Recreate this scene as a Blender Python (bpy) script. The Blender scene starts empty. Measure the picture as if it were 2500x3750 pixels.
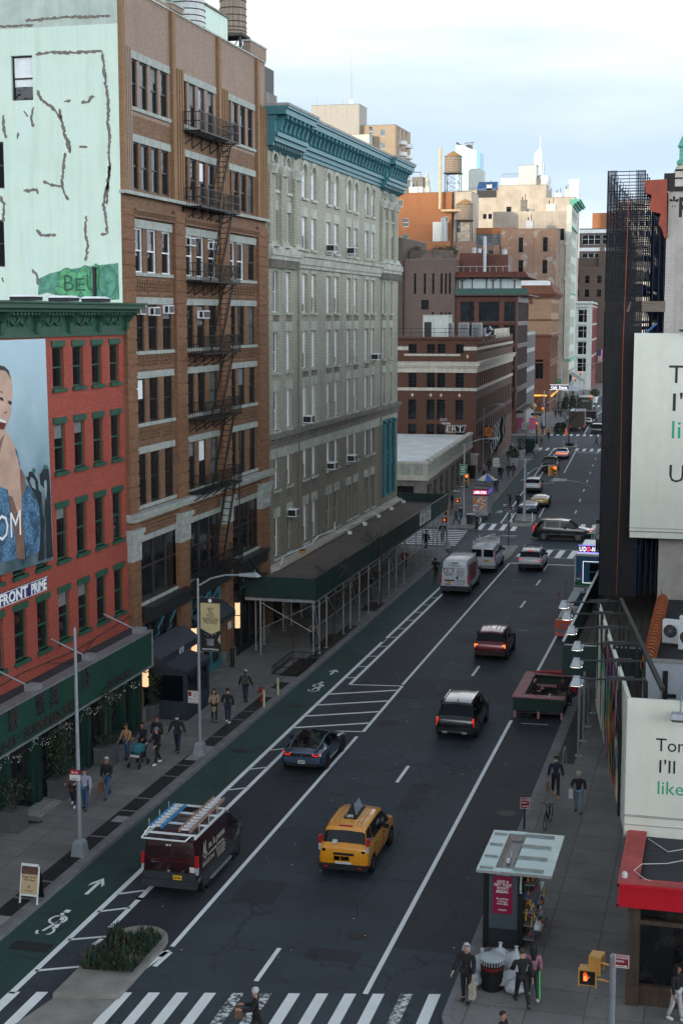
import bpy,bmesh,math,random
from math import radians as R,sin,cos,pi,atan2,hypot
from mathutils import Vector,Matrix
random.seed(7)
S=bpy.context.scene
COL=S.collection
MATS={}
def nt(name):
 m=bpy.data.materials.new(name);m.use_nodes=True
 t=m.node_tree;t.nodes.clear()
 o=t.nodes.new('ShaderNodeOutputMaterial');b=t.nodes.new('ShaderNodeBsdfPrincipled')
 t.links.new(b.outputs[0],o.inputs[0])
 return m,t,b
def noise(t,vec,scale,detail=4,rough=.55):
 n=t.nodes.new('ShaderNodeTexNoise');n.inputs['Scale'].default_value=scale
 n.inputs['Detail'].default_value=detail;n.inputs['Roughness'].default_value=rough
 if vec is not None:t.links.new(vec,n.inputs['Vector'])
 return n.outputs['Fac']
def ramp(t,fac,a,b,lo=0.,hi=1.):
 n=t.nodes.new('ShaderNodeMapRange');n.inputs[1].default_value=a;n.inputs[2].default_value=b
 n.inputs[3].default_value=lo;n.inputs[4].default_value=hi
 t.links.new(fac,n.inputs[0]);return n.outputs[0]
def mixc(t,fac,c1,c2,mode='MIX'):
 n=t.nodes.new('ShaderNodeMix');n.data_type='RGBA';n.blend_type=mode
 for i,c in((6,c1),(7,c2)):
  if isinstance(c,tuple):n.inputs[i].default_value=(*c[:3],1)
  else:t.links.new(c,n.inputs[i])
 if isinstance(fac,(int,float)):n.inputs[0].default_value=fac
 else:t.links.new(fac,n.inputs[0])
 return n.outputs[2]
def coords(t,kind='Object',sc=None):
 n=t.nodes.new('ShaderNodeTexCoord');o=n.outputs[kind]
 if sc:
  m=t.nodes.new('ShaderNodeMapping');m.inputs['Scale'].default_value=sc
  t.links.new(o,m.inputs[0]);o=m.outputs[0]
 return o
def bump(t,b,h,strength=.3,dist=.02):
 n=t.nodes.new('ShaderNodeBump');n.inputs['Strength'].default_value=strength;n.inputs['Distance'].default_value=dist
 t.links.new(h,n.inputs['Height']);t.links.new(n.outputs[0],b.inputs['Normal'])
def mul(c,k):return tuple(min(1,x*k) for x in c)
def M(name,c,rough=.6,metal=0.,var=.25,scale=2.5,bmp=0.,sc=None,spec=None,coat=0.,emit=0.,streak=0.,ecol=None):
 if name in MATS:return MATS[name]
 m,t,b=nt(name)
 v=coords(t,'Object',sc)
 if var:
  f=noise(t,v,scale,6,.65)
  f=ramp(t,f,.3,.7)
  col=mixc(t,f,mul(c,1-var),mul(c,1+var*.7))
  if streak:
   f2=noise(t,coords(t,'Object',(1.6,1.6,.12)),1.5,5,.6)
   col=mixc(t,ramp(t,f2,.45,.75,0,streak),col,mul(c,.45))
  t.links.new(col,b.inputs['Base Color'])
  if bmp:bump(t,b,noise(t,v,scale*9,4),bmp)
 else:b.inputs['Base Color'].default_value=(*c,1)
 b.inputs['Roughness'].default_value=rough;b.inputs['Metallic'].default_value=metal
 if coat:b.inputs['Coat Weight'].default_value=coat;b.inputs['Coat Roughness'].default_value=.04
 if spec is not None:b.inputs['Specular IOR Level'].default_value=spec
 if emit:
  b.inputs['Emission Color'].default_value=(*(ecol or c),1);b.inputs['Emission Strength'].default_value=emit
 MATS[name]=m;return m
def BRICK(name,c1,c2,mortar,bw=.22,rh=.075,ms=.01,stain=.35,stain_c=None,big=.35,bmp=.5,rough=.85,patch=None):
 m,t,b=nt(name)
 uv=coords(t,'UV')
 k=t.nodes.new('ShaderNodeTexBrick');k.inputs['Scale'].default_value=1
 k.inputs['Color1'].default_value=(*c1,1);k.inputs['Color2'].default_value=(*c2,1);k.inputs['Mortar'].default_value=(*mortar,1)
 k.inputs['Brick Width'].default_value=bw;k.inputs['Row Height'].default_value=rh
 k.inputs['Mortar Size'].default_value=ms;k.inputs['Bias'].default_value=-.1
 t.links.new(uv,k.inputs['Vector'])
 col=k.outputs['Color']
 f=noise(t,uv,big,6,.68)
 col=mixc(t,ramp(t,f,.42,.72,0,stain),col,stain_c or mul(c1,.4))
 f3=noise(t,coords(t,'UV',(1.3,.1,1)),1.2,5,.6)
 col=mixc(t,ramp(t,f3,.5,.78,0,stain*.9),col,mul(stain_c or c1,.45))
 f4=noise(t,uv,5.,3,.6)
 col=mixc(t,ramp(t,f4,.35,.75,0,.3),col,mul(c2,1.25))
 if patch:
  f5=noise(t,uv,patch[1],3,.6)
  col=mixc(t,ramp(t,f5,patch[2],patch[2]+.06),col,patch[0])
 t.links.new(col,b.inputs['Base Color']);b.inputs['Roughness'].default_value=rough
 if bmp:bump(t,b,k.outputs['Fac'],-bmp,.012)
 MATS[name]=m;return m
def GLASS(name,c=(.009,.011,.013),rough=.03,spec=.42,wob=.05,lo=None):
 m,t,b=nt(name)
 v=coords(t,'Object')
 f=noise(t,v,.9,3)
 if lo:
  f6=noise(t,coords(t,'UV'),lo[1],4,.7)
  t.links.new(mixc(t,ramp(t,f6,.5,.75,0,1),c,lo[0]),b.inputs['Base Color'])
 else:b.inputs['Base Color'].default_value=(*c,1)
 b.inputs['Roughness'].default_value=rough;b.inputs['Specular IOR Level'].default_value=spec
 bump(t,b,f,wob,.25)
 MATS[name]=m;return m
def m_(n):return MATS[n]
class MB:
 def __init__(s):s.v=[];s.f=[];s.m=[];s.uv=[];s.k=0
 def face(s,pts,uv=None):
  n=len(s.v);s.v+=[tuple(p) for p in pts];s.f.append(tuple(range(n,n+len(pts))));s.m.append(s.k);s.uv.append(uv)
 def mesh(s,vs,fs,uv=None):
  n=len(s.v);s.v+=[tuple(p) for p in vs]
  for f in fs:s.f.append(tuple(i+n for i in f));s.m.append(s.k);s.uv.append(None)
  return n
 def box(s,x0,x1,y0,y1,z0,z1,skip=''):
  if x0>x1:x0,x1=x1,x0
  if y0>y1:y0,y1=y1,y0
  if z0>z1:z0,z1=z1,z0
  v=[(x0,y0,z0),(x1,y0,z0),(x1,y1,z0),(x0,y1,z0),(x0,y0,z1),(x1,y0,z1),(x1,y1,z1),(x0,y1,z1)]
  fs=[(0,3,2,1),(4,5,6,7),(0,1,5,4),(1,2,6,5),(2,3,7,6),(3,0,4,7)]
  s.mesh(v,fs);return s
 def bar(s,a,b,w,h=None,up=(0,0,1)):
  a=Vector(a);b=Vector(b);h=h or w;d=(b-a).normalized();u=Vector(up)
  if abs(d.dot(u))>.99:u=Vector((1,0,0))
  x=d.cross(u).normalized()*w/2;y=x.cross(d).normalized()*h/2
  v=[a-x-y,a+x-y,a+x+y,a-x+y,b-x-y,b+x-y,b+x+y,b-x+y]
  s.mesh(v,[(0,3,2,1),(4,5,6,7),(0,1,5,4),(1,2,6,5),(2,3,7,6),(3,0,4,7)]);return s
 def tube(s,pts,r,n=8,cap=True):
  pts=[Vector(p) for p in pts];L=len(pts)
  rr=r if isinstance(r,(list,tuple)) else[r]*L
  vs=[];ref=None
  for i,p in enumerate(pts):
   d=(pts[min(i+1,L-1)]-pts[max(i-1,0)]).normalized()
   if ref is None:ref=Vector((0,0,1)) if abs(d.z)<.9 else Vector((1,0,0))
   x=d.cross(ref).normalized();y=d.cross(x).normalized();ref=y.cross(d) if False else ref
   if abs(d.dot(ref))>.97:x=d.orthogonal().normalized();y=d.cross(x)
   for k in range(n):
    a=2*pi*k/n;vs.append(p+(x*cos(a)+y*sin(a))*rr[i])
  fs=[]
  for i in range(L-1):
   for k in range(n):
    a=i*n+k;b=i*n+(k+1)%n;fs.append((a,b,b+n,a+n))
  if cap:fs.append(tuple(range(n-1,-1,-1)));fs.append(tuple((L-1)*n+k for k in range(n)))
  s.mesh(vs,fs);return s
 def lathe(s,prof,x=0,y=0,z=0,n=16,axis='z'):
  vs=[]
  for(r,h) in prof:
   for k in range(n):
    a=2*pi*k/n;c,d=r*cos(a),r*sin(a)
    vs.append((x+c,y+d,z+h) if axis=='z' else((x+h,y+c,z+d) if axis=='x' else(x+c,y+h,z+d)))
  fs=[]
  for i in range(len(prof)-1):
   for k in range(n):
    a=i*n+k;b=i*n+(k+1)%n;fs.append((a,b,b+n,a+n))
  fs.append(tuple(range(n-1,-1,-1)));fs.append(tuple((len(prof)-1)*n+k for k in range(n)))
  s.mesh(vs,fs);return s
 def cyl(s,x,y,z0,z1,r,n=12,r2=None):
  return s.lathe([(r,z0),(r if r2 is None else r2,z1)],x,y,0,n)
 def prism(s,poly,fn,d0,d1):
  n=len(poly);vs=[fn(u,v,d0) for u,v in poly]+[fn(u,v,d1) for u,v in poly]
  fs=[tuple(range(n-1,-1,-1)),tuple(range(n,2*n))]+[(i,(i+1)%n,n+(i+1)%n,n+i) for i in range(n)]
  s.mesh(vs,fs);return s
 def text(s,txt,size,P,U=(1,0,0),V=(0,0,1),N=(0,-1,0),align='C',wid=None,bold=0.,depth=0.01,shear=0.,spacing=1.):
  """text in the plane through P spanned by U,V; N outward; depth of raised letters"""
  vs,fs,x0,x1=text_mesh(txt,bold,shear,spacing)
  k=size/.69;ku=k if not wid else wid/max(1e-6,x1-x0)
  off={'L':-x0,'C':-(x0+x1)/2,'R':-x1}[align]
  P,U,V,N=Vector(P),Vector(U),Vector(V),Vector(N)
  s.mesh([P+U*((x+off)*ku)+V*(y*k)+N*((z+.5)*depth+.003) for x,y,z in vs],fs);return s
 def wall(s,P0,ang,W,z0,z1,holes=(),depth=.22,top=False,uoff=0.,zend=None):
  c,d=cos(R(ang)),sin(R(ang));nx,ny=d,-c
  P=lambda u,v,q=0:(P0[0]+c*u-nx*q,P0[1]+d*u-ny*q,v)
  vs=sorted({z0,z1,*[h[2] for h in holes],*[h[3] for h in holes]})
  vs=[v for v in vs if z0<=v<=z1]
  for a,b in zip(vs,vs[1:]):
   if b-a<1e-5:continue
   hs=sorted((max(0,h[0]),min(W,h[1])) for h in holes if h[2]<b-1e-6 and h[3]>a+1e-6)
   u=0
   for h0,h1 in hs+[(W,W)]:
    if h0-u>1e-5:
     s.face([P(u,a),P(h0,a),P(h0,b),P(u,b)],[(u+uoff,a),(h0+uoff,a),(h0+uoff,b),(u+uoff,b)])
    u=max(u,h1)
  for h in holes:
   a,b,e,g=h[:4]
   s.face([P(a,e),P(a,e,depth),P(a,g,depth),P(a,g)][::-1],[(a,e),(a+depth,e),(a+depth,g),(a,g)][::-1])
   s.face([P(b,e),P(b,e,depth),P(b,g,depth),P(b,g)],[(b,e),(b+depth,e),(b+depth,g),(b,g)])
   s.face([P(a,g),P(a,g,depth),P(b,g,depth),P(b,g)][::-1],None)
   s.face([P(a,e),P(a,e,depth),P(b,e,depth),P(b,e)],None)
  return s
 def leaf(s,p,size,nrm=None):
  d=Vector((random.gauss(0,1),random.gauss(0,1),random.gauss(0,1))).normalized()
  e=d.orthogonal().normalized()*size*.5;f=d.cross(e).normalized()*size
  p=Vector(p);s.face([p-e*.6,p+f*.5,p+e*.6,p-f*.5])
 def xform(s,n0,Mx):
  for i in range(n0,len(s.v)):s.v[i]=tuple(Mx@Vector(s.v[i]))
 def meshdata(s,name,mats,smooth=None):
  me=bpy.data.meshes.new(name);me.from_pydata(s.v,[],s.f)
  for m in(mats if isinstance(mats,(list,tuple)) else[mats]):me.materials.append(m_(m) if isinstance(m,str) else m)
  me.polygons.foreach_set('material_index',s.m)
  uvl=me.uv_layers.new(name='UVMap').data
  for p,uv in zip(me.polygons,s.uv):
   if uv:
    for li,q in zip(p.loop_indices,uv):uvl[li].uv=q
   else:
    n=p.normal;ax,ay,az=abs(n.x),abs(n.y),abs(n.z)
    for li in p.loop_indices:
     co=me.vertices[me.loops[li].vertex_index].co
     uvl[li].uv=(co.x,co.y) if az>=ax and az>=ay else((co.y,co.z) if ax>=ay else(co.x,co.z))
  if smooth is not None:
   bm=bmesh.new();bm.from_mesh(me);bmesh.ops.remove_doubles(bm,verts=bm.verts,dist=1e-5);bmesh.ops.recalc_face_normals(bm,faces=bm.faces);bm.to_mesh(me);bm.free()
   me.shade_smooth();me.set_sharp_from_angle(angle=R(smooth))
  return me
 def build(s,name,mats,parent=None,loc=(0,0,0),rot=0.,smooth=None):
  return put(name,s.meshdata(name,mats,smooth),parent,loc,rot)
def put(name,me,parent=None,loc=(0,0,0),rot=0.):
 o=bpy.data.objects.new(name,me);COL.objects.link(o)
 if parent is not None:o.parent=parent
 o.location=loc
 if rot:o.rotation_euler=(0,0,R(rot))
 return o
def tag(o,label=None,cat=None,group=None,kind=None):
 if label:o['label']=label
 if cat:o['category']=cat
 if group:o['group']=group
 if kind:o['kind']=kind
 return o
def thing(name,label,cat,loc=(0,0,0),rot=0.,group=None):
 o=bpy.data.objects.new(name,None);COL.objects.link(o);o.location=loc;o.rotation_euler=(0,0,R(rot));o.empty_display_size=.2
 return tag(o,label,cat,group)
def struct(name,mb,mat,**k):
 return tag(mb.build(name,mat,**k),kind='structure')
def copy_tree(o,parent=None):
 c=o.copy();COL.objects.link(c)
 if parent is not None:c.parent=parent
 for ch in o.children:copy_tree(ch,c)
 return c
_TX={}
def text_mesh(txt,bold=0.,shear=0.,spacing=1.):
 k=(txt,bold,shear,spacing)
 if k not in _TX:
  cu=bpy.data.curves.new('lettering','FONT');cu.body=txt;cu.extrude=.5;cu.resolution_u=2
  cu.offset=bold;cu.shear=shear;cu.space_character=spacing
  o=bpy.data.objects.new('lettering',cu);me=o.to_mesh()
  vs=[tuple(v.co) for v in me.vertices];fs=[tuple(p.vertices) for p in me.polygons]
  o.to_mesh_clear();bpy.data.objects.remove(o);bpy.data.curves.remove(cu)
  xs=[v[0] for v in vs] or[0,1]
  _TX[k]=(vs,fs,min(xs),max(xs))
 return _TX[k]
_WC={}
def win_mesh(w,h,style):
 k=(round(w,2),round(h,2),style)
 if k in _WC:return _WC[k]
 st=style.split('+')
 f=MB();g=MB();bl=None
 fm={'white':'white_paint','dark':'dark_frame','green':'green_trim','black':'black_frame','stone':'pale_stone','teal':'teal_paint','bronze':'bronze_frame','grey':'grey_frame'}[st[0]]
 t=.075 if 'thin' not in st else.045
 f.box(0,t,0,.1,0,h);f.box(w-t,w,0,.1,0,h);f.box(t,w-t,0,.1,h-t,h);f.box(t,w-t,0,.1,0,t)
 pane='pane_dark'
 if 'sky' in st:pane='pane_bright'
 if 'sash' in st:
  mz=h*.5
  f.box(t,w-t,.012,.09,mz-.035,mz+.035)
  g.face([(t,.05,mz),(w-t,.05,mz),(w-t,.05,h-t),(t,.05,h-t)]);g.face([(t,.07,t),(w-t,.07,t),(w-t,.07,mz),(t,.07,mz)])
 elif 'grid' in st:
  nx=max(2,round(w/.42));nz=max(2,round(h/.45))
  for i in range(1,nx):f.box(w*i/nx-.015,w*i/nx+.015,.02,.07,t,h-t)
  for i in range(1,nz):f.box(t,w-t,.03,.06,h*i/nz-.015,h*i/nz+.015)
  g.face([(t,.05,t),(w-t,.05,t),(w-t,.05,h-t),(t,.05,h-t)])
 elif 'pair' in st:
  f.box(w/2-.04,w/2+.04,.01,.09,t,h-t);f.box(t,w-t,.015,.085,h*.62-.03,h*.62+.03)
  g.face([(t,.05,t),(w-t,.05,t),(w-t,.05,h-t),(t,.05,h-t)])
 elif 'triple' in st:
  for q in(1/3,2/3):f.box(w*q-.06,w*q+.06,-.02,.1,t,h-t)
  f.box(t,w-t,.015,.085,h*.55-.04,h*.55+.04)
  g.face([(t,.05,t),(w-t,.05,t),(w-t,.05,h-t),(t,.05,h-t)])
 else:g.face([(t,.05,t),(w-t,.05,t),(w-t,.05,h-t),(t,.05,h-t)])
 for q in st:
  if q.startswith('blind'):
   fr=int(q[5:])/100.;bl=MB();z0=t+(h-2*t)*(1-fr)
   for(a,b,y) in([(max(z0,h*.5),h-t,.044),(z0,h*.5,.064)] if 'sash' in st else[(z0,h-t,.044)]):
    if b-a>.02:bl.face([(t+.01,y,a),(w-t-.01,y,a),(w-t-.01,y,b),(t+.01,y,b)])
 if 'one' in st:
  f.k=1;f.v+=g.v;n=len(f.v)-len(g.v)
  for q in g.f:f.f.append(tuple(i+n for i in q));f.m.append(1);f.uv.append(None)
  r=(f.meshdata('window',[fm,pane]),None,None)
 else:r=(f.meshdata('window',fm),g.meshdata('pane',pane),bl.meshdata('blind','blind_white' if st[0]=='white' or 'w' in st else 'blind_grey') if bl else None)
 _WC[k]=r;return r
def window(parent,P,ang,w,h,style,name='window',label=None):
 a,b,c=win_mesh(w,h,style)
 o=put(name,a,parent,P,ang)
 if label:o['label']=label
 if b:put('pane',b,o)
 if c:put('blind',c,o)
 return o
def face(root,P0,ang,W,z0,z1,holes,mat,depth=.22,style='dark+sash',name='wall',mb=None,uoff=0.):
 """one wall with its openings; holes (u0,u1,z0,z1[,style]); style None leaves the opening empty"""
 own=mb is None;mb=mb or MB()
 mb.wall(P0,ang,W,z0,z1,holes,depth,uoff=uoff)
 o=mb.build(name,mat,root) if own else None
 c,d=cos(R(ang)),sin(R(ang))
 for h in holes:
  st=h[4] if len(h)>4 else style
  if st is None:continue
  window(root,(P0[0]+c*h[0]-d*(depth-.02),P0[1]+d*h[0]+c*(depth-.02),h[2]),ang,h[1]-h[0],h[3]-h[2],st)
 return o
def MINT(name,c):
 m,t,b=nt(name);uv=coords(t,'UV');v=coords(t,'Object')
 k=t.nodes.new('ShaderNodeTexBrick');k.inputs['Scale'].default_value=1;k.inputs['Brick Width'].default_value=.24;k.inputs['Row Height'].default_value=.085;k.inputs['Mortar Size'].default_value=.012
 k.inputs['Color1'].default_value=(*c,1);k.inputs['Color2'].default_value=(*mul(c,.97),1);k.inputs['Mortar'].default_value=(*mul(c,.9),1);t.links.new(uv,k.inputs['Vector'])
 col=mixc(t,ramp(t,noise(t,v,.35,5,.7),.38,.68,0,.6),k.outputs['Color'],(c[0]*.82,c[1]*.86,c[2]*.84))
 col=mixc(t,ramp(t,noise(t,coords(t,'UV',(2.2,.12,1)),1.,6,.7),.48,.75,0,.55),col,(c[0]*.66,c[1]*.7,c[2]*.66))
 col=mixc(t,ramp(t,noise(t,v,.55,2,.4),.62,.64,0,.3),col,(c[0]*.9,c[1]*.95,c[2]*1.05))
 col=mixc(t,ramp(t,noise(t,v,14.,4,.7),.68,.76,0,.5),col,(.3,.32,.29))
 t.links.new(col,b.inputs['Base Color']);b.inputs['Roughness'].default_value=.9;bump(t,b,noise(t,v,2.5,8,.7),.35,.05);MATS[name]=m
M('white_paint',(.74,.78,.8),.5,var=.12);M('dark_frame',(.018,.02,.022),.5,var=.3);M('black_frame',(.01,.011,.012),.45)
M('green_trim',(.018,.075,.045),.55,var=.3,bmp=.1);M('pale_stone',(.34,.37,.34),.85,var=.3,bmp=.3,streak=.35);M('teal_paint',(.045,.175,.205),.5,var=.2,streak=.25)
M('bronze_frame',(.05,.035,.028),.5);M('grey_frame',(.2,.21,.22),.5);M('blind_grey',(.17,.18,.18),.7,var=.3);M('blind_white',(.8,.83,.84),.7,var=.15)
GLASS('pane_dark',lo=((.045,.05,.05),.5));GLASS('pane_bright',(.1,.12,.13),.04,.8,lo=((.42,.48,.5),.35))  # the paler pane has reflected sky painted into its base colour
GLASS('shop_glass',(.008,.01,.012),.05,.4,lo=((.055,.05,.042),1.1))
BRICK('red_brick',(.42,.085,.052),(.3,.055,.036),(.17,.034,.024),stain=.4,ms=.014,bmp=1.,rh=.085)
BRICK('brown_brick',(.25,.125,.06),(.11,.05,.027),(.15,.11,.075),stain=.6,ms=.012,rh=.09)
BRICK('pink_brick',(.3,.205,.155),(.22,.145,.11),(.32,.26,.21),stain=.3,rh=.09)
BRICK('yellow_brick',(.27,.15,.065),(.19,.095,.04),(.2,.14,.09),stain=.4,rh=.09)
BRICK('pier_brick',(.26,.12,.052),(.14,.058,.027),(.14,.1,.07),stain=.55,rh=.09)
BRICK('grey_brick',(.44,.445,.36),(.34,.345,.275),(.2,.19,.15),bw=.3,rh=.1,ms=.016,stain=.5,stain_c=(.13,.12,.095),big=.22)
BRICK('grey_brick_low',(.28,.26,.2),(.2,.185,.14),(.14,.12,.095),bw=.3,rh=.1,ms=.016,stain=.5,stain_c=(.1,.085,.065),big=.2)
M('grey_stone',(.42,.44,.385),.85,var=.35,scale=1.2,bmp=.4,streak=.5);M('dark_stone',(.19,.18,.155),.9,var=.4,scale=1.5,bmp=.4,streak=.5)
BRICK('banded_brick',(.12,.043,.024),(.068,.025,.014),(.06,.04,.03),stain=.3,rh=.085)
M('cream_stone',(.5,.47,.4),.8,var=.25,scale=1.5,streak=.4,bmp=.2)
MINT('mint_wall',(.67,.81,.7));M('mint_grey',(.46,.54,.48),.9,var=.16,scale=.9,bmp=.25,streak=.3)
M('patch_grey',(.19,.165,.145),.95,var=.4,scale=6);M('steel_black',(.012,.013,.014),.55,.3,var=.3)
M('shop_green',(.009,.036,.027),.5,var=.3);M('galv',(.34,.36,.38),.45,.5,var=.25);M('lamp_grey',(.3,.33,.36),.5,.3,var=.15);M('shed_green',(.006,.032,.026),.5,var=.25,scale=1.5,streak=.3)
M('plank',(.125,.1,.085),.9,var=.5,scale=1.,sc=(.6,9,1),bmp=.4);M('plank_dark',(.07,.06,.052),.9,var=.5,sc=(.5,8,1))
M('black_plastic',(.012,.012,.013),.5);M('tyre',(.014,.014,.015),.85);M('rim_metal',(.36,.37,.39),.3,.9);M('rim_dark',(.03,.03,.033),.35,.8)
M('chrome',(.6,.62,.65),.15,1.);M('plate_yellow',(.75,.42,.03),.5,var=0);M('plate_white',(.6,.62,.6),.5,var=0);M('ink',(.012,.012,.012),.6,var=0);M('ink_white',(.8,.82,.82),.6,var=0)
GLASS('car_glass',(.005,.007,.01),.02,.25,.01)
def LIGHT(n,c,e):M(n,c,.3,var=0,emit=e)
LIGHT('red_light',(.8,.025,.012),.45);LIGHT('amber_light',(1.,.2,.03),.9);LIGHT('tail_red',(.28,.008,.008),.12);LIGHT('orange_signal',(1.,.13,.03),1.6);LIGHT('warm_lamp',(1.,.66,.36),.5);LIGHT('white_lamp',(1.,.98,.85),2.5)
LIGHT('gold_lamp',(1.,.5,.08),.6);LIGHT('fairy',(.8,.8,.75),.12);LIGHT('led_blue',(.25,.2,1.),1.5);LIGHT('led_pink',(1.,.1,.3),.9);LIGHT('led_white',(.9,.9,1.),.8);LIGHT('green_signal',(.1,1.,.5),2.)
M('headlight',(.5,.52,.55),.1,.2,var=0)
M('skin_light',(.5,.27,.19),.6,var=.05);M('skin_tan',(.34,.17,.11),.6,var=.05);M('skin_dark',(.1,.05,.035),.6,var=.05)
M('hair_black',(.01,.009,.008),.6);M('hair_brown',(.05,.025,.014),.6);M('hair_grey',(.5,.5,.5),.7)
M('concrete',(.2,.195,.185),.9,var=.25,scale=1.5,bmp=.2);M('kerb_stone',(.2,.205,.215),.85,var=.3,scale=2,bmp=.2)
def asphalt(name,c,dirt=.8):
 m,t,b=nt(name);v=coords(t,'Object')
 f=noise(t,v,.35,7,.7);col=mixc(t,ramp(t,f,.35,.7),mul(c,.62),mul(c,1.35))
 f2=noise(t,coords(t,'Object',(1.,.09,1)),.8,5,.65);col=mixc(t,ramp(t,f2,.45,.75,0,.45),col,mul(c,.55))
 f3=noise(t,v,60,2,.5);col=mixc(t,ramp(t,f3,.3,.75,0,.6),col,mul(c,1.5))
 f4=noise(t,v,.9,3,.5);f5=noise(t,v,3.,4,.7)
 mm=t.nodes.new('ShaderNodeMath');mm.operation='MULTIPLY';t.links.new(ramp(t,f4,.56,.66),mm.inputs[0]);t.links.new(ramp(t,f5,.5,.62),mm.inputs[1])
 col=mixc(t,ramp(t,mm.outputs[0],0,1,0,dirt),col,mul(c,.4))
 vo=t.nodes.new('ShaderNodeTexVoronoi');vo.feature='DISTANCE_TO_EDGE';vo.inputs['Scale'].default_value=.13
 mp=t.nodes.new('ShaderNodeVectorMath');mp.operation='ADD';nz=t.nodes.new('ShaderNodeTexNoise');nz.inputs['Scale'].default_value=.6;nz.inputs['Detail'].default_value=6
 t.links.new(v,nz.inputs['Vector']);sc=t.nodes.new('ShaderNodeVectorMath');sc.operation='SCALE';sc.inputs[3].default_value=3.
 t.links.new(nz.outputs['Color'],sc.inputs[0]);t.links.new(sc.outputs[0],mp.inputs[0]);t.links.new(v,mp.inputs[1]);t.links.new(mp.outputs[0],vo.inputs['Vector'])
 col=mixc(t,ramp(t,vo.outputs['Distance'],.0,.009,.85,0),col,mul(c,.3))
 t.links.new(col,b.inputs['Base Color']);b.inputs['Roughness'].default_value=.75
 bump(t,b,f3,.25,.01);MATS[name]=m
asphalt('asphalt',(.032,.045,.057));asphalt('asphalt_old',(.024,.029,.036),.8);asphalt('asphalt_patch',(.024,.026,.033));asphalt('bike_green',(.017,.05,.044),.6)
def paint(name,c,wear=.46):
 m,t,b=nt(name);v=coords(t,'Object')
 f=noise(t,v,5.,8,.75);col=mixc(t,ramp(t,f,wear+.06,wear+.14),(.05,.055,.065),mul(c,1.))
 col=mixc(t,ramp(t,noise(t,v,.7,5),.4,.75,0,.3),col,mul(c,.6))
 t.links.new(col,b.inputs['Base Color']);b.inputs['Roughness'].default_value=.7;MATS[name]=m
paint('line_paint',(.86,.9,.9),.2);paint('worn_paint',(.8,.84,.84),.41)
def slabs(name,c,w,h,off=0.):
 m,t,b=nt(name);uv=coords(t,'Object')
 k=t.nodes.new('ShaderNodeTexBrick');k.offset=off;k.inputs['Scale'].default_value=1;k.inputs['Brick Width'].default_value=w;k.inputs['Row Height'].default_value=h;k.inputs['Mortar Size'].default_value=.02
 k.inputs['Color1'].default_value=(*mul(c,1.12),1);k.inputs['Color2'].default_value=(*mul(c,.85),1);k.inputs['Mortar'].default_value=(*mul(c,.5),1);t.links.new(uv,k.inputs['Vector'])
 col=k.outputs['Color']
 col=mixc(t,ramp(t,noise(t,uv,.6,6,.7),.4,.75,0,.6),col,mul(c,.5))
 col=mixc(t,ramp(t,noise(t,uv,9.,3,.6),.62,.7,0,.7),col,mul(c,.3))
 t.links.new(col,b.inputs['Base Color']);b.inputs['Roughness'].default_value=.85;bump(t,b,noise(t,uv,30,3),.12,.01);MATS[name]=m
slabs('sidewalk_mat',(.205,.2,.19),1.65,1.5)
def bend(Y):return 0. if Y<128 else-.05*(min(Y,280)-128)
def cuts(y0,y1):return[y0]+[c for c in(128,280) if y0<c<y1]+[y1]
def strip(mb,x0,x1,y0,y1,z,sk=0.):
 ys=cuts(y0,y1)
 for a,b in zip(ys,ys[1:]):
  mb.face([(x0+bend(a),a,z),(x1+bend(a),a,z),(x1+bend(b),b,z),(x0+bend(b),b,z)])
def line(mb,pts,w,z=.008):
 pts=[Vector((p[0],p[1],0)) for p in pts]
 for a,b in zip(pts,pts[1:]):
  d=(b-a).normalized();n=Vector((-d.y,d.x,0))*w/2
  mb.face([(a.x-n.x,a.y-n.y,z),(b.x-n.x,b.y-n.y,z),(b.x+n.x,b.y+n.y,z),(a.x+n.x,a.y+n.y,z)][::-1])
def bl(mb,x,y0,y1,w,z=.008):
 ys=cuts(y0,y1);line(mb,[(x+bend(y),y) for y in ys],w,z)
g=MB();g.face([(-3000,-1500,-.01),(3000,-1500,-.01),(3000,5000,-.01),(-3000,5000,-.01)]);struct('ground',g,'asphalt_old')
g=MB();strip(g,-22,-7.25,-60,900,0.);struct('road',g,'asphalt')
g=MB();g.face([(-200,126,.0),(-22,125,.0),(-22.4,136,.0),(-200,137,.0)]);g.face([(-7.25,126,0),(90,124,0),(90,136,0),(-7.6,137,0)]);struct('cross_street',g,'asphalt_old')
g=MB();strip(g,-19,-16.6,42,124,.004);strip(g,-9.7,-7.25,44,122,.004);struct('parking_lane',g,'asphalt_old')
g=MB();g.face([(-19.0,74.2,.0065),(-10.2,74.9,.0065),(-10.2,79.4,.0065),(-19.0,78.7,.0065)][:]);g.face([(-9.6,62,.0065),(-8.,62,.0065),(-8.,75,.0065),(-9.6,75,.0065)]);g.face([(-20.8+bend(160),158,.0065),(-9,158,.0065),(-9,163,.0065),(-21,162,.0065)]);[g.face([(x,y,.0064),(x+w,y+.05,.0064),(x+w,y+h,.0064),(x-.04,y+h,.0064)]) for x,y,w,h in((-15.9,46.3,1.5,2.1),(-12.4,57.,.9,3.6),(-15.6,88.5,2.2,1.3),(-11.6,95,1.2,5),(-18.6,54.2,1.2,1.8),(-14.6,105.,2.4,1.6),(-12.2,42.5,1.7,.9),(-16.,68.9,.8,1.2),(-18.4,92,1.1,4))]
rnd_=random.Random(2)
for x0,y0,y1 in((-14.9,41,64),(-11.5,44,58),(-13.25,84,118),(-11.2,70,93),(-15.3,78,101),(-9.75,62,66),(-17.6,44,60)):
 pts=[(x0+rnd_.gauss(0,.12)+.012*(y-y0),y) for y in range(int(y0),int(y1))];line(g,pts,.045,.0068)
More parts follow.
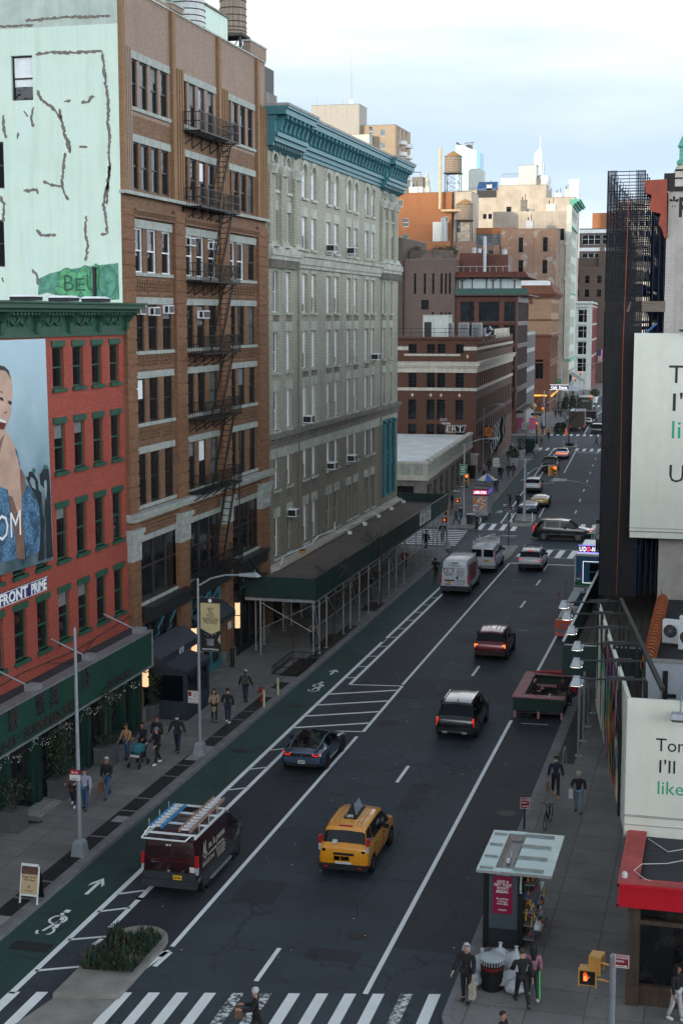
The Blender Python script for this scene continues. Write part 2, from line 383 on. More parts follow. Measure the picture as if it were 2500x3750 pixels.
for y0 in(49.5,63.2,71.8,91.,103.3,112):line(g,[(-19+1.2*i,y0+rnd_.gauss(0,.18)) for i in range(9)],.04,.0068)
struct('road_patch',g,'asphalt_patch')
g=MB();strip(g,-22,-19.95,37,124,.004);strip(g,-22,-19.95,142,226,.004);strip(g,-22,-19.95,250,330,.004);struct('bike_lane',g,'bike_green')
def slab(poly,z=.15):
 b=MB();n=len(poly);b.face([(x,y,z) for x,y in poly])
 for i in range(n):
  p,q=poly[i],poly[(i+1)%n];b.face([(p[0],p[1],-.05),(q[0],q[1],-.05),(q[0],q[1],z),(p[0],p[1],z)])
 return b
def band(x0,x1,y0,y1,r=None):
 ys=cuts(y0,y1)
 return[(x1+bend(y),y) for y in ys]+[(x0+bend(y),y) for y in reversed(ys)]
struct('sidewalk',slab([(-22.2,10),(-22.2,121),(-23.3,124.6),(-60,124.6),(-60,10)]),'sidewalk_mat')
struct('sidewalk',slab([(-22.5-.3,137),(-22.2+bend(142),142)]+[(-22.2+bend(y),y) for y in(160,200,225)]+[(-28.3,231.5),(-80,231.5),(-80,137)]),'sidewalk_mat')
struct('sidewalk',slab([(-29.5,248),(-22.2+bend(254),254),(-22.2+bend(280),280),(-29.8,332),(-90,332),(-90,248)]),'sidewalk_mat')
struct('sidewalk',slab([(-30.6,346),(-29.8,352),(-29.8,900),(-120,900),(-120,346)]),'sidewalk_mat')
struct('sidewalk',slab([(-6.2,36.6),(-7.05,39.6),(-7.05,123),(30,123),(30,30),(-5,33.)]),'sidewalk_mat')
struct('sidewalk',slab([(-7.0+bend(138),138),(-7.05+bend(280),280),(-14.7,900),(40,900),(40,138)]),'sidewalk_mat')
def kerb(pts,w=.2,z=.153):
 b=MB();P=[Vector((x,y,0)) for x,y in pts]
 for a,c in zip(P,P[1:]):
  d=(c-a).normalized();n=Vector((d.y,-d.x,0))*w
  b.mesh([(a.x,a.y,-.05),(c.x,c.y,-.05),(c.x,c.y,z),(a.x,a.y,z),(a.x+n.x,a.y+n.y,-.05),(c.x+n.x,c.y+n.y,-.05),(c.x+n.x,c.y+n.y,z),(a.x+n.x,a.y+n.y,z)],[(3,2,6,7),(4,5,6,7),(0,1,2,3),(0,3,7,4),(1,5,6,2)])
 struct('kerb',b,'kerb_stone')
kerb([(-22.2,10),(-22.2,121),(-23.3,124.6),(-60,124.6)]);kerb([(-80,136.8),(-22.8,136.8),(-22.2+bend(142),142),(-22.2+bend(225),225),(-28.3,231.5)])
kerb([(-29.5,248),(-22.2+bend(254),254),(-22.2+bend(280),280),(-29.8,332)]);kerb([(-7.05,123),(-7.05,39.6),(-6.2,36.6)])
M('vault_metal',(.022,.023,.025),.6,.2,var=.4,scale=1.5);M('soil',(.035,.025,.018),.95,var=.5,scale=4,bmp=.5)
g=MB()
for i in range(34):
 y=42.9+1.56*i+(.04*(i%3));
 if 61.2<y+.8<63.2 or 71.9<y+.8<73.6 or 76<y+.8<81:continue
 if y>90:continue
 g.box(-23.1,-22.42,y,y+1.46,.14,.154)
struct('pavement_vault_covers',g,'vault_metal')
M('conc_light',(.3,.3,.29),.9,var=.3)
g=MB();g.box(-23.0,-22.42,60.9,63.1,.14,.157);g.box(-22.95,-22.42,52.4,53.1,.14,.158);g.box(-22.95,-22.42,42.2,42.85,.14,.156);struct('pavement_patch',g,'conc_light')
def grating(x0,x1,y0,y1,n):
 b=MB();h=(y1-y0)/n
 for i in range(n):
  a=y0+h*i
  for k in range(int((h-.08)/.085)):b.box(x0,x1,a+.03+k*.085,a+.065+k*.085,.15,.162)
  b.box(x0-.03,x1+.03,a+h-.04,a+h-.01,.15,.164)
 b.box(x0-.04,x0,y0,y1,.15,.163);b.box(x1,x1+.04,y0,y1,.15,.163)
 struct('pavement_grating',b,'vault_metal');g=MB();g.face([(x0,y0,.154),(x1,y0,.154),(x1,y1,.154),(x0,y1,.154)]);struct('grating_pit',g,'ink')  # flat black sheet stands in for the shaded pit below the bars
grating(-6.75,-6.0,64.6,78.4,9)
g=MB()
for(a,b_) in((77.0,81.2),(84.5,88.2),(96,99)):g.box(-23.5,-22.4,a,b_,.14,.156)
struct('soil_bed',g,'soil')
g=MB()
bl(g,-16.5,42.3,66.9,.16);bl(g,-16.5,77.3,118.6,.16)
bl(g,-9.75,40.6,71.6,.16);bl(g,-9.75,77.2,92,.16)
for y in range(0,7):pass
for a in(40.6,60.5,80.2,100.3,109.2):bl(g,-13.15,a,a+2.45 if a!=100.3 else 102.9,.15)
bl(g,-19.95,38.0,118.5,.2)
bl(g,-19.0,43.2,45.8,.19);bl(g,-19.15,51.5,67.5,.19);bl(g,-19.3,76.6,104,.19);bl(g,-19.0,45.6,51.6,.19)
for i in range(3):line(g,[(-19.95,39.6+2.35*i),(-18.75 if i<2 else-19.0,40.2+2.35*i)],.13)
for y in(46.2,49.,52.,55,58,61,64.):line(g,[(-19.9,y-.3),(-19.1,y+.25)],.12)
line(g,[(-19.15,67.3),(-16.4,67.8)],.14);line(g,[(-19.3,76.6),(-16.45,77.0)],.14);line(g,[(-16.4,67.8),(-16.45,77.05)],.16)
for y in(67.6,69.8,72.0,74.3):line(g,[(-19.9,y),(-16.5,y+1.75)],.2)
for i in range(10):y=78+2.7*i;line(g,[(-19.9,y),(-19.35,y+.25)],.13)
line(g,[(-16.4,118.75),(-11.1,118.85)],.3);line(g,[(-11.1,118.85),(-7.3,118.95)],.3);bl(g,-13.4,115.8,118.6,.12)
for x in(-20.7,-20.75):
 pass
def arrow(x,y,s=1.):
 line(g,[(x,y),(x,y+1.15*s)],.14);g.face([(x-.26,y+.75*s,.009),(x,y+1.25*s,.009),(x,y+1.55*s,.009),(x-.26,y+1.0*s,.009)][::-1]);g.face([(x+.26,y+.75*s,.009),(x+.26,y+1.0*s,.009),(x,y+1.55*s,.009),(x,y+1.25*s,.009)][::-1])
def cyclemark(x,y):
 for yy in(y,y+.95):
  for k in range(10):
   a,b=2*pi*k/10,2*pi*(k+1)/10
   if yy==y and k in(2,3,4):continue
   line(g,[(x+.28*cos(a),yy+.34*sin(a)),(x+.28*cos(b),yy+.34*sin(b))],.09)
 line(g,[(x-.1,y),(x+.12,y+.95)],.1);line(g,[(x+.2,y+.3),(x+.1,y+1.1)],.16);line(g,[(x+.1,y+1.1),(x-.1,y+1.5)],.12)
 g.face([(x-.1,y+1.55,.009),(x+.1,y+1.55,.009),(x+.1,y+1.8,.009),(x-.1,y+1.8,.009)])
arrow(-20.95,45.6);cyclemark(-20.95,42.4);arrow(-20.9,78.5,.8);cyclemark(-20.9,75.0)
arrow(-20.9+bend(155),155,.9);cyclemark(-20.9+bend(150),149.5);cyclemark(-21+bend(180),180);arrow(-21+bend(188),188)
bl(g,-19.95,142,226,.15);bl(g,-19.2,142,150,.14);bl(g,-16.6,147,158,.12);bl(g,-19.2,174,226,.14);bl(g,-16.5,190,220,.15)
for i in range(6):line(g,[(-19.95+bend(144+1.5*i),143.4+1.5*i),(-19.2+bend(144+1.5*i),143.6+1.5*i)],.12)
for i in range(5):line(g,[(-19.95+bend(178+2*i),177+2*i),(-19.2+bend(178+2*i),178.5+2*i)],.12)
line(g,[(-19.9+bend(176),176),(-17+bend(178.5),178.5)],.16);line(g,[(-19.9+bend(158),157.6),(-17+bend(160),160.4),(-16.6+bend(158),158)],.14)
for k in range(12):y=141+9.7*k;(bl(g,-13.2,y,y+2.6,.12) if not 221<y<252 else None)
bl(g,-16.6,252,290,.13);bl(g,-13.2,255,262,.12)
for y in(133.2,134.2):
 line(g,[(-20.6,y-.5),(-19.9,y-.4)],.1);line(g,[(-18.6,y-.3),(-17.9,y-.2)],.1)
line(g,[(-19.4,133.4),(-18.6,133.75),(-19.4,134.1)],.1);line(g,[(-18.9,133.4),(-18.1,133.75),(-18.9,134.1)],.1)
for y in(265,268):g.text('ON' if y==265 else '2',1.6 if y==265 else 1.2,(-19.,y,.01),(1,0,0),(0,1,0),(0,0,1),'C',1.5,depth=.002)
for(x,y,l) in((-19.0,41.8,.5),(-16.5,40.8,1.1),(-16.6,41.5,.5)):line(g,[(x,y),(x+.1,y+l)],.16)
line(g,[(-9.2,71.2),(-7.9,71.25)],.07)
struct('road_marking',g,'line_paint')
g=MB();w=MB();L=MB()
for k in range(-6,15):
 x=-15.68-.165+.81*k
 if-18.75<x<-16.75:continue
 y1=38.33+.245*(x+18.92)
 b=w if k in(3,4,9) else g
 b.face([(x-.17,y1-4.6,.008),(x+.17,y1-4.6,.008),(x+.17,y1+.08,.008),(x-.17,y1,.008)])
line(g,[(-16.95,39.8),(-16.55,41.9)],.22)
for k in range(5):x=-16.45+1.05*k;g.face([(x,122.1,.008),(x+.5,122.1,.008),(x+.55,126.4,.008),(x+.05,126.4,.008)])
for x in(-11.2,-10.15,-9.1,-8.05):g.face([(x,122.1,.008),(x+.5,122.1,.008),(x+.55,126.5,.008),(x+.05,126.5,.008)])
line(g,[(-16.5,122.1),(-7.4,122.2)],.08);line(g,[(-16.5,126.5),(-7.4,127)],.08);line(g,[(-21.9,120.0),(-19.2,120.1)],.5);line(g,[(-21.9,121.6),(-19.4,121.7)],.35)
for k in range(9):y=126.9+1.1*k;line(g,[(-27.6,y),(-22.4-.06*k,y+.1)],.35)
for k in range(4):x=-22.2+1.05*k;g.face([(x,136.9,.008),(x+.45,136.95,.008),(x+.25,141.2,.008),(x-.2,141.1,.008)])
line(g,[(-22.2,136.85),(-19,137.4)],.08);line(g,[(-22,141.4),(-18.9,142.2)],.08)
for x in(-15.,-13.9,-12.8,-11.7,-10.6,-9.5):g.face([(x,138,.008),(x+.45,138,.008),(x+.25,143,.008),(x-.2,143,.008)])
for(ya,yb) in((221.5,226),(249.5,253)):
 for k in range(15):
  x=-27.1+bend(ya)-bend(226)+1.1*k
  if ya<240 and-24<x<-21.4:continue
  g.face([(x,ya,.008),(x+.45,ya,.008),(x+.3,yb,.008),(x-.15,yb,.008)])
 line(g,[(-27.2,ya-.2 if ya<240 else yb+.2),(-12,ya if ya<240 else yb)],.12)
line(g,[(-20.8,219.2),(-12.5,219.4)],.3)
for x0 in(-29.,-26.,-23):line(g,[(x0,298.5),(x0+1.8,298.5)],.9)
for k in range(14):x=-29.5+1.1*k;g.face([(x,331,.008),(x+.5,331,.008),(x+.4,338,.008),(x-.1,338,.008)])
for k in range(9):line(g,[(-28.8,303+3.2*k),(-25.2,306+3.2*k)],.3)
line(g,[(-28.9,300),(-28.9,332)],.2);line(g,[(-25.,300),(-25.,332)],.2)
struct('crosswalk_paint',g,'line_paint');struct('crosswalk_paint',w,'worn_paint')
g=MB()
for i in range(2):
 for j in range(3):
  for k in range(4):pass
for(x0,x1,y0,y1) in((-21.6,-20.25,41.5,42.15),(-21.55,-20.2,40.25,40.85)):
 for i in range(3):
  a=x0+(x1-x0)*i/3;g.box(a+.02,a+(x1-x0)/3-.02,y0,y1,0,.009)
struct('road_hatch',g,'bike_green')
g=MB();g.box(-21.5,-20.2,40.87,41.48,0,.012);g.cyl(-8.0,57.7,0,.009,.38,24);[g.cyl(x,y,0,.009,.36,20) for x,y in((-11.0,44.6),(-15.2,58.5),(-11.3,66.5),(-14.9,73),(-17.9,99.5),(-12.,93),(-15,111),(-20.9,71.5),(-10.4,107))];g.cyl(-21.2,63.3,0,.011,.35,24);g.box(-20.5,-19.9,87.4,88.6,0,.01);struct('manhole_cover',g,'vault_metal')
g=MB()
for i in range(150):
 x=random.uniform(-19,-7.5);y=random.uniform(41,115);s_=random.uniform(.015,.05);a=random.uniform(0,3);g.face([(x+s_*cos(a+q),y+s_*sin(a+q)*.7,.013) for q in(0,1.5,3.1,4.6)])
tag(g.build('litter','plate_white'),'small pale scraps of litter on the road','litter',kind='stuff')
def ev(fn,n):return[fn(i) for i in range(n)]
red=thing('brick_building','red painted brick building with green window trim and green cornice above a green shop front','building',(-27.3,40,0),90)
cols=[17.35-2.05*i for i in range(9)][::-1];cols=[c for c in cols if c>-.2]+[19.35,21.35,23.35]
rows=[(16.95,18.7),(13.4,15.45),(9.6,11.85),(6.1,8.2)]
holes=[]
for ri,(a,b) in enumerate(rows):
 for c in cols:
  if ri<3 and 11.7<c<15.9 and not(ri==2):continue
  holes.append((c,c+1.1,a,b,'green+sash' if random.random()<.8 else 'green+sash+blind%d'%random.choice((20,25,30))))
face(red,(0,0),0,25.15,4.6,19.3,holes,'red_brick',.13)
for h in holes:
 m=MB();m.box(h[0]-.1,h[1]+.1,-.06,.05,h[3],h[3]+.27);m.build('lintel','green_trim',red)
 m=MB();m.box(h[0]-.1,h[1]+.12,-.12,.15,h[2]-.16,h[2]);m.build('sill','green_trim',red)
m=MB();m.box(0,25.15,.4,14,19.3,19.4);m.box(0,25.1,.25,14,4.6,4.65);m.build('roof','asphalt_old',red)
m=MB();m.wall((25.15,0),90,14,4,19.3);m.wall((0,14),-90,14,0,19.3);m.build('side_wall','red_brick',red)
m=MB()
m.box(0,25.25,-.12,.3,19.12,19.32);m.box(0,25.25,-.06,.3,19.32,20.05);m.box(0,25.3,-.22,.3,20.05,20.15);m.box(0,25.5,-.6,.3,20.15,20.3);m.box(0,25.7,-.85,.3,20.3,20.5);m.box(0,25.75,-.95,.35,20.5,20.58)
m.build('cornice','green_trim',red)
for i in range(9):
 x=25.05-3.12*i
 if x<0:break
 m=MB();m.prism([(-.05,19.2),(-.2,19.3),(-.25,19.7),(-.5,20.0),(-.72,20.15),(-.05,20.15)],lambda u,v,d,x=x:(x+d,u,v),-.13,.13);m.build('bracket','green_trim',red)
 if x-3>0:
  m=MB()
  for j in range(2):
   c=x-1.55+(j-.5)*.8
   m.tube([(c-.4,-.1,19.92),(c-.25,-.12,19.72),(c,-.13,19.62),(c+.25,-.12,19.72),(c+.4,-.1,19.92)],[.02,.045,.06,.045,.02],6)
  for e in(-.85,0,.85):m.tube([(x-1.55+e,-.1,19.95),(x-1.55+e,-.1,19.55)],[.05,.02],6)
  m.build('swag','green_trim',red)
m=MB()
for i in range(40):m.box(25.1-.32*i,25.25-.32*i,-.5,-.1,20.02,20.14)
m.build('dentils','green_trim',red)
m=MB();m.wall((0,-.55),0,25.1,.3,3.3,[(1,4.6,.9,3.2),(5.2,7.6,.3,3.25),(8.3,10.9,.3,3.2),(11.4,13.3,.3,3.2),(14.3,15.9,.9,3.2),(16.6,18.3,.9,3.2),(19.2,20.7,.9,3.2),(21.3,22.5,.9,3.2),(22.9,23.9,.3,3.1)],.3)
m.box(0,25.1,-.6,-.5,0,.3);m.build('shop_wall','shop_green',red)
for(a,b,c,d) in[(1,4.6,.9,3.2),(8.3,10.9,.3,3.2),(11.4,13.3,.3,3.2),(14.3,15.9,.9,3.2),(16.6,18.3,.9,3.2),(19.2,20.7,.9,3.2),(21.3,22.5,.9,3.2),(5.2,7.6,.3,3.25),(22.9,23.9,.3,3.1)]:
 m=MB();t=.06
 m.box(a,a+t,-.36,-.28,c,d);m.box(b-t,b,-.36,-.28,c,d);m.box(a+t,b-t,-.36,-.28,d-t,d);m.box(a+t,b-t,-.36,-.28,c,c+t);m.box((a+b)/2-.03,(a+b)/2+.03,-.35,-.29,c,d)
 o=m.build('shop_window','dark_frame',red);m=MB();m.face([(a+t,-.3,c+t),(b-t,-.3,c+t),(b-t,-.3,d-t),(a+t,-.3,d-t)]);m.build('pane','shop_glass',o)
for x in(.5,4.9,8,11.1,13.8,16.2,18.7,21,22.7,24.5):
 m=MB();m.box(x-.16,x+.16,-.68,-.5,.1,3.3);m.build('pilaster','shop_green',red)
m=MB();m.box(12.3,14.4,-1.2,-.6,0,.22);m.box(12.2,14.45,-1.45,-.6,0,.17);m.build('doorstep','conc_light',red)
m=MB();m.box(0,25.15,-1.1,-.2,3.35,5.0);fa=m.build('shop_sign','shed_green',red)
M('sign_green',(.012,.06,.042),.5,var=.25,streak=.2);fa.data.materials[0]=m_('sign_green')
m=MB();m.box(-.02,25.2,-1.16,-.15,5.0,5.07);m.box(-.02,25.2,-1.15,-.15,3.28,3.36);m.box(25.12,25.2,-1.15,-.2,3.36,5.0);m.build('sign_trim','grey_frame',fa)
m=MB();m.face([(0,-1.1,5.02),(25.15,-1.1,5.02),(25.15,-.02,5.12),(0,-.02,5.12)]);m.build('shop_roof','asphalt_patch',red)
M('letter_brown',(.035,.03,.028),.6,var=.2)
m=MB();N=dict(U=(1,0,0),V=(0,0,1),N=(0,-1,0),bold=.012,depth=.06)
y=-1.12
for s_,h_,x_,z_,w_ in(('RESTAURANT',.36,8.1,3.5,6.),('SUPPLIES,',.4,13.35,3.5,3.5),('INC.',.42,16.05,3.52,1.5),('EST. ON 1987',.32,21.1,3.52,2.6),('\u8c6a',.62,10.7,4.22,.75),('\u9910',.62,13.05,4.22,.75),('\u5177',.62,14.35,4.22,.75),('\u516c',.62,17.4,4.22,.75)):
 m=MB();m.text(s_,h_,(x_,y,z_),wid=w_,**N);m.build('sign_lettering','letter_brown',fa)
m=MB();l=MB()
for i in range(7):
 x0,x1=8+2.4*i,10.4+2.4*i
 pts=[(x0+(x1-x0)*k/6,-1.0,3.25-.35*sin(pi*k/6)) for k in range(7)]
 m.tube(pts,.008,4)
 for k in range(1,30):
  t=random.random();x=x0+(x1-x0)*t;z=3.25-.35*sin(pi*t)-random.random()*.3;l.box(x-.008,x+.008,-1.02,-1.0,z-.01,z+.01)
o=m.build('light_string','black_plastic',red);l.build('bulbs','fairy',o)
m=MB()
for(x,z,w,h,c) in((9.2,1.7,.5,.9,0),(10.2,1.6,.55,1.1,1),(10.25,1.0,.45,.35,2),(9.3,1.0,.4,.3,3),(10.0,.75,.5,.28,2)):
 m.k=c;m.box(x,x+w,-.315,-.309,z,z+h)
M('poster_a',(.35,.34,.3),.7,scale=12,var=.8);M('poster_b',(.2,.25,.22),.7,scale=14,var=.8);M('poster_c',(.02,.35,.2),.6);M('poster_d',(.5,.3,.1),.6)
m.build('window_poster',['poster_a','poster_b','poster_c','poster_d'],red)
for x in(6,11.2,16.5,22.0):
 m=MB();m.tube([(x,-.02,6.4),(x+.1,-1.5,5.75)],.035,6);m.box(x-.22,x+.32,-2.0,-1.5,5.62,5.84);o=m.build('floodlight','galv',red)
m=MB();m.tube([(4,-.06,5.6),(9,-.07,5.45),(14,-.07,5.6),(19,-.07,5.4),(25,-.07,5.7)],.02,5);m.tube([(16,-.1,5.5),(17.5,-.3,5.15),(19,-.3,5.2),(21,-.08,5.5)],.02,5);m.build('cable','steel_black',red)
for x in(14.8,18.3,21.6):
 m=MB();m.k=0;m.box(x-.55,x+.55,-.6,.3,20.6,20.75);m.k=1;m.mesh([(x-.6,-.65,20.75),(x+.6,-.65,20.75),(x+.6,.35,20.75),(x-.6,.35,20.75),(x-.5,-.5,20.84),(x+.3,-.5,20.84),(x+.3,.2,20.84),(x-.5,.2,20.84)],[(0,1,5,4),(1,2,6,5),(2,3,7,6),(3,0,4,7),(4,5,6,7)])
 m.k=0;m.tube([(x,-.1,20.65),(x,.8,19.5)],.04,6);m.build('roof_floodlight',['steel_black','white_paint'],red)
bb=thing('billboard','huge fabric billboard of a laughing woman in blue sequins on the red brick wall','billboard',(-27.3,40,9.75),90)
def ad_sky():
 m,t,b=nt('ad_sky');v=coords(t,'Object');sx=t.nodes.new('ShaderNodeSeparateXYZ');t.links.new(v,sx.inputs[0])
 c=mixc(t,ramp(t,sx.outputs[2],0,9.3),(.03,.1,.13),(.42,.58,.65));c=mixc(t,ramp(t,sx.outputs[2],2.5,4.3),(.014,.05,.06),c)
 c=mixc(t,ramp(t,noise(t,v,.5,3),.35,.7,0,.35),c,(.55,.68,.74));t.links.new(c,b.inputs['Base Color']);b.inputs['Roughness'].default_value=.55;MATS['ad_sky']=m
ad_sky()
def sequins():
 m,t,b=nt('sequins');v=coords(t,'Object');c=mixc(t,ramp(t,noise(t,v,9,6,.8),.4,.65),(.012,.05,.12),(.2,.42,.62));c=mixc(t,ramp(t,noise(t,v,1.4,4),.45,.7),c,(.008,.03,.06));t.links.new(c,b.inputs['Base Color']);b.inputs['Roughness'].default_value=.5;MATS['sequins']=m
sequins()
M('ad_skin',(.52,.34,.26),.6,var=.25,scale=.8);M('ad_skin_shade',(.2,.115,.085),.6,var=.3);M('ad_dark',(.01,.02,.025),.6);M('ad_hair',(.035,.028,.025),.6);M('ad_teeth',(.7,.7,.68),.5,var=0);M('ad_mouth',(.12,.02,.015),.5);M('ad_pale',(.25,.32,.36),.6);M('ad_green',(.03,.15,.14),.6)
Z0=9.75
def flat(name,mat,pts,q,parent=bb):
 m=MB();m.face([(x,-.2-.004*q,z-Z0) for x,z in pts]);return m.build(name,mat,parent)
m=MB();m.prism([(5,10.15),(16.55,9.81),(16.32,19.06),(5,19.05)],lambda u,v,d:(u,d,v-Z0),-.2,-.06);m.build('printed_sheet','ad_sky',bb)
m=MB();m.k=0
for i in range(18):
 for(x,z) in((16.36+.2*(1-i/17.),10+9*i/17.),):m.box(x,x+.12,-.16,-.1,z-.03,z-Z0+Z0+.03)
m.xform(0,Matrix.Translation((0,0,-Z0)));m.build('grommets','steel_black',bb)
pf=flat('printed_figure','ad_skin',[(11,14.2),(11.2,13.4),(11.98,13.4),(12.65,13.23),(12.68,13.0),(12.79,12.38),(13.12,11.36),(13.26,10.36),(13.92,10.26),(13.88,11.26),(13.79,12.4),(13.77,13.57),(13.61,14.28),(13.34,14.86),(12.97,15.26),(12.6,15.52),(12.92,15.95),(13.13,16.25),(13.19,16.57),(13.28,16.93),(13.28,17.29),(13.22,17.57),(12.99,17.85),(12.66,18.02),(12.28,18.08),(11.7,17.9),(11.3,17.3),(11.2,16.4),(11.4,15.6),(11.7,15.1)],1)
flat('printed_dress','sequins',[(11.2,13.3),(11.98,13.44),(12.64,13.18),(12.67,12.86),(12.83,12.29),(13.12,11.32),(13.26,10.36),(11.5,10.5),(11,11)],2)
flat('printed_dress','sequins',[(13.8,12.82),(14.03,12.93),(14.21,13.24),(14.46,13.17),(14.96,12.78),(15.25,12.36),(15.38,11.86),(15.4,11.23),(15.24,10.38),(14.08,10.32),(13.9,11.26)],2)
flat('printed_strap','sequins',[(13.32,14.8),(13.48,14.71),(13.71,14.23),(13.71,14.0),(13.59,14.29)],3)
flat('printed_hair','ad_hair',[(12.28,18.1),(12.66,18.04),(12.99,17.87),(13.18,17.5),(13.1,17.6),(12.95,17.75),(12.7,17.88),(12.26,17.93),(11.9,17.8),(11.5,17.4),(11.25,17.0),(11.35,17.5),(11.75,17.95)],4)
flat('printed_eye','ad_dark',[(12.1,16.86),(12.35,16.88),(12.47,16.8),(12.51,16.72),(12.29,16.74)],4,pf);flat('printed_eye','ad_dark',[(12.85,16.68),(13.0,16.7),(13.16,16.64),(13.18,16.55),(12.95,16.54)],4,pf)
flat('printed_brow','ad_skin_shade',[(12.0,17.08),(12.3,17.12),(12.52,16.98),(12.3,17.05)],4,pf)
flat('printed_nose','ad_skin_shade',[(12.5,16.3),(12.62,16.27),(12.78,16.32),(12.7,16.22),(12.55,16.2)],4,pf)
flat('printed_mouth','ad_mouth',[(11.8,16.0),(12.15,16.07),(12.67,15.92),(12.6,15.76),(12.45,15.63),(12.36,15.6),(12.13,15.66),(11.9,15.75)],4,pf);flat('printed_teeth','ad_teeth',[(11.9,16.02),(12.15,16.06),(12.65,15.92),(12.6,15.84),(12.14,15.93)],5,pf)
flat('printed_neck','ad_skin_shade',[(11.6,15.1),(12.1,15.2),(12.5,15.45),(12.2,15.0),(12.0,14.6),(11.6,14.4)],4,pf)
flat('printed_arm','ad_skin_shade',[(12.68,13.0),(13.0,12.9),(13.4,12.2),(13.7,12.0),(13.79,12.4),(13.88,11.26),(13.92,10.26),(13.26,10.36),(13.12,11.36),(12.79,12.38)],4,pf)
flat('printed_hand','ad_skin_shade',[(13.69,13.95),(13.89,13.88),(14.12,13.58),(14.15,13.25),(14.04,13.03),(13.82,12.86),(13.74,13.11)],3)
flat('printed_crowd','ad_dark',[(14.17,13.57),(14.43,13.55),(14.49,13.73),(14.81,13.74),(15.01,13.58),(15.31,13.26),(15.34,12.92),(15.6,12.75),(15.6,11.93),(15.86,11.6),(15.71,10.94),(15.7,9.97),(15.11,9.97),(15.36,11.48),(15.25,12.36),(14.66,13.05)],1)
flat('printed_crowd','ad_dark',[(15.43,13.54),(15.65,13.61),(15.82,13.79),(16.31,13.71),(16.38,13.39),(16.42,12.8),(16.43,11.63),(16.47,10.83),(16.52,9.94),(15.87,9.94),(15.91,11.6),(15.82,11.9),(15.99,12.85),(15.51,13.1)],1)
flat('printed_cap','ad_green',[(14.81,13.88),(15.13,13.78),(15.07,13.62),(14.8,13.68)],2);flat('printed_cap','ad_green',[(15.85,13.9),(16.2,13.85),(16.25,13.68),(15.84,13.72)],2)
flat('printed_shirt','ad_pale',[(14.52,13.35),(14.69,13.52),(14.99,13.34),(15.08,12.95),(14.77,13.08)],2);flat('printed_shirt','ad_pale',[(15.84,13.21),(16.06,13.25),(16.1,12.94),(16.01,12.41),(15.87,12.72)],2)
m=MB();m.text('OM',1.02,(13.6,-.232,11.3-Z0),align='R',wid=2.1,depth=.004,U=(1,0,0),V=(0,0,1),N=(0,-1,0),bold=-.005);m.build('printed_letters','ink_white',bb)
sg=thing('wall_sign','long navy sign with white lettering under the fabric billboard on the red wall','sign',(-27.3,40,8.62),90)
M('navy',(.035,.03,.13),.5,var=.1)
m=MB();m.prism([(9.3,0),(14.35,0),(14.5,.55),(9.3,.55)],lambda u,v,d:(u,d,v),-.1,-.02);m.prism([(14.45,0),(16.0,0),(16.17,.53),(14.58,.55)],lambda u,v,d:(u,d,v),-.1,-.02);m.build('board','navy',sg)
m=MB();m.text('OUTFRONT',.42,(14.3,-.1,.07),align='R',wid=4.1,depth=.01,bold=.03);m.text('PRIME',.4,(15.32,-.1,.07),wid=1.42,depth=.01,bold=.03)
for z in(.0,.525):m.box(9.3,14.4+z*.2,-.108,-.1,z,z+.025);m.box(14.5+z*.2,16.05+z*.15,-.108,-.1,z,z+.025)
m.build('lettering','ink_white',sg)
brn=thing('loft_building','tall brown brick loft building with black fire escape and cracked mint green side wall','building',(-27.3,65,0),90)
LB=22.4
w4a=ev(lambda i:(1.26+1.33*i,.98),4);w4b=[(8.08,.9),(9.3,.98),(10.7,.98),(12.1,1.0)];w4c=[(15.12,.9),(16.36,.96),(17.66,1.0),(19.03,1.0)]
w3a=[(1.5,1.12),(3.15,1.22),(5.08,1.26)];w3b=[(8.4,1.15),(10.1,1.2),(11.95,1.3)];w3c=[(15.35,1.15),(16.85,1.28),(18.88,1.25)]
hs=[]
def add(ws,z0,z1,sty):
 for i,(x,w) in enumerate(ws):hs.append((x,x+w,z0,z1,sty(i) if callable(sty) else sty))
rs=lambda i:random.choice(('black+sash','black+sash','dark+sash','dark+sash','black+sash','dark+sash+blind30','black+sash+blind46','black+sash+blind46+w','dark+sash+sky'))
low=[]
for ws in(w4a,w4b,w4c):add(ws,29.72,31.92,rs);add(ws,25.93,28.12,rs)
for ws in(w3a,w3b,w3c):
 for(a,b) in((22.05,24.15),(18.3,20.55),(14.83,16.98),(10.85,13.35)):
  add(ws,a,b,(lambda i:'white+sash' if random.random()<.8 else 'dark+sash') if a>22 else rs)
for(x0,x1) in((1.7,6.95),(8.5,13.45),(15.3,20.5)):hs.append((x0,x1,6.05,9.05,'bronze+triple'))
for(x0,x1) in((1.7,6.9),(8.5,13.45),(15.3,20.5)):hs.append((x0,x1,.2,4.9,None))
up=[h for h in hs if h[2]>29];mid=[h for h in hs if h[2]<29]
face(brn,(0,0),0,LB,0,29.35,mid,'brown_brick',.1)
o=face(brn,(0,0),0,LB,29.35,34.9,up,'pink_brick',.1)
m=MB();m.box(0,LB,-.02,.3,34.9,35.1);m.box(6.5,8.2,-.15,.3,35.1,35.35);m.box(19.4,LB,-.1,.35,35.1,35.75);m.box(-.05,.7,-.2,.3,34.9,35.6);m.box(.7,6.5,-.05,.3,35.1,35.25);m.build('parapet','pink_brick',brn)
m=MB();m.box(-.1,LB+.05,-.08,.35,35.0,35.09);m.box(19.3,LB+.05,-.14,.4,35.75,35.85);m.box(6.45,8.25,-.2,.33,35.35,35.42);m.build('coping','grey_stone',brn)
piers=[(0,1.2),(6.5,8.05),(13.5,15.1),(20.4,22.3)]
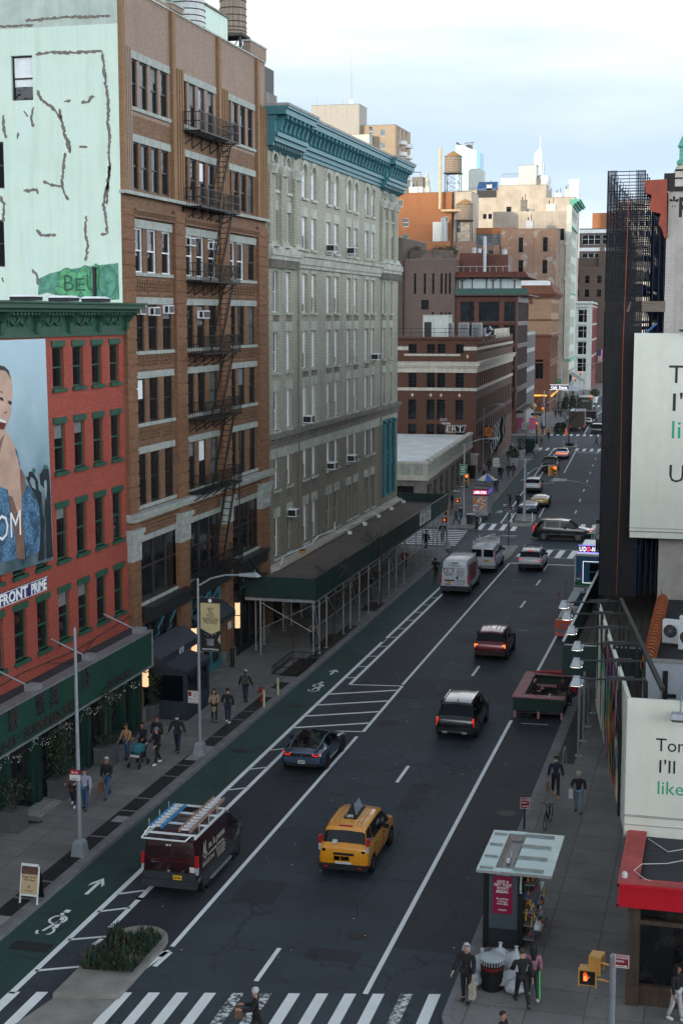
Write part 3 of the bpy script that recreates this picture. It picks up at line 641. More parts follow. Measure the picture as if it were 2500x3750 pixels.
for i,(a,b) in enumerate(piers):
 m=MB();z=.9
 while z<25.2:
  m.box(a+.02,b-.02,-.2,.05,z,z+.5);m.box(a+.06,b-.06,-.16,.05,z+.5,z+.58);z+=.58
 m.build('pier','pier_brick',brn)
 m=MB();m.box(a+.02,a+.42,-.18,.05,25.75,34.98);m.build('pier','yellow_brick',brn)
 m=MB();n=3
 for k in range(n+1):x=a+.42+(b-a-.5)*k/n;m.box(x,x+(b-a-.5)/n*.6,-.14,.05,25.75,32.35)
 m.build('ribbed_pier','pink_brick' if i==0 else 'yellow_brick',brn)
 m=MB();m.box(a-.1,b+.1,-.42,.05,9.62,9.85);m.box(a-.05,b+.05,-.34,.05,9.2,9.62);m.box(a,b,-.25,.05,8.3,9.2)
 for k in range(3):m.lathe([(.13,0),(.13,.05),(.05,.07)],a+(b-a)*(.25+.25*k),-.25,8.65,10,'y')
 for k in range(3):m.lathe([(.05,-.07),(.13,-.05),(.13,0)],a+(b-a)*(.25+.25*k),-.25,8.65,10,'y')
 m.build('capital','pale_stone',brn)
 m=MB();m.box(a-.05,b+.05,-.3,.05,.1,.95);m.build('pier_base','dark_stone',brn)
bays=[(1.2,6.5),(8.05,13.5),(15.1,20.4)]
for(a,b) in bays:
 for(z,h) in((31.92,.36),(28.12,.36),(24.15,.4),(20.55,.33),(16.98,.33),(13.35,.33),(9.05,.28)):
  m=MB();m.box(a+.05,b-.05,-.05,.06,z,z+h);m.build('lintel','pale_stone',brn)
 for z in(29.72,22.05,18.3,14.83,10.85,6.05):
  m=MB();m.box(a+.05,b-.05,-.1,.2,z-.17,z);m.build('sill','pale_stone',brn)
 for z in(20.98,17.4,13.8):
  m=MB();m.box(a+.1,b-.1,-.05,.03,z,z+.1);m.box(a+.1,b-.1,-.05,.03,z+.72,z+.78)
  for k in range(3):
   x0=a+.25+(b-a-.3)*k/3;x1=x0+(b-a-.3)/3-.25
   for i in range(5):
    for j in range(3):
     x=x0+(x1-x0)*(i+.5)/5;zz=z+.18+.17*j;m.prism([(x-.07,zz+.07),(x,zz),(x+.07,zz+.07),(x,zz+.14)],lambda u,v,d:(u,d,v),-.06,.02)
   m.box(x0-.1,x0-.03,-.06,.02,z+.1,z+.72)
  m.build('spandrel_panel','brown_brick',brn)
 m=MB();m.box(a-.1,b+.1,-.2,.04,24.62,24.75);m.box(a-.1,b+.1,-.3,.04,24.9,25.02)
 for k in range(int((b-a+.2)/.16)):m.box(a-.1+.16*k,a-.02+.16*k,-.26,0,24.75,24.9)
 m.build('corbel_course','brown_brick',brn)
 m=MB()
 for k in range(4):m.box(a-.05,b+.05,-.04-.03*k,.05,9.42+.2*k,9.55+.2*k)
 m.build('moulded_course','brown_brick',brn)
m=MB();m.box(-.05,LB,-.28,.05,25.62,25.78);m.build('string_course','pale_stone',brn)
m=MB();m.box(-.05,LB+.1,-.55,.05,10.42,10.6);m.box(-.05,LB+.1,-.42,.05,10.22,10.42);m.build('string_course','pale_stone',brn)
for k,(x0,x1) in enumerate(((1.7,6.9),(8.5,13.45),(15.3,20.5))):
 m=MB();m.box(x0-.2,x1+.2,-.55,.1,5.15,5.75);m.box(x0-.25,x1+.25,-.7,.1,5.75,5.9);m.build('shop_cornice','dark_frame',brn)
 m=MB();m.box(x0,x1,.1,.16,.2,4.9);m.build('shop_pane','shop_glass',brn)
 m=MB()
 for i in range(4):x=x0+.1+(x1-x0-.3)*i/3;m.box(x,x+.14,-.02,.14,.2,5.0)
 m.box(x0,x1,-.02,.14,3.4,3.55);m.box(x0,x1,-.05,.14,.15,.6);m.build('shop_frame','teal_paint' if k==1 else 'dark_frame',brn)
 for q in(.3,.62):
  m=MB();x=x0+(x1-x0)*q;m.tube([(x,-.5,5.1),(x,-.35,4.8),(x,-.2,4.5),(x,-.25,4.2),(x,-.02,4.0)],[.06,.09,.07,.06,.04],6);m.build('bracket','teal_paint',brn)
aw=MB();M('awning_navy',(.02,.028,.042),.7,var=.2)
aw.mesh([(1.4,-.05,3.95),(7.0,-.05,3.95),(7.0,-1.0,3.3),(1.4,-1.0,3.3),(1.4,-1.0,2.95),(7.0,-1.0,2.95),(1.4,-.05,2.95),(7.,-.05,2.95)],[(0,3,2,1),(3,4,5,2),(0,6,4,3),(1,2,5,7)])
aw=aw.build('awning','awning_navy',brn);m=MB();m.text('KYU',.28,(4.4,-1.0,3.0),wid=.6,depth=.006);m.build('awning_lettering','ink_white',aw)
m=MB();m.mesh([(8.3,-.05,4.0),(13.6,-.05,4.0),(13.6,-.8,3.4),(8.3,-.8,3.4),(8.3,-.8,3.1),(13.6,-.8,3.1)],[(0,3,2,1),(3,4,5,2)]);m.build('awning','awning_navy',brn)
for x in(1.0,7.9,15.2):
 m=MB();m.box(x-.02,x+.26,-.48,-.21,1.95,2.0);m.box(x-.02,x+.26,-.48,-.21,3.5,3.55);m.box(x-.02,x+.26,-.48,-.21,2.72,2.77);o=m.build('wall_lantern','black_frame',brn)
 m=MB();m.box(x,x+.24,-.46,-.23,2.0,2.72);m.box(x,x+.24,-.46,-.23,2.77,3.5);m.build('lantern_glass','warm_lamp',o)
m=MB();m.box(8.4,10.2,-.05,.05,.15,3.1);m.build('door','grey_frame',brn)
m=MB();m.box(.3,14.0,-.5,-.05,0,.22);m.build('doorstep','dark_stone',brn)
m=MB();m.box(13.75,14.35,-.3,-.27,2.2,2.6);m.build('notice','plate_white',brn)
for z in(30.35,26.6,22.6,19.2,15.6,12.0):
 x=19.1 if z>25 else 18.95
 m=MB();m.k=0;m.box(x+.05,x+.85,.2,.215,z,z+.3);m.k=1;m.text('SHAFT WAY',.16,(x+.45,.2,z+.07),wid=.7,depth=.006,bold=.01);m.build('shaft_way_sign',['plate_white','sign_red'] if 'sign_red' in MATS else['plate_white',M('sign_red',(.32,.012,.02),.45,var=.1)],brn)
m=MB();m.k=0;m.box(19.3,20.3,.14,.155,7.6,8.05);m.k=1;m.text('SHAFT WAY',.22,(19.8,.14,7.7),wid=.85,depth=.006,bold=.01);m.build('shaft_way_sign',['plate_white','sign_red'],brn)
def acunit(root,x,y,z,w=.66,h=.42,d=.5):
 m=MB();m.box(x,x+w,y-d,y+.05,z,z+h);o=m.build('air_conditioner','white_paint',root)
 g=MB();g.box(x+.04,x+w-.04,y-d-.006,y-d+.01,z+.05,z+h-.05);g.box(x-.006,x+.01,y-d+.05,y-.12,z+.06,z+h-.06)
 g.build('grille','black_plastic',o)
 g=MB();[g.box(x+.05,x+w-.05,y-d-.016,y-d-.004,z+.08+.055*k,z+.095+.055*k) for k in range(int(h/.055)-2)];g.build('louvres','galv',o)
for x,z,w in((1.45,20.05,.7),(3.2,20.0,.75),(5.15,20.1,.7),(8.4,23.6,.8),(11.9,23.55,.8),(10.2,19.85,1.0)):acunit(brn,x,.02,z,w,.42,.34)
fe=MB()
FZ=[29.4,25.6,21.8,18.05,14.6,10.75,6.25]
fe.bar((8.0,-.04,6.),(8.0,-.04,30.4),.05,.05,(1,0,0));feo=fe.build('fire_escape','steel_black',brn)
for z in FZ:
 for x in(8.2,9.6,11,12.4,13.8):fe=MB();fe.bar((x,-.03,z-.75),(x,-1.0,z-.06),.05);fe.bar((x,-.03,z-.06),(x,-.03,z-.75),.05);fe.build('bracket','steel_black',feo)
for i,z in enumerate(FZ):
 p=MB();x0,x1=8.0,14.25
 for k in range(9):p.box(x0,x1-.9,-.12-.1*k,-.06-.1*k,z-.02,z)
 for k in range(9):p.box(x1-.9,x1,-.12-.1*k,-.06-.1*k,z-.02,z) if k not in(4,5,6,7) else None
 p.box(x0,x1,-1.08,-1.02,z-.08,z);p.box(x0,x1,-.08,-.02,z-.08,z);p.box(x0,x0+.05,-1.05,-.05,z-.08,z);p.box(x1-.05,x1,-1.05,-.05,z-.08,z);p.build('platform','steel_black',feo)
 r=MB()
 for zz in(.45,.9):r.box(x0,x1,-1.07,-1.04,z+zz-.02,z+zz+.02);r.box(x0,x0+.03,-1.05,-.05,z+zz-.02,z+zz+.02);r.box(x1-.03,x1,-1.05,-.05,z+zz-.02,z+zz+.02)
 for k in range(43):x=x0+.02+(x1-x0-.04)*k/42;r.box(x-.01,x+.01,-1.065,-1.045,z,z+.9)
 for k in range(7):y=-.15-.14*k;r.box(x0,x0+.02,y-.01,y+.01,z,z+.9);r.box(x1-.02,x1,y-.01,y+.01,z,z+.9)
 r.build('railing','steel_black',feo)
 if i<6:
  l=MB();zb=FZ[i+1];a0,a1=(13.2,z),(10.8,zb)
  for y in(-.5,-1.0):l.bar((a0[0],y,a0[1]),(a1[0],y,a1[1]),.06,.09);l.bar((a0[0]+.1,y,a0[1]+.75),(a1[0]+.3,y,a1[1]+.9),.03)
  n=13
  for k in range(1,n):t=k/n;x=a0[0]+(a1[0]-a0[0])*t;zz=a0[1]+(a1[1]-a0[1])*t;l.box(x-.06,x+.1,-1.0,-.5,zz-.015,zz+.015)
  l.build('ladder','steel_black',feo)
l=MB();l.bar((14.8,-.7,6.2),(14.8,-.7,11.2),.05);l.bar((15.2,-.7,6.2),(15.2,-.7,9.2),.05);[l.bar((14.8,-.7,6.4+.3*k),(15.2,-.7,6.4+.3*k),.03) for k in range(9)];l.bar((14.6,-1.3,6.2),(16.5,-1.3,5.1),.08);l.box(15.6,17.2,-1.6,-.5,4.9,5.0);l.build('ladder','steel_black',feo)
sw=MB();D=26.
mh=[(D-5.36,D-4.27,29.95,31.98,'black+sash+blind70+w'),(D-7.3,D-5.86,25.95,28.1,'black+sash'),(D-7.4,D-5.95,22.3,24.5,'black+sash')]
face(brn,(0,D),-90,D,4,33.2,mh,'mint_wall',.18,name='side_wall')
m=MB();m.wall((0,D),-90,D,33.2,35.0,uoff=0);m.build('side_wall','mint_grey',brn)
m=MB();m.wall((LB,0),90,D,0,35);m.build('side_wall','brown_brick',brn)
m=MB();m.box(0,LB,.3,D,34.6,34.75);m.build('roof','asphalt_old',brn)
m=MB();m.box(-.12,.3,5.5,D,34.98,35.12);m.build('coping_tiles','clay_tile' if 'clay_tile' in MATS else M('clay_tile',(.42,.11,.035),.7,var=.3),brn)
def W_(X,Z):return(-.004,-27.3-X,Z)
def crack(pts,w=.07):
 """a smeared repair strip following a crack, ragged edges"""
 m=MB();P=[]
 for(a,b) in zip(pts,pts[1:]):
  n=max(2,int(hypot(b[0]-a[0],b[1]-a[1])/.09))
  for i in range(n):t=i/n;P.append((a[0]+(b[0]-a[0])*t+random.gauss(0,.018),a[1]+(b[1]-a[1])*t+random.gauss(0,.018)))
 P.append(pts[-1]);L=[]
 for i,p in enumerate(P):
  q,r=P[max(0,i-1)],P[min(len(P)-1,i+1)];dx,dz=r[0]-q[0],r[1]-q[1];d=hypot(dx,dz) or 1;k=w*random.uniform(.55,1.3)*(.5 if i in(0,len(P)-1) else 1)
  L.append((W_(p[0]-dz/d*k,p[1]+dx/d*k),W_(p[0]+dz/d*k,p[1]-dx/d*k)))
 for a,b in zip(L,L[1:]):m.face([a[0],b[0],b[1],a[1]])
 m.build('crack_repair','patch_grey',brn)
_p=math.atan(451/3400.);_q=math.atan(885*cos(_p)/3400.)
def A(x,y):
 a=(x-784)/3400.;b=-(y-1176)/3400.
 d=(-sin(_q)*cos(_p)+a*cos(_q)-b*sin(_q)*sin(_p),cos(_q)*cos(_p)+a*sin(_q)+b*cos(_q)*sin(_p),-sin(_p)+b*cos(_p));t=65./d[1]
 return(d[0]*t,20+d[2]*t)
CR=[[(82,125),(120,120),(170,121),(235,117)],[(235,117),(240,165),(246,215),(250,250),(248,280),(253,310),(250,350),(252,380),(251,415),(243,440),(238,470),(245,510),(248,535),(232,540)],[(252,380),(248,430),(246,470)],[(86,207),(95,228),(125,250),(143,278),(150,310),(155,330),(162,352)],[(137,248),(142,275)],[(148,235),(163,230)],[(187,236),(205,234),(210,224),(218,222)],[(158,318),(163,345)],[(150,350),(146,385),(143,425),(148,445),(158,460)],[(100,417),(120,425),(142,427)],[(182,337),(202,338)],[(54,438),(85,436),(88,446)],[(83,527),(95,540),(130,540)],[(200,495),(196,530),(202,565),(197,600)],[(78,245),(72,268),(77,292)],[(7,265),(10,300),(14,318)],[(43,305),(41,320)],[(2,450),(10,470),(8,510)],[(75,620),(85,630),(88,655)],[(5,635),(10,648)],[(60,48),(140,40),(255,37)],[(0,62),(78,57)],[(55,255),(65,268)]]
for c in CR:crack([A(*p) for p in c],.07 if len(c)>2 else.058)
def blob(name,mat,pts,q):
 m=MB();m.face([(-.003-.003*q,W_(*A(*p))[1],W_(*A(*p))[2]) for p in pts]);m.build(name,mat,brn)
M('graf_a',(.1,.3,.21),.8,var=.5,scale=3);M('graf_b',(.11,.4,.19),.7,var=.5,scale=3);M('graf_line',(.025,.13,.075),.7,var=.4)
blob('graffiti','graf_a',[(88,678),(90,640),(115,628),(140,622),(200,612),(272,604),(275,688),(230,690),(150,685),(110,672)],0)
def ell(cx,cy,rx,ry,n=14,rot=0):return[(cx+rx*cos(2*pi*k/n)*cos(rot)-ry*sin(2*pi*k/n)*sin(rot),cy+rx*cos(2*pi*k/n)*sin(rot)+ry*sin(2*pi*k/n)*cos(rot)) for k in range(n)]
for i,(cx,cy,rx,ry,ro) in enumerate(((152,640,17,24,.2),(168,655,20,32,0),(192,635,14,25,.3),(200,660,16,26,-.2),(218,640,9,34,.1),(248,647,20,36,0),(140,668,14,8,.4))):
 blob('graffiti','graf_line',ell(cx,cy,rx+1.6,ry+1.6,14,ro),1+2*i*.5);blob('graffiti','graf_b' if i!=5 else 'graf_a',ell(cx,cy,rx,ry,14,ro),1.5+2*i*.5)
m=MB()
for ch,x,s in(('B',160,.75),('E',186,.6),('U',212,.8)):m.text(ch,s,(-.034,W_(*A(x,668))[1],W_(*A(x,668))[2]),U=(0,-1,0),V=(0,0,1),N=(-1,0,0),wid=.5,depth=.004)
m.build('graffiti_letters','graf_line',brn)
m=MB();m.tube([(-.1,1.35,20.3),(-.1,1.35,22.1)],.09,8);m.tube([(-.1,1.35,22.1),(-.1,1.35,22.25)],.12,8);m.build('vent_pipe','steel_black',brn)
gry=thing('apartment_building','pale grey brick apartment building with arched top windows and a teal bracketed cornice','building',(-27.3,87.5,0),90)
LG=37.6
gx=[(1.33,1.1),(4.2,1.05),(7.93,1.2),(10.2,1.2),(14.05,1.2),(16.25,1.25),(19.83,1.2),(22.05,1.2),(25.55,1.2),(27.7,1.15),(31.75,1.0),(34.45,.9)]
rowz=[(27.72,29.55),(24.4,26.5),(20.2,22.78),(16.48,19.0),(12.8,15.3),(9.05,11.5),(4.7,7.28)]
def gst(ri,ci):
 if ci==0:return 'white+sash'
 return 'white+sash+blind%d'%random.choice((60,80,100,100,100)) if ri<6 else('white+sash+blind60' if random.random()<.4 else 'stone+sash')
hi,lo=[],[]
for ri,(a,b) in enumerate(rowz):
 for ci,(x,w) in enumerate(gx):
  if ci>=10 and ri>=5:continue
  (hi if ri<5 else lo).append((x,x+w,a,b+(.35 if ri==0 else 0),gst(ri,ci)))
lo.append((31.8,35.8,5.0,11.4,None))
face(gry,(0,0),0,LG,12.2,31.0,hi,'grey_brick',.2)
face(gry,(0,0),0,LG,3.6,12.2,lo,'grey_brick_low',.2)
m=MB();m.wall((0,0),0,LG,0,3.6,[(1+4.1*i,4.4+4.1*i,.3,3.3) for i in range(9)],.5);m.build('shop_wall','dark_stone',gry)
for i in range(9):
 m=MB();m.box(1+4.1*i,4.4+4.1*i,.45,.5,.3,3.3);m.build('shop_pane','shop_glass',gry)
m=MB();m.wall((0,20),-90,20,0,31);m.wall((LG,0),90,20,0,31);m.build('side_wall','grey_brick',gry)
m=MB();m.box(0,LG,.2,20,31.0,31.2);m.build('roof','asphalt_old',gry)
def arch(m,cx,z,r,r2,y0,y1,n=10):
 """half-ring of voussoirs around (cx,z)"""
 for k in range(n):
  a,b=pi*k/n,pi*(k+1)/n
  pa=[(cx+r*cos(a),z+r*sin(a)),(cx+r2*cos(a),z+r2*sin(a)),(cx+r2*cos(b),z+r2*sin(b)),(cx+r*cos(b),z+r*sin(b))]
  m.prism(pa,lambda u,v,d:(u,d,v),y0,y1)
for ci,(x,w) in enumerate(gx):
 cx,r=x+w/2,w/2;zc=29.9-r+.0
 m=MB()
 n=8
 for sgn in(-1,1):
  poly=[(cx+sgn*r,zc),(cx+sgn*(r+.02),29.92),(cx,29.92)]+[(cx+sgn*r*sin(pi/2*k/n),zc+r*cos(pi/2*k/n)) for k in range(0,n)]
  if sgn>0:poly=poly[::-1]
  m.prism(poly,lambda u,v,d:(u,d,v),.002,.17)
 m.build('arch_infill','grey_brick',gry)
 m=MB();arch(m,cx,zc,r+.02,r+.3,-.07,.03);
 if ci in(0,1,10,11):arch(m,cx,zc,r+.3,r+.42,-.16,.03)
 m.build('arch_surround','dark_stone' if False else 'grey_stone',gry)
for ri,(a,b) in enumerate(rowz):
 for ci,(x,w) in enumerate(gx):
  if ci>=10 and ri>=5:continue
  m=MB();m.box(x-.12,x+w+.12,-.14,.1,a-.17,a)
  m.build('sill','grey_stone',gry)
  if ri:
   m=MB();m.box(x-.18,x+w+.18,-.015,.05,b,b+.62);m.build('lintel','grey_stone',gry)
   if random.random()<.55 and ri in(2,3,5):
    m=MB();m.box(x-.1,x+w+.15,-.012,.05,a-.75,a-.17);m.build('brick_stain','dark_stone',gry)
for xs in((.75,3.2,6.05),(31.2,33.45,35.9)):
 for x in xs:
  m=MB()
  for q in(-.42,-.14,.14,.42):m.cyl(x+q,-.14,24.4,28.7,.13,8)
  m.box(x-.55,x+.55,-.1,.05,24.3,28.7);m.build('colonette','grey_brick',gry)
  m=MB();m.lathe([(.44,28.6),(.47,28.75),(.56,29.0),(.57,29.15),(.5,29.2)],x,-.05,0,12);m.lathe([(.6,24.2),(.55,24.3),(.46,24.4),(.46,24.55)],x,-.05,0,12);m.build('capital','grey_stone',gry)
def belt(x0,x1,z,prof,name='belt_course',mat='grey_stone'):
 m=MB()
 for(a,b,p) in prof:m.box(x0,x1,-p,.08,z+a,z+b)
 return m.build(name,mat,gry)
belt(6.6,30.6,23.1,[(0,.25,.14),(.25,.75,.22),(.75,.95,.34)])
for(a,b) in((0,6.6),(30.6,LG)):
 belt(a-.05,b+.05,22.9,[(.55,.8,.34),(.8,1.2,.44),(1.2,1.32,.36)])
 m=MB()
 for k in range(int((b-a)/.5)):m.box(a+.12+.5*k,a+.36+.5*k,-.3,.05,22.95,23.5)
 m.build('corbels','dark_stone',gry)
belt(0,LG,11.75,[(0,.35,.12),(.35,.62,.22),(.62,.9,.4)],mat='dark_stone')
belt(0,LG,11.05,[(0,.7,.03)],mat='grey_stone')
belt(0,LG,3.5,[(0,.35,.35),(.35,.7,.55),(.7,.9,.7)],'shop_cornice','cream_stone');belt(0,31,3.1,[(0,.4,.3)],'shop_cornice')
m=MB();m.tube([(6.7,-.1,3.9),(6.7,-.1,23)],.04,8);m.tube([(30.9,-.1,3.9),(30.9,-.1,23)],.035,6);m.build('downpipe','dark_stone',gry)
b=MB()
for x in(31.85,33.75,35.65):b.box(x,x+.22,-.12,.2,5.0,11.4)
for z in(5.0,7.6,8.6,11.2):b.box(31.85,35.85,-.06,.2,z,z+.25)
b.box(32.05,35.7,.02,.2,7.8,8.7);o=b.build('iron_bay','teal_paint',gry)
for x in(31.95,33.86,35.76):
 m=MB();m.cyl(x,-.18,5.05,11.3,.13,10);m.lathe([(.13,0),(.24,.15),(.24,.25)],x,-.18,11.1,10);m.build('iron_column','teal_paint',o)
for x in(32.07,33.97):
 for(z0,z1) in((5.25,7.6),(8.85,11.2)):
  m=MB();m.box(x,x+.07,.22,.3,z0,z1);m.box(x+1.6,x+1.68,.22,.3,z0,z1);m.box(x,x+1.68,.22,.3,(z0+z1)/2-.04,(z0+z1)/2+.04);m.box(x+.8,x+.88,.22,.3,z0,z1);w_=m.build('window','white_paint',gry)
  m=MB();m.box(x,x+1.68,.31,.34,z0,z1);m.build('pane','pane_dark',w_)
co=MB()
for(a,b,p) in((0,6.7,.35),(6.7,30.5,0),(30.5,LG+.05,.35)):
 for(z0,z1,q) in((30.2,30.45,.15),(30.45,30.75,.28),(30.75,31.0,.45),(31.0,31.75,.25),(32.0,32.35,.98),(32.35,32.5,1.1)):
  co.box(a-(p and.1),b+(p and.1),-q-p,.1,z0,z1)
 co.box(a,b,-.35-p,.1,31.75,32.0)
co.box(-.15,.15,-1.3,2,32.0,32.5);co.build('cornice','teal_paint',gry)
m=MB()
for(a,b,p) in((0,6.7,.35),(6.7,30.5,0),(30.5,LG+.05,.35)):m.box(a-(p and.15),b+(p and.15),-1.15-p,1.2,32.5,32.66)
m.build('roof_edge','conc_light',gry)
k=0
for(a,b,p,n) in((.1,6.6,.35,7),(6.9,30.4,0,23),(30.7,37.5,.35,7)):
 for i in range(n):
  x=a+(b-a)*(i+.5)/n;m=MB()
  m.prism([(-.25-p,31.05),(-.45-p,31.1),(-.52-p,31.35),(-.65-p,31.7),(-.88-p,31.85),(-.92-p,32.0),(-.25-p,32.0)],lambda u,v,d,x=x:(x+d,u,v),-.15,.15);m.lathe([(.1,-.16),(.13,0),(.1,.16)],x,-.42-p,31.15,8,'x');m.lathe([(.1,-.16),(.14,0),(.1,.16)],x,-.84-p,31.85,8,'x');m.build('bracket','teal_paint',gry)
for(a,b) in((.1,6.6),(30.7,37.6)):
 for i in range(11):m=MB();x=a+(b-a)*(i+.5)/11;m.prism([(0,29.95),(-.5,30.2),(-.5,30.45),(0,30.45)],lambda u,v,d,x=x:(x+d,u,v),-.16,.16);m.build('dentil','teal_paint',gry)
for x,z,ww in((14.1,24.45,.8),(19.9,24.5,.75),(27.75,16.5,.85),(8.0,12.85,.75),(14.1,9.1,.95),(20,9.1,.9),(4.2,7.0,.75)):acunit(gry,x,.1,z,ww,.5,.7)
for z in(28.4,25.3,21.3,17.6,13.8,10.2,6.0):
 m=MB();m.k=0;m.box(1.4,2.3,.3,.315,z,z+.22);m.k=1;m.text('SHAFT WAY',.12,(1.85,.3,z+.05),wid=.75,depth=.005,bold=.01);m.build('shaft_way_sign',['plate_white','sign_red'],gry)
m=MB();m.k=0;m.box(1.3,3.7,.4,1.8,32.67,33.6);m.k=1;m.box(1.5,3.4,.5,1.6,33.6,35.1);m.build('roof_bulkhead',['dark_stone','steel_black'],gry)
m=MB();m.tube([(.2,-.75,4.5),(.6,-.8,5.0),(8,-.6,4.7),(9.5,-.6,5.0),(14,-.6,4.75),(14.4,-.5,5.3)],.035,6);m.build('cable','white_paint',gry)
for i in range(5):
 x=14.5+4.6*i;m=MB();m.tube([(x,-.6,4.5),(x+.2,-1.2,4.75),(x+.3,-1.5,4.6)],.025,6);m.box(x+.2,x+.45,-1.65,-1.4,4.4,4.62);m.build('gooseneck_lamp','white_paint',gry)
shed=thing('sidewalk_shed','long dark green sidewalk shed with a plank deck along the grey brick building','sidewalk shed',(-22.6,81.6,0))
LS=42.6
def slatbox(mb,*a):mb.box(*a)
m=MB();m.box(-.06,0,0,LS,3.55,4.85);m.build('parapet_panel','shed_green',shed);m=MB();m.box(-4.3,-.06,0,.06,3.6,4.85);m.build('parapet_panel','shed_green',shed);m=MB();m.box(-4.4,-.06,LS-.06,LS,3.55,4.85);m.build('parapet_panel','shed_green',shed)
m=MB()
for y in range(0,43,2):m.box(.0,.012,y+.0,y+.02,3.55,4.85)
m.box(-.1,.03,-.02,LS,4.85,4.89);m.build('parapet_cap','steel_black',shed)
m=MB();m.box(-4.3,-.1,-.05,.12,3.42,3.58);m.box(-.25,-.08,0,LS,3.38,3.54);m.build('edge_beam','galv',shed)
m=MB();n=150
for i in range(n):
 y0=.1+(LS-.2)*i/n;m.box(-4.35+random.uniform(0,.06),-.08,y0,y0+(LS-.2)/n-.015,4.02,4.1+random.uniform(0,.02))
m.build('plank_deck','plank',shed)
m=MB();m.box(-4.75,-4.3,6.2,LS,4.1,4.14);m.build('deck_edge','grey_frame',shed)
ys=[-.75,1.2,2.85,6.9,8.7,11.1,13.7,17.,20.,22.4,25.2,29.5,32,34.2,36.5,38.5,40.5]
for y in ys:
 for x in((-.0-.12,-4.05) if y>0 else(-.18,-3.4)):
  m=MB();m.cyl(x,max(y,.1),.16,3.45,.05,8);m.box(x-.12,x+.12,max(y,.1)-.12,max(y,.1)+.12,.15,.18);m.build('pipe_post','galv',shed)
m=MB()
ys2=[.1]+ys[1:]
for z in(3.1,1.9):
 m.tube([(-.12,.1,z),(-.12,LS-2,z)],.028,6)
for a,b in list(zip(ys2,ys2[1:]))[::2]:m.tube([(-.1,a,3.3),(-.1,b,.7)],.024,6)
m.tube([(-.12,.1,1.6),(-3.4,.1,3.3)],.026,6);m.tube([(-.12,.12,3.3),(-3.4,.12,1.7)],.026,6);m.build('pipe_brace','galv',shed)
m=MB();[m.box(-4.3,-.1,y-.05,y+.05,3.58,4.0) for y in[.3+1.4*i for i in range(30)]];m.build('joists','plank_dark',shed)
m=MB();m.k=0;m.box(.012,.03,30.2,32.6,3.75,4.8);m.box(.012,.03,32.9,34.6,3.75,4.8);m.k=1
for y,w in((31.4,1.9),(33.75,1.3)):
 m.text('WORK IN PROGRESS',.12,(.03,y,4.6),U=(0,1,0),V=(0,0,1),N=(1,0,0),wid=w,depth=.004);
 for q in range(4):m.box(.03,.034,y-w/2,y+w/2*random.random(),4.05+.12*q,4.09+.12*q)
 m.bar((.034,y-.5,3.8),(.034,y+.5,4.3),.02)
m.build('notice_board',['plate_white','ink'],shed)
bk=thing('bucket','yellow bucket standing on the edge of the plank deck','bucket',(-26.75,93.4,4.14));m=MB();m.lathe([(.15,0),(.19,.42)],0,0,0,14);m.build('body',M('bucket_yellow',(.6,.27,.02),.5),bk);m=MB();m.lathe([(.2,.42),(.2,.47)],0,0,0,14);m.build('lid','dark_frame',bk)
def staves(c):
 m,t,b=nt('staves');v=coords(t,'UV',(6,.3,1));b.inputs['Roughness'].default_value=.9
 t.links.new(mixc(t,ramp(t,noise(t,v,1.5,5,.7),.35,.7),mul(c,.55),mul(c,1.2)),b.inputs['Base Color']);MATS['staves']=m
staves((.3,.24,.18))
def tank(name,label,X,Y,Z,r,h,legs=2.,mat='staves',roofm='tank_roof',rh=.9,slope=1.05):
 M('tank_roof',(.36,.2,.07),.8,var=.25)
 t=thing(name,label,'water tank',(X,Y,Z))
 m=MB();m.lathe([(r,legs),(r*.97,legs+h)],0,0,0,28);m.build('barrel',mat,t)
 m=MB();m.lathe([(r*slope,legs+h),(r*.5,legs+h+rh*.55),(.05,legs+h+rh)],0,0,0,24);m.build('conical_roof',roofm,t)
 m=MB()
 for i in range(8):z=legs+h*(.05+.9*(i/7.)**1.3);m.lathe([(r+.02,z-.02),(r+.035,z),(r+.02,z+.02)],0,0,0,28)
 m.build('hoops','steel_black',t)
 m=MB();m.box(-r,r,-r,r,legs-.2,legs-.03);m.build('platform','plank_dark',t)
 for sx in(-1,1):
  for sy in(-1,1):
   m=MB();m.bar((sx*r*.85,sy*r*.85,0),(sx*r*.8,sy*r*.8,legs-.2),.13);m.build('leg','steel_black',t)
 m=MB();q=r*.83;n=max(1,int(legs/2))
 for k in range(n):
  z0,z1=(legs-.2)*k/n,(legs-.2)*(k+1)/n
  for(a,b) in(((-q,-q),(q,-q)),((q,-q),(q,q)),((q,q),(-q,q)),((-q,q),(-q,-q))):
   m.bar((*a,z0),(*b,z1),.05);m.bar((*a,z1),(*b,z0),.05);m.bar((*a,z1),(*b,z1),.07)
 m.build('bracing','steel_black',t);return t
M('tank_white',(.6,.63,.62),.8,var=.2,streak=.5,scale=3)
bt=thing('roof_bulkhead','mint green plastered bulkhead on the roof of the brown brick building','bulkhead',(-27.3,65,34.75),90)
m=MB();m.box(5.5,22.2,2.25,4.6,0,2.9);m.build('wall','mint_wall',bt);m=MB();m.box(5.4,22.3,2.15,4.7,2.9,3.02);m.build('coping','dark_stone',bt)
t=tank('water_tank','white painted water tank cut by the top edge behind the brown parapet',-28.5,77.5,34.75,.93,2.4,.25,'tank_white',rh=.5);
t=tank('water_tank','weathered brown wooden water tank on tall thin legs behind the mint roof bulkhead',-30.8,92,31.2,.85,3.2,6.4,rh=.8)
sk=thing('roof_skylight','small blue glazed skylight behind the brown parapet','skylight',(-28.2,81.5,34.75),90);m=MB();m.prism([(0,0),(1.2,0),(1.0,.75),(.2,.95)],lambda u,v,d:(d,u,v),-1.5,1.8);m.build('glazing',M('sky_blue',(.1,.17,.35),.15,var=.3),sk)
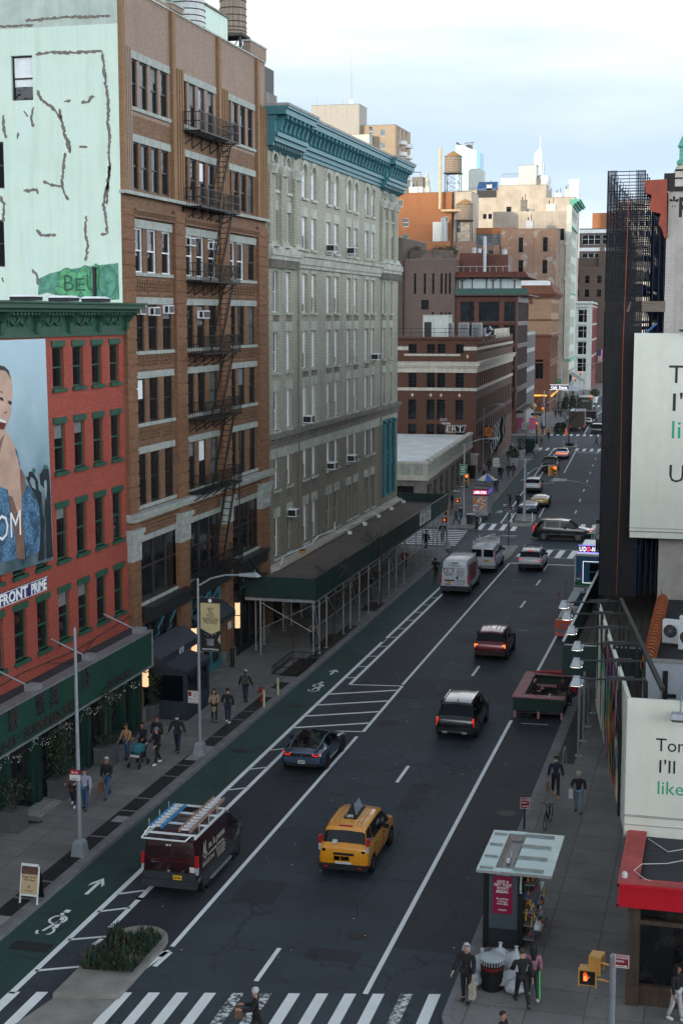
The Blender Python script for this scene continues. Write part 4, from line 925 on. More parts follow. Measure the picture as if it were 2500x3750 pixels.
def block(name,label,cat,X,Y,rot,W,D,H,mat,front=(),side=(),depth=.25,group=None,roofm='asphalt_old',st='dark+one+sash',z0=0,par=.5,sidemat=None):
 """rectangular building; local x along its south (camera) front, y away; its street side is local x=W"""
 r=thing(name,label,cat,(X,Y,0),rot,group)
 face(r,(0,0),0,W,z0,H,list(front),mat,depth,st)
 face(r,(W,0),90,D,z0,H,list(side),sidemat or mat,depth,st)
 m=MB();m.wall((0,D),-90,D,z0,H);m.wall((W,D),180,W,z0,H);m.build('rear_wall',mat,r)
 m=MB();m.box(.02,W-.02,.02,D-.02,H-par-.12,H-par);m.build('roof',roofm,r)
 m=MB()
 m.box(-.05,W+.05,-.05,.2,H,H+.1);m.box(-.05,.2,.2,D+.05,H,H+.1);m.box(W-.2,W+.05,.2,D+.05,H,H+.1);m.build('coping','dark_stone',r)
 return r
BR=2.86
def grid(xs,w,zs,st=None):
 out=[]
 for(a,b) in zs:
  for x in xs:out.append((x,x+w,a,b)+((st,) if st else()))
 return out
r=thing('corner_shop','low cream terracotta corner shop with a flat white roof','shop',(-28.2,142.5,0),BR)
M('roof_white',(.62,.64,.63),.9,var=.2,scale=.4,streak=0);W0,D0=14.,38.
m=MB();m.wall((-W0,0),0,W0,0,3.9,[(-13.5+4.5*i+W0-.5,-13.5+4.5*i+W0+3.3,.4,3.3) for i in range(3)],.3);m.wall((0,0),90,D0,0,3.9,[(1+4.6*i,4.6+4.6*i,.4,3.3) for i in range(8)],.3);m.build('wall','dark_stone',r)
m=MB();m.box(-W0,-.3,.3,.35,.4,3.3);m.box(-.4,-.3,.3,D0,.4,3.3);m.build('shop_pane','shop_glass',r)
m=MB();m.box(-W0,.25,-.25,.3,3.9,4.3);m.box(-W0,.15,-.15,.3,4.3,5.5);m.box(-W0,.3,-.3,.3,5.5,5.75);m.box(-.3,.25,.3,D0,3.9,4.3);m.box(-.3,.15,.3,D0,4.3,5.5);m.box(-.35,.3,.3,D0,5.5,5.75);m.build('parapet','cream_stone',r)
m=MB()
for i in range(11):m.box(-W0+.3+1.25*i,-W0+1.2+1.25*i,-.19,-.1,4.45,5.35);m.box(-W0+.42+1.25*i,-W0+1.08+1.25*i,-.24,-.15,4.6,5.2)
for i in range(28):m.box(.1,.2,.5+1.33*i,1.5+1.33*i,4.45,5.35)
for i in range(12):m.prism([(-.1,5.3),(.1,5.3),(.1,5.9),(0,6.05),(-.1,5.9)],lambda u,v,d,i=i:(.15+d,.2+3.1*i+u,v),-.1,.22)
m.build('relief_panels','pale_stone',r)
m=MB();m.box(-W0,-.2,.25,D0,5.3,5.42);m.build('roof','roof_white',r)
br=thing('brick_office','dark red brick office building with cream stone bands and air units on its roof','office',(-29.75,181.8,0),BR)
WB,DB=17.,50.
zs=[(5.0,6.6),(7.15,9.65),(11.1,13.0),(15.35,16.5)]
fx=[-8.45,-6.15,-4.85,-2.55]
fh=[(x+WB,x+WB+1.0,a,b,'black+grid') for x in fx for a,b in zs]
sx=[1.2+2.45*i for i in range(20)]
sh=[(x,x+1.15,a,b,'black+one+sash') for x in sx for a,b in zs]
face(br,(-WB,0),0,WB,0,17.2,fh,'banded_brick',.3);face(br,(0,0),90,DB,0,17.2,sh,'banded_brick',.3)
m=MB()
for(z0,z1,p) in((10.75,11.12,.1),(13.0,13.55,.1),(13.85,14.25,.45),(13.6,13.85,.25),(14.25,14.35,.6)):
 m.box(-WB,p,-p,.1,z0,z1);m.box(-.1,p,.1,DB,z0,z1)
m.box(-9,-2,-.06,.1,15.05,15.3);m.box(-WB,-8.5,-.06,.1,15.75,16.2);m.box(-1.6,.06,-.06,.1,15.75,16.2);m.box(-.1,.06,.1,DB,15.75,16.1)
m.build('stone_band','cream_stone',br)
m=MB();m.box(-WB,.3,-.3,.3,17.1,17.4);m.box(-.3,.3,.3,DB*.42,17.1,17.4);m.build('coping','banded_brick',br)
m=MB()
for i in range(18):x=-8.4+.5*i;m.box(-WB+i*.95,-WB+i*.95+.45,-.16,0,13.58,13.85)
m.build('dentils','pale_stone',br)
m=MB()
for x in fx:m.prism([(-.18,10.2),(0,9.95),(.18,10.2),(0,10.45)],lambda u,v,d,x=x:(x+.5+u,d,v),-.05,.02)
m.prism([(-.15,15),(0,14.7),(.15,15),(0,15.3)],lambda u,v,d:(-1.1+u,d,v),-.05,.02);m.build('stone_lozenge','cream_stone',br)
for i in range(6):
 m=MB();y=24+3.6*i;m.prism([(-.9,16.9),(.9,16.9),(.9,17.6),(.5,17.6),(.3,18.2),(-.3,18.2),(-.5,17.6),(-.9,17.6)],lambda u,v,d,y=y:(d,y+u,v),-.2,.12);m.build('stone_crest','cream_stone',br)
m=MB();m.box(-WB,-.3,.3,DB,16.7,16.9);m.build('roof','asphalt_old',br)
m=MB()
for z in(17.9,18.4):m.box(-WB,-.3,.5,.54,z,z+.05)
for i in range(12):m.box(-WB+1.45*i,-WB+1.45*i+.05,.5,.54,17.2,18.45)
m.box(-.4,-.36,.5,16,18.4,18.45);[m.box(-.4,-.36,.5+1.4*i,.55+1.4*i,17.2,18.45) for i in range(12)];m.build('roof_railing','steel_black',br)
m=MB();m.k=0
def scrib(m,s,x,z,h,w):m.text(s,h,(x,0,z),wid=w,depth=.006,bold=-.02)
for s,x,z,h,w in(('ZEX',-4.0,7.0,.35,.9),('KOK',-3.6,6.5,.35,1.),('ERT',-2.6,5.7,.65,2.),):scrib(m,s,x,z,h,w)
for(a,b) in(((-3.6,5.6),(-1.5,5.65)),((-3.7,5.6),(-3.5,6.45)),((-1.5,5.65),(-1.2,6.5)),((-3.5,6.45),(-1.2,6.5)),((-4.4,6.75),(-3.2,6.7))):m.bar((a[0],-.012,a[1]),(b[0],-.012,b[1]),.02,.035)
m.build('graffiti','ink_white',br)
rb=thing('roof_stair_house','pale grey rendered stair house with a black door on the brick office roof','stair house',(-37.,184.3,16.9),BR)
M('render_pale',(.5,.53,.5),.85,var=.2,streak=.4)
m=MB();m.wall((0,0),0,3.2,0,3.2,[(.15,1.1,0,2.3)],.2);m.wall((3.2,0),90,4,0,3.0);m.wall((0,4),-90,4,0,3.2);m.wall((3.2,4),180,3.2,0,3.2);m.face([(-.1,-.1,3.2),(3.3,-.1,3.1),(3.3,4,3.0),(-.1,4,3.2)]);m.build('wall','render_pale',rb);m=MB();m.box(.15,1.1,.15,.2,0,2.3);m.build('door','black_frame',rb)
for i,(x,y) in enumerate(((-2.6+.0,185.0),(-.9,186.5),(.6,187.6))):
 a=thing('roof_air_unit',('grey roof air conditioning unit beside the pale stair house','grey roof air conditioning unit between two others above the cream bands','grey roof air conditioning unit nearest the corner of the brick office')[i],'air unit',(-31.3+x,y,16.9),BR,'air units on the brick office roof')
 m=MB();m.box(-.65,.65,0,.7,.3,2.2);m.build('casing','galv',a);m=MB();[m.box(-.55,.55,-.02,.0,.45+.12*k,.5+.12*k) for k in range(14)];m.build('grille','steel_black',a);m=MB();[m.box(s,s+.1,.05,.65,0,.3) for s in(-.6,.5)];m.build('foot','steel_black',a)
dz=thing('roof_duct','shiny bent metal duct on the brick office roof near the railing','duct',(-29.2-1.2,188.5,16.9),BR);m=MB();m.box(-.9,.6,0,1.2,.4,1.5);m.tube([(.3,.5,.5),(1.1,.5,.6),(1.4,.5,1.3),(1.0,.5,1.6)],.3,10);m.box(-.7,-.6,.2,.9,0,.4);m.box(.3,.4,.2,.9,0,.4);m.build('duct','chrome',dz)
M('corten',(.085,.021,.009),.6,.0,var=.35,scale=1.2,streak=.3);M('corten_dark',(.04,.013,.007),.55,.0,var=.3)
GLASS('corten_glass',(.012,.017,.02),.06,.6,lo=((.03,.04,.045),.3))
M('curtain',(.42,.5,.5),.6,var=.35,scale=2,sc=(4,1,.1))
ct=thing('metal_office','modern office in rust red metal with big dark windows and a glazed roof terrace','office',(-34.1,250,0),BR)
zb=[(4.2,7.2),(7.9,11.0),(11.6,14.6),(15.3,18.4),(19.0,22.3)]
fh=[(-13.4+W0*0+WB-17+13.6+.1+4.2*i,0,0,0) for i in()]
Wc=10.4
holes=[]
for(a,b) in zb:holes+=[(Wc-9.6,Wc-7.25,a,b),(Wc-6.5,Wc-3.0,a,b),(Wc-2.2,Wc-.3,a,b)]
m=MB();m.wall((-Wc,0),0,Wc,0,23.3,holes,.35);m.build('wall','corten',ct)
m=MB();m.wall((0,0),90,22,0,23.3,[(.7+2.15*i,2.4+2.15*i,a,b) for(a,b) in zb for i in range(10)],.3);m.build('wall','corten_dark',ct)
for(x0,x1,a,b) in holes:
 o=MB();o.box(x0-Wc,x0-Wc+.08,.3,.38,a,b);o.box(x1-Wc-.08,x1-Wc,.3,.38,a,b);o.box(x0-Wc,x1-Wc,.3,.38,b-.08,b);o.box(x0-Wc,x1-Wc,.3,.38,a,a+.08);[o.box(x-.03,x+.03,.31,.37,a,b) for x in(x0-Wc+(x1-x0)/2,)] if x1-x0<3 else None
 o=o.build('window','black_frame',ct);m=MB();m.face([(x0-Wc,.36,a),(x1-Wc,.36,a),(x1-Wc,.36,b),(x0-Wc,.36,b)]);m.build('pane','corten_glass',o)
for(a,b) in zb:
 for i in range(10):
  m=MB();y=.7+2.15*i;m.box(-.32,-.26,y,y+1.7,a,b);m.build('window','corten_glass',ct)
m=MB()
for z in(7.3,11.1,14.75,18.5,22.45):
 for d in(0,.22):m.box(-Wc,.15,-.15,.05,z+d,z+d+.1);m.box(-.05,.15,.05,22,z+d,z+d+.1)
m.build('metal_band','corten',ct)
m=MB()
for z in(7.2,11.,14.7,18.5,22.4):
 for i in range(10):m.box(.0,.18,.9+2.15*i,1.3+2.15*i,z-.15,z+.55)
m.build('metal_brackets','rim_metal',ct)
m=MB();m.box(-Wc,2.0,-.9,22,23.3,23.5);m.build('cornice','corten_dark',ct)
m=MB();m.box(-Wc,-.9,1.0,1.05,23.5,26.3);m.box(-.95,-.9,1.0,18,23.5,26.3);m.build('terrace_glazing','curtain',ct)
m=MB();[m.box(-Wc+.2+2.4*i,-Wc+.35+2.4*i,.85,1.0,23.5,26.4) for i in range(4)];m.box(-Wc,-.8,.85,1,26.2,26.4);m.build('terrace_post','black_frame',ct)
for x in(-9.3,-4.1,-.5):
 m=MB();m.cyl(x,-.3,23.5,26.4,.14,8);[m.bar((x,-.3,25.6),(x+dx,-.3,26.4),.12) for dx in(-.9,.9)];m.build('terrace_column','corten_dark',ct)
m=MB();m.box(-Wc,1.8,-.8,22,26.4,26.55);m.mesh([(-Wc,-.8,26.55),(1.8,-.8,26.55),(1.2,.2,27.3),(-Wc,.2,27.3),(1.8,22,26.55),(1.2,21,27.3)],[(0,1,2,3),(1,4,5,2)]);m.box(-Wc,1.2,.2,21,26.55,27.3);m.build('terrace_roof','corten',ct)
m=MB();m.face([(-Wc,-.75,23.5),(1.7,-.75,23.5),(1.7,-.75,24.5),(-Wc,-.75,24.5)]);m.box(-Wc,1.7,-.78,-.72,24.48,24.54);m.build('glass_balustrade',GLASS('rail_glass',(.05,.1,.09),.05,.6),ct)
m=MB();m.box(-10.3,-6.2,4,12,27.3,30.6);m.box(-5.6,-2.2,6,14,27.3,30.4);m.box(-6.2,-5.6,6,10,27.3,30.5);m.build('roof_plant_screen','corten',ct)
m=MB();m.box(-10.3,-1.5,.6,.64,28.2,28.26);[m.box(-10.3+1.1*i,-10.25+1.1*i,.6,.64,27.3,28.26) for i in range(9)];m.build('roof_railing','galv',ct)
for(x,y,h) in((-5.9,3,6.0),(-8.4,9,4.4),(-7.6,9.5,4.3),(-3,8,4.0)):
 m=MB();m.cyl(x,y,27.3,27.3+h,.28 if h>5 else.4,10);m.build('flue','galv',ct)
m=MB();m.box(-.1,1.2,.5,21,3.6,4.0);m.build('canopy','steel_black',ct)
BRICK('purple_brick',(.15,.105,.085),(.1,.068,.056),(.09,.07,.06),stain=.35)
BRICK('soot_shade_brick',(.1,.075,.06),(.07,.052,.042),(.05,.04,.035),stain=.4)
sl=[(-46.75+48.3+.0,.36),(3.1,.34),(4.4,.34),(5.7,.34),(6.4,.3),(7.0,.32)]
block('brick_warehouse','dark purple brick warehouse with narrow slit windows behind the brick office','warehouse',-53.3,249,0,8.75,20,29.4,'purple_brick',front=[(x*1.1,x*1.1+w*1.1,23.65,27.1,'black+one+thin') for x,w in sl]+[(2.97,4.3,21,22.65,'black+one+grid')]+[(x*1.1,x*1.1+w*1.1,17.2,20.6,'black+one+thin') for x,w in sl[2:]])
block('brick_party_wall','narrow soot dark brick flank between the grey apartment building and the slit window warehouse','building',-58.6,248.5,0,5.2,20,33.,'soot_shade_brick')
m=MB();
pl=thing('roof_planting','scrubby brown and green planting on the warehouse roof behind a weathered fence','planting',(-49.6,254,29.4))
M('shrub_brown',(.09,.065,.045),.9,var=.4);M('shrub_green',(.035,.055,.03),.9,var=.4)
for k,(x,c) in enumerate(((-2.6,'shrub_brown'),(1.0,'shrub_brown'),(2.2,'shrub_brown'),(3.6,'shrub_green'))):
 m=MB()
 for i in range(420):
  a=Vector((random.gauss(0,1),random.gauss(0,1),random.gauss(0,1))).normalized()*random.random()**.4;m.leaf((x+a.x*1.1,a.y,1.4+a.z*1.2),.3)
 m.build('shrub',c,pl)
fn=thing('roof_fence','weathered board fence around the warehouse roof planting','fence',(-53.3,252,29.4));m=MB();[m.box(.45+.3*i,.7+.3*i,0,.04,0,1.7+random.uniform(-.1,.1)) for i in range(25)];m.box(.4,7.9,.04,.1,.4,.55);m.build('boards','plank',fn)
block('slim_office','slim blue grey office squeezed between the rust metal office and the red sandstone building','office',-44.5,272,BR,9.2,20,17,'grey_frame',side=grid([.6+1.6*i for i in range(12)],1.3,[(3,5.8),(6.6,9.6),(10.4,13.2),(14,16.4)],'black+one+thin'))
BRICK('sandstone',(.17,.062,.034),(.125,.044,.025),(.1,.05,.03),stain=.4);BRICK('tan_stone',(.32,.2,.125),(.26,.155,.09),(.2,.13,.08),bw=.5,rh=.25,stain=.3)
rm=thing('romanesque_building','round arched sandstone and tan brick corner building with heavy dark cornice','building',(-35.2,309,0),BR)
W1,D1=14.,26.
fr=[(W1-6.6+2.6*0,W1-4.6,19.5,22.4),(W1-6.6,W1-4.6,12,15)];sd=grid([.8+1.05*i for i in range(24)],.6,[(5,9.5),(11,14.8),(16.4,19.2),(20.6,22.6)],'black+one+thin')
m=MB();face(rm,(-W1,0),0,W1,16,24.3,[(W1-6.6,W1-4.6,19.3,22.4,'grey+one+pair')],'tan_stone',.4);face(rm,(-W1,0),0,W1,0,16,[(W1-6.6,W1-4.6,7,11,'black+one+pair'),(W1-3,W1-1.4,7,11,'black+one+pair')],'sandstone',.4)
face(rm,(0,0),90,D1,0,16,[h for h in sd if h[3]<16],'sandstone',.4);face(rm,(0,0),90,D1,16,24.3,[h for h in sd if h[3]>16],'tan_stone',.4)
m=MB();arch(m,-5.6,22.4,1.0,1.9,-.15,.1,12);
for i in range(12):
 n0=len(m.v);arch(m,1.6+2.1*i-0,14.8,.75,1.1,-.12,.1,8);m.xform(n0,Matrix(((0,-1,0,0),(1,0,0,0),(0,0,1,0),(0,0,0,1))))
m.build('arch_surround','sandstone',rm)
m=MB()
for z,p,h in((23.6,.5,.4),(24,.9,.35),(24.35,1.3,.4),(19.0,.25,.3),(15.8,.3,.35),(10.2,.25,.3)):m.box(-W1,p,-p,.1,z,z+h);m.box(-.1,p,.1,D1,z,z+h)
m.build('cornice','sandstone',rm)
m=MB();m.box(-W1,.2,-.2,D1,24.8,26.2);m.mesh([(-W1,-.9,24.75),(.9,-.9,24.75),(0,.3,25.9),(-W1,.3,25.9),(.9,D1,24.75),(0,D1,25.9)],[(0,1,2,3),(1,4,5,2)]);m.build('roof','sandstone',rm);m=MB();m.box(-W1+2,-1,2,12,26.2,27.2);m.build('roof_deck','roof_white',rm)
m=MB();[m.lathe([(.16,3.2),(.16,3.6)],.3,2+5*i,0,8) for i in range(5)];m.box(-8,-.5,-.5,-.2,3.4,3.7);m.build('wall_lamps','gold_lamp',rm)
M('cream_white',(.5,.53,.46),.85,var=.2,streak=.35,scale=1.);M('copper_green',(.1,.38,.28),.6,var=.25)
M('render_tan',(.43,.375,.305),.9,var=.28,scale=.22,streak=.4,bmp=.2);BRICK('patchy_brick',(.25,.135,.085),(.18,.09,.055),(.24,.2,.16),stain=.6,stain_c=(.13,.1,.085),big=.16,patch=((.27,.235,.2),.45,.56))
cr=thing('cream_tower','tall cream stone building with a green copper cornice and tan rendered flank','building',(-35.2,347,0),BR)
sd=[(1.0+2.2*i+(.5*(i//3)),2.4+2.2*i+(.5*(i//3)),a,a+2.5,'dark+one+pair') for a in[5+4.1*k for k in range(10)] for i in range(9)]
face(cr,(0,0),90,26,0,46.2,sd,'cream_white',.3)
fr=[(18-12+.0,18-9.9,36.9,39.8,'white+one+sky'),(18-6.8,18-4.9,37.2,39.8,'white+one+sky'),(18-3.6,18-1.6,37.2,39.8,'black+one')]
m=MB();face(cr,(-18,0),0,18,30,43.8,fr,'render_tan',.3);face(cr,(-18,0),0,18,0,30,[],'render_tan');m.wall((-18,26),-90,26,0,43.8);m.build('rear_wall','render_tan',cr)
m=MB()
for(z,p,h) in((45.0,.4,.4),(45.4,1.,.4),(45.8,1.7,.35),(46.15,2.,.25),(40,.35,.4),(9.5,.4,.5),(25,.3,.3)):m.box(-.5,p,-p*.4,26.3,z,z+h)
m.build('cornice','copper_green',cr);
for z,p,h in((40,.35,.4),(9.5,.4,.5),(25,.3,.3)):
 pass
m=MB();m.box(-1.2,.05,-.35,.1,10,45);m.box(-1.5,.2,-.6,.1,28,28.8);m.box(-1.5,.2,-.6,.1,36,36.6);m.build('corner_pier','cream_white',cr)
m=MB();m.box(-18,0,.1,26,43.3,43.8);m.box(-11,-9,3,6,43.8,44.6);m.build('roof','conc_light',cr)
aw=MB();aw.mesh([(.1,2,6.5),(.1,16,6.5),(3,16,4.6),(3,2,4.6),(3,16,3.6),(3,2,3.6)],[(0,1,2,3),(3,2,4,5)]);aw=aw.build('awning','black_plastic',cr);m=MB();m.text('HEYDAY',.9,(3.02,6,3.75),U=(0,1,0),V=(0,0,1),N=(1,0,0),wid=5,depth=.03);m.build('awning_lettering','ink_white',aw)
for i in range(3):m=MB();m.box(.02,.06,1+8*i,8+8*i,.3,4.4);m.build('shop_pane','shop_glass',cr)
block('patchy_brick_building','whitewashed patchy brick building with two arched windows in front of the tan rendered wall','building',-49.9,337,0,12.4,8,39.3,'patchy_brick',front=[(9.4,10.5,34.2,37.4,'black+one+sash'),(4.0,5.0,34.1,37.4,'black+one+sash'),(4.0,5.1,29.4,32.4,'black+one+sash'),(9.4,10.5,29.4,32.4,'black+one+sash'),(4.0,5.,26,27.8,'black+one')],depth=.35)
block('studio_building','low brick building with a long studio window band and grey parapet','building',-62.5,336,0,12.4,8,35.6,'patchy_brick',front=[(1.5+2.1*i,2.6+2.1*i,32.2,34.6,'grey+one+pair') for i in range(5)])
st_=thing('studio_penthouse','brick rooftop studio with a gridded glass front and an orange lit parapet','penthouse',(-57.5,339,35.5));BRICK('orange_brick',(.34,.135,.052),(.25,.09,.036),(.2,.1,.05),stain=.3,big=.14)
m=MB();m.wall((0,0),0,10.4,0,4.2,[(.3,8.8,.4,2.9)],.2);m.wall((10.4,0),90,6,0,4.2);m.box(0,10.4,0,6,4.15,4.25);m.build('wall','orange_brick',st_);m=MB();[m.box(.3+.42*i,.36+.42*i,.15,.2,.4,2.9) for i in range(21)];[m.box(.3,8.8,.15,.2,z,z+.06) for z in(.4,1.0,1.6,2.2,2.85)];o=m.build('window','grey_frame',st_);m=MB();m.box(.3,8.8,.21,.24,.4,2.9);m.build('pane','pane_bright',o)
m=MB();m.mesh([(8.9,-.1,0),(10.6,-.1,0),(10.6,-.1,3.6)],[(0,1,2)]);m.build('sloping_flashing','roof_white',st_)
ob=block('brick_warehouse','big orange brick warehouse wall catching the low sun','warehouse',-73.5,331,0,13.4,16,47.2,'orange_brick',front=[(2.2,3.6,39.8,41.7,'white+one+sash+sky'),(2.2,3.6,36.3,38.2,'white+one+sash+sky'),(1.0,2.3,44.2,45.8,'white+one+sky'),(11.2,12.6,39.6,41.9,'white+one+sash+sky')])
block('rendered_flank','tan rendered flank wall beside the orange brick warehouse under the lower water tank','building',-59.9,332,0,4.0,10,47.3,'render_tan',front=[(.5,1.7,38.3,41,'white+one+sash+sky')])
m=MB()
u=thing('roof_stair_house','pale blue grey stair house with vent pipes against the orange brick wall','stair house',(-63.9,328.5,36.2));m.box(0,3.,0,2.4,0,4.4);m.build('wall','render_pale',u);m=MB();[m.cyl(2.0+.3*i,-.3,0,5.3,.12,8) for i in range(4)];m.build('vent_pipe','galv',u)
block('brick_block_below','lower brick block under the pale stair house','building',-66,327,0,6.2,6,36.2,'orange_brick')
for k_,(x_,y_,z_,w_,h_) in enumerate(((-69.5,331.6,47.2,1.6,1.2),(-72.2,332,47.2,1.2,.9),(-52.6,420.5,56,1.1,1.6),(-47.5,420,52.4,2.2,1.2),(-44.6,420,52.4,1.,2.2),(-60.6,338,35.6,1.2,1.0),(-44.5,338.5,39.3,1.5,1.8),(-41.2,348,43.8,2.2,1.6),(-47.2,348.6,43.8,1.4,2.6),(-66.6,421,54.9,1.5,1.4))):
 o_=thing('roof_vent',('small grey vent box on the orange brick warehouse roof','lower vent box at the left of the orange brick warehouse roof','narrow vent beside the pale lift house','wide vent box above the green copper cornice flank','tall slim vent near the copper cornice','vent box on the studio roof','dark vent on the patchy brick parapet','vent box on the cream tower roof','tall chimney box on the cream tower roof','vent box by the blue pitched skylight')[k_],'roof vent',(x_,y_,z_));m=MB();m.box(0,w_,0,1.2,0,h_);m.box(-.08,w_+.08,-.08,1.28,h_,h_+.15);m.build('casing',('galv','galv','dark_stone')[k_%3] if k_%3!=1 else 'render_pale',o_);m=MB();m.cyl(w_*.3,.4,h_,h_+.9,.12,6);m.cyl(w_*.75,.4,h_,h_+1.5,.07,6);m.build('vent_pipe','steel_black',o_)
pp=thing('flue_pipe','tall thin metal flue pipe beside the raised water tank','flue pipe',(-62.5,329.6,47));m=MB();m.tube([(0,0,9.8),(0,0,-3.5),(.4,0,-3.9),(5,0,-3.9)],.34,10);m.build('pipe','tank_pipe' if 'tank_pipe' in MATS else M('tank_pipe',(.5,.36,.22),.5,.3,var=.3),pp)
tank('water_tank','wooden water tank high on a black steel frame above the orange brick wall',-62.4,345,46.5,2.0,3.7,6.2,rh=1.3)
tank('water_tank','lower wooden water tank on a black lattice stand in front of the tan rendered flank',-57.2,331,36.3,1.85,3.4,4.8,rh=1.2)
block('tank_deck_block','brick stair tower carrying the lower water tank','building',-59.6,329.5,0,5,3,36.3,'patchy_brick')
block('tan_block','large tan rendered block with rooftop boxes behind the patchy brick building','building',-63.0,420,0,13.2,14,56,'render_tan',front=[(2.2,3.6,48.2,50.2,'dark+one'),(8.6,9.8,46.,48,'dark+one+sash')])
block('tan_block','lower tan rendered block behind the blue skylight','building',-76.4,421,0,13.4,14,54.9,'render_tan',front=[(8.9,9.9,47.0,48.4,'dark+one'),(10.4,11.4,47.,48.4,'dark+one'),(2.4,3.6,50,52,'dark+one+sash')])
block('tan_block','tan rendered block joining the cream tower roof','building',-49.8,419,0,8,14,52.4,'render_tan')
w=thing('roof_lift_house','white and pale grey lift house, the tallest box on the tan block roof','lift house',(-58,424,56));m=MB();m.box(0,4.9,0,5,0,5.8);m.build('wall','render_pale',w);m=MB();m.box(-.1,5,-.1,5.1,5.8,5.95);m.build('coping','conc_light',w)
w=thing('roof_lift_house','low white box with a railing on the tan block roof','lift house',(-63,424,56));m=MB();m.box(0,4.9,0,5,0,2.4);m.build('wall','roof_white',w);m=MB();[m.box(.2+.5*i,.25+.5*i,0,.05,2.4,3.6) for i in range(10)];m.box(.2,4.8,0,.05,3.55,3.62);m.build('railing','steel_black',w)
w=thing('roof_lift_house','white curved metal plant room right of the pale lift house','lift house',(-53,426,55));m=MB();m.lathe([(2.2,0),(2.2,3.6),(1.6,4.3)],1.4,2,0,20);m.build('wall','roof_white',w)
w=thing('roof_plant_room','grey rooftop plant room with sloped top behind the upper water tank','plant room',(-76.7,450,50));m=MB();m.prism([(0,0),(4.3,0),(4.3,13.2),(3.6,13.8),(.6,13.8),(0,13.)],lambda u,v,d:(u,d,v),0,5);m.build('wall','render_pale',w);m=MB();m.box(-.05,4.35,-.1,5,8,8.2);m.build('joint','galv',w)
w=thing('roof_skylight','blue pitched skylight on the lower tan block','skylight',(-69.3,421,54.9));m=MB();m.prism([(0,0),(3,0),(3,2.6),(0,.6)],lambda u,v,d:(d,u,v),0,5.5);m.build('glazing',M('skylight_blue',(.03,.09,.22),.2,var=.4,scale=1.),w);m=MB();m.box(0,5.5,-.1,0,-2,0);m.build('frame','steel_black',w)
M('castiron_white',(.5,.54,.5),.6,var=.15,streak=.3);BRICK('deep_red',(.2,.03,.032),(.16,.025,.027),(.1,.02,.02),stain=.25)
wr=thing('cast_iron_building','white cast iron front with a deep red brick flank in white trim','building',(-35.2,405,0),BR)
fz=[(5,8.6),(9.6,13),(14,17.2),(18.2,21.6)]
face(wr,(-8.5,0),0,8.5,0,23.6,[(x,x+2.9,a,b,'white+one+pair') for x in(.8,4.9) for a,b in fz],'castiron_white',.4);face(wr,(0,0),90,40,0,23.6,[(.8+2.0*i,1.6+2.0*i,a,b,'dark+one+sash') for i in range(19) for a,b in fz],'deep_red',.3)
m=MB()
for z,p in((8.9,.35),(13.3,.35),(17.5,.35),(22.3,.5),(23.2,.8)):m.box(-8.5,p,-p,.1,z,z+.4);m.box(-.1,p*.4,.1,40,z,z+.25)
m.box(-1.3,.1,-.3,.1,0,23);m.box(-4.6,-3.8,-.25,.1,0,23);m.build('cornice','castiron_white',wr);m=MB();m.box(-8.5,-.05,0,40,23.6,23.8);m.build('roof','roof_white',wr)
block('brown_brick_block','dark brown brick block with a chimney stack behind the cast iron building','building',-46,452,0,12.5,30,37,'purple_brick',side=[])
ch=thing('chimney','tall brick chimney stack at the corner of the dark brown block','chimney',(-36.6,451,24));m=MB();m.box(-1,1,0,1.6,0,15);m.build('stack','purple_brick',ch);m=MB();m.box(-.7,.7,.2,1.3,15,16.4);m.build('pots','dark_stone',ch)
block('terracotta_loft','narrow terracotta loft building with many windows at the end of the left row','building',-46,446,BR,12.2,60,34,'purple_brick',sidemat='sandstone',front=[(x,x+1.3,a,a+2.2,'dark+one+sash') for x in(2,5,8.5) for a in(25.5,29.5)],side=grid([1+3.6*i for i in range(16)],2.2,[(6,9),(11,14),(16,19),(21,24),(26,29),(30.5,33)],'dark+one+sash'))
wb_=block('white_band_building','grey brown building with white bands and wide windows beyond the cream tower','building',-50,520,0,16,30,49.5,'purple_brick',front=grid([1,7.8],6.2,[(37.8,41.2),(44.2,47.4)],'white+one+triple'))
[(lambda m_2:(m_2.box(0,16.2,-.3,-.02,z,z+1.2),m_2.build('concrete_band','roof_white',wb_)))(MB()) for z in(36.2,41.9,48.0)]
block('ochre_block','small ochre brick block with a blue tank on the roof of the white banded building','building',-47.5,540,0,10,16,56,'orange_brick')
block('pale_hotel','pale hotel with rows of windows far beyond the ochre block','hotel',-46,620,0,22,30,66,'cream_stone',front=grid([1+2.4*i for i in range(8)],1.4,[(52,54),(56,58),(60,62)],'dark+one'))
M('conc_tower',(.36,.34,.3),.9,var=.2,streak=.35);BRICK('buff_brick',(.35,.26,.17),(.3,.22,.14),(.3,.25,.2),stain=.25,big=.1)
block('concrete_tower','blank concrete tower top with antennas behind the teal cornice','tower',-111.7,400,0,13.4,9,76.8,'conc_tower')
bt_=block('apartment_tower','buff brick apartment tower with rounded white balconies','tower',-98.4,402,0,9.7,20,71.3,'buff_brick',front=[(2.6,3.8,68.8,70.6,'white+one+sash+sky'),(2.6,3.8,66.2,68,'white+one+sash+sky'),(2.4,3.2,70.2,71.1,'white+one')]+[(5.6+0,7,a,a+1.8,'white+one+sky') for a in(62,65,68.4)],side=[(3+5.2*i,4.6+5.2*i,a,a+1.8,'white+one+pair') for i in range(3) for a in(58,61,64,67,69.2)])
for i in range(2):
 for a in(58,61,64,67):
  m=MB();m.lathe([(1.7,0),(1.7,1.0)],9.9,6.5+8*i,a-.4,14);m.build('balcony','roof_white',bt_)
block('apartment_tower','white stepped apartment block between the concrete top and the balcony tower','tower',-106,398,0,11,8,68.5,'cream_white',front=[(1+1.6*i,2.1+1.6*i,65,66.6,'dark+one+sash') for i in range(6)])
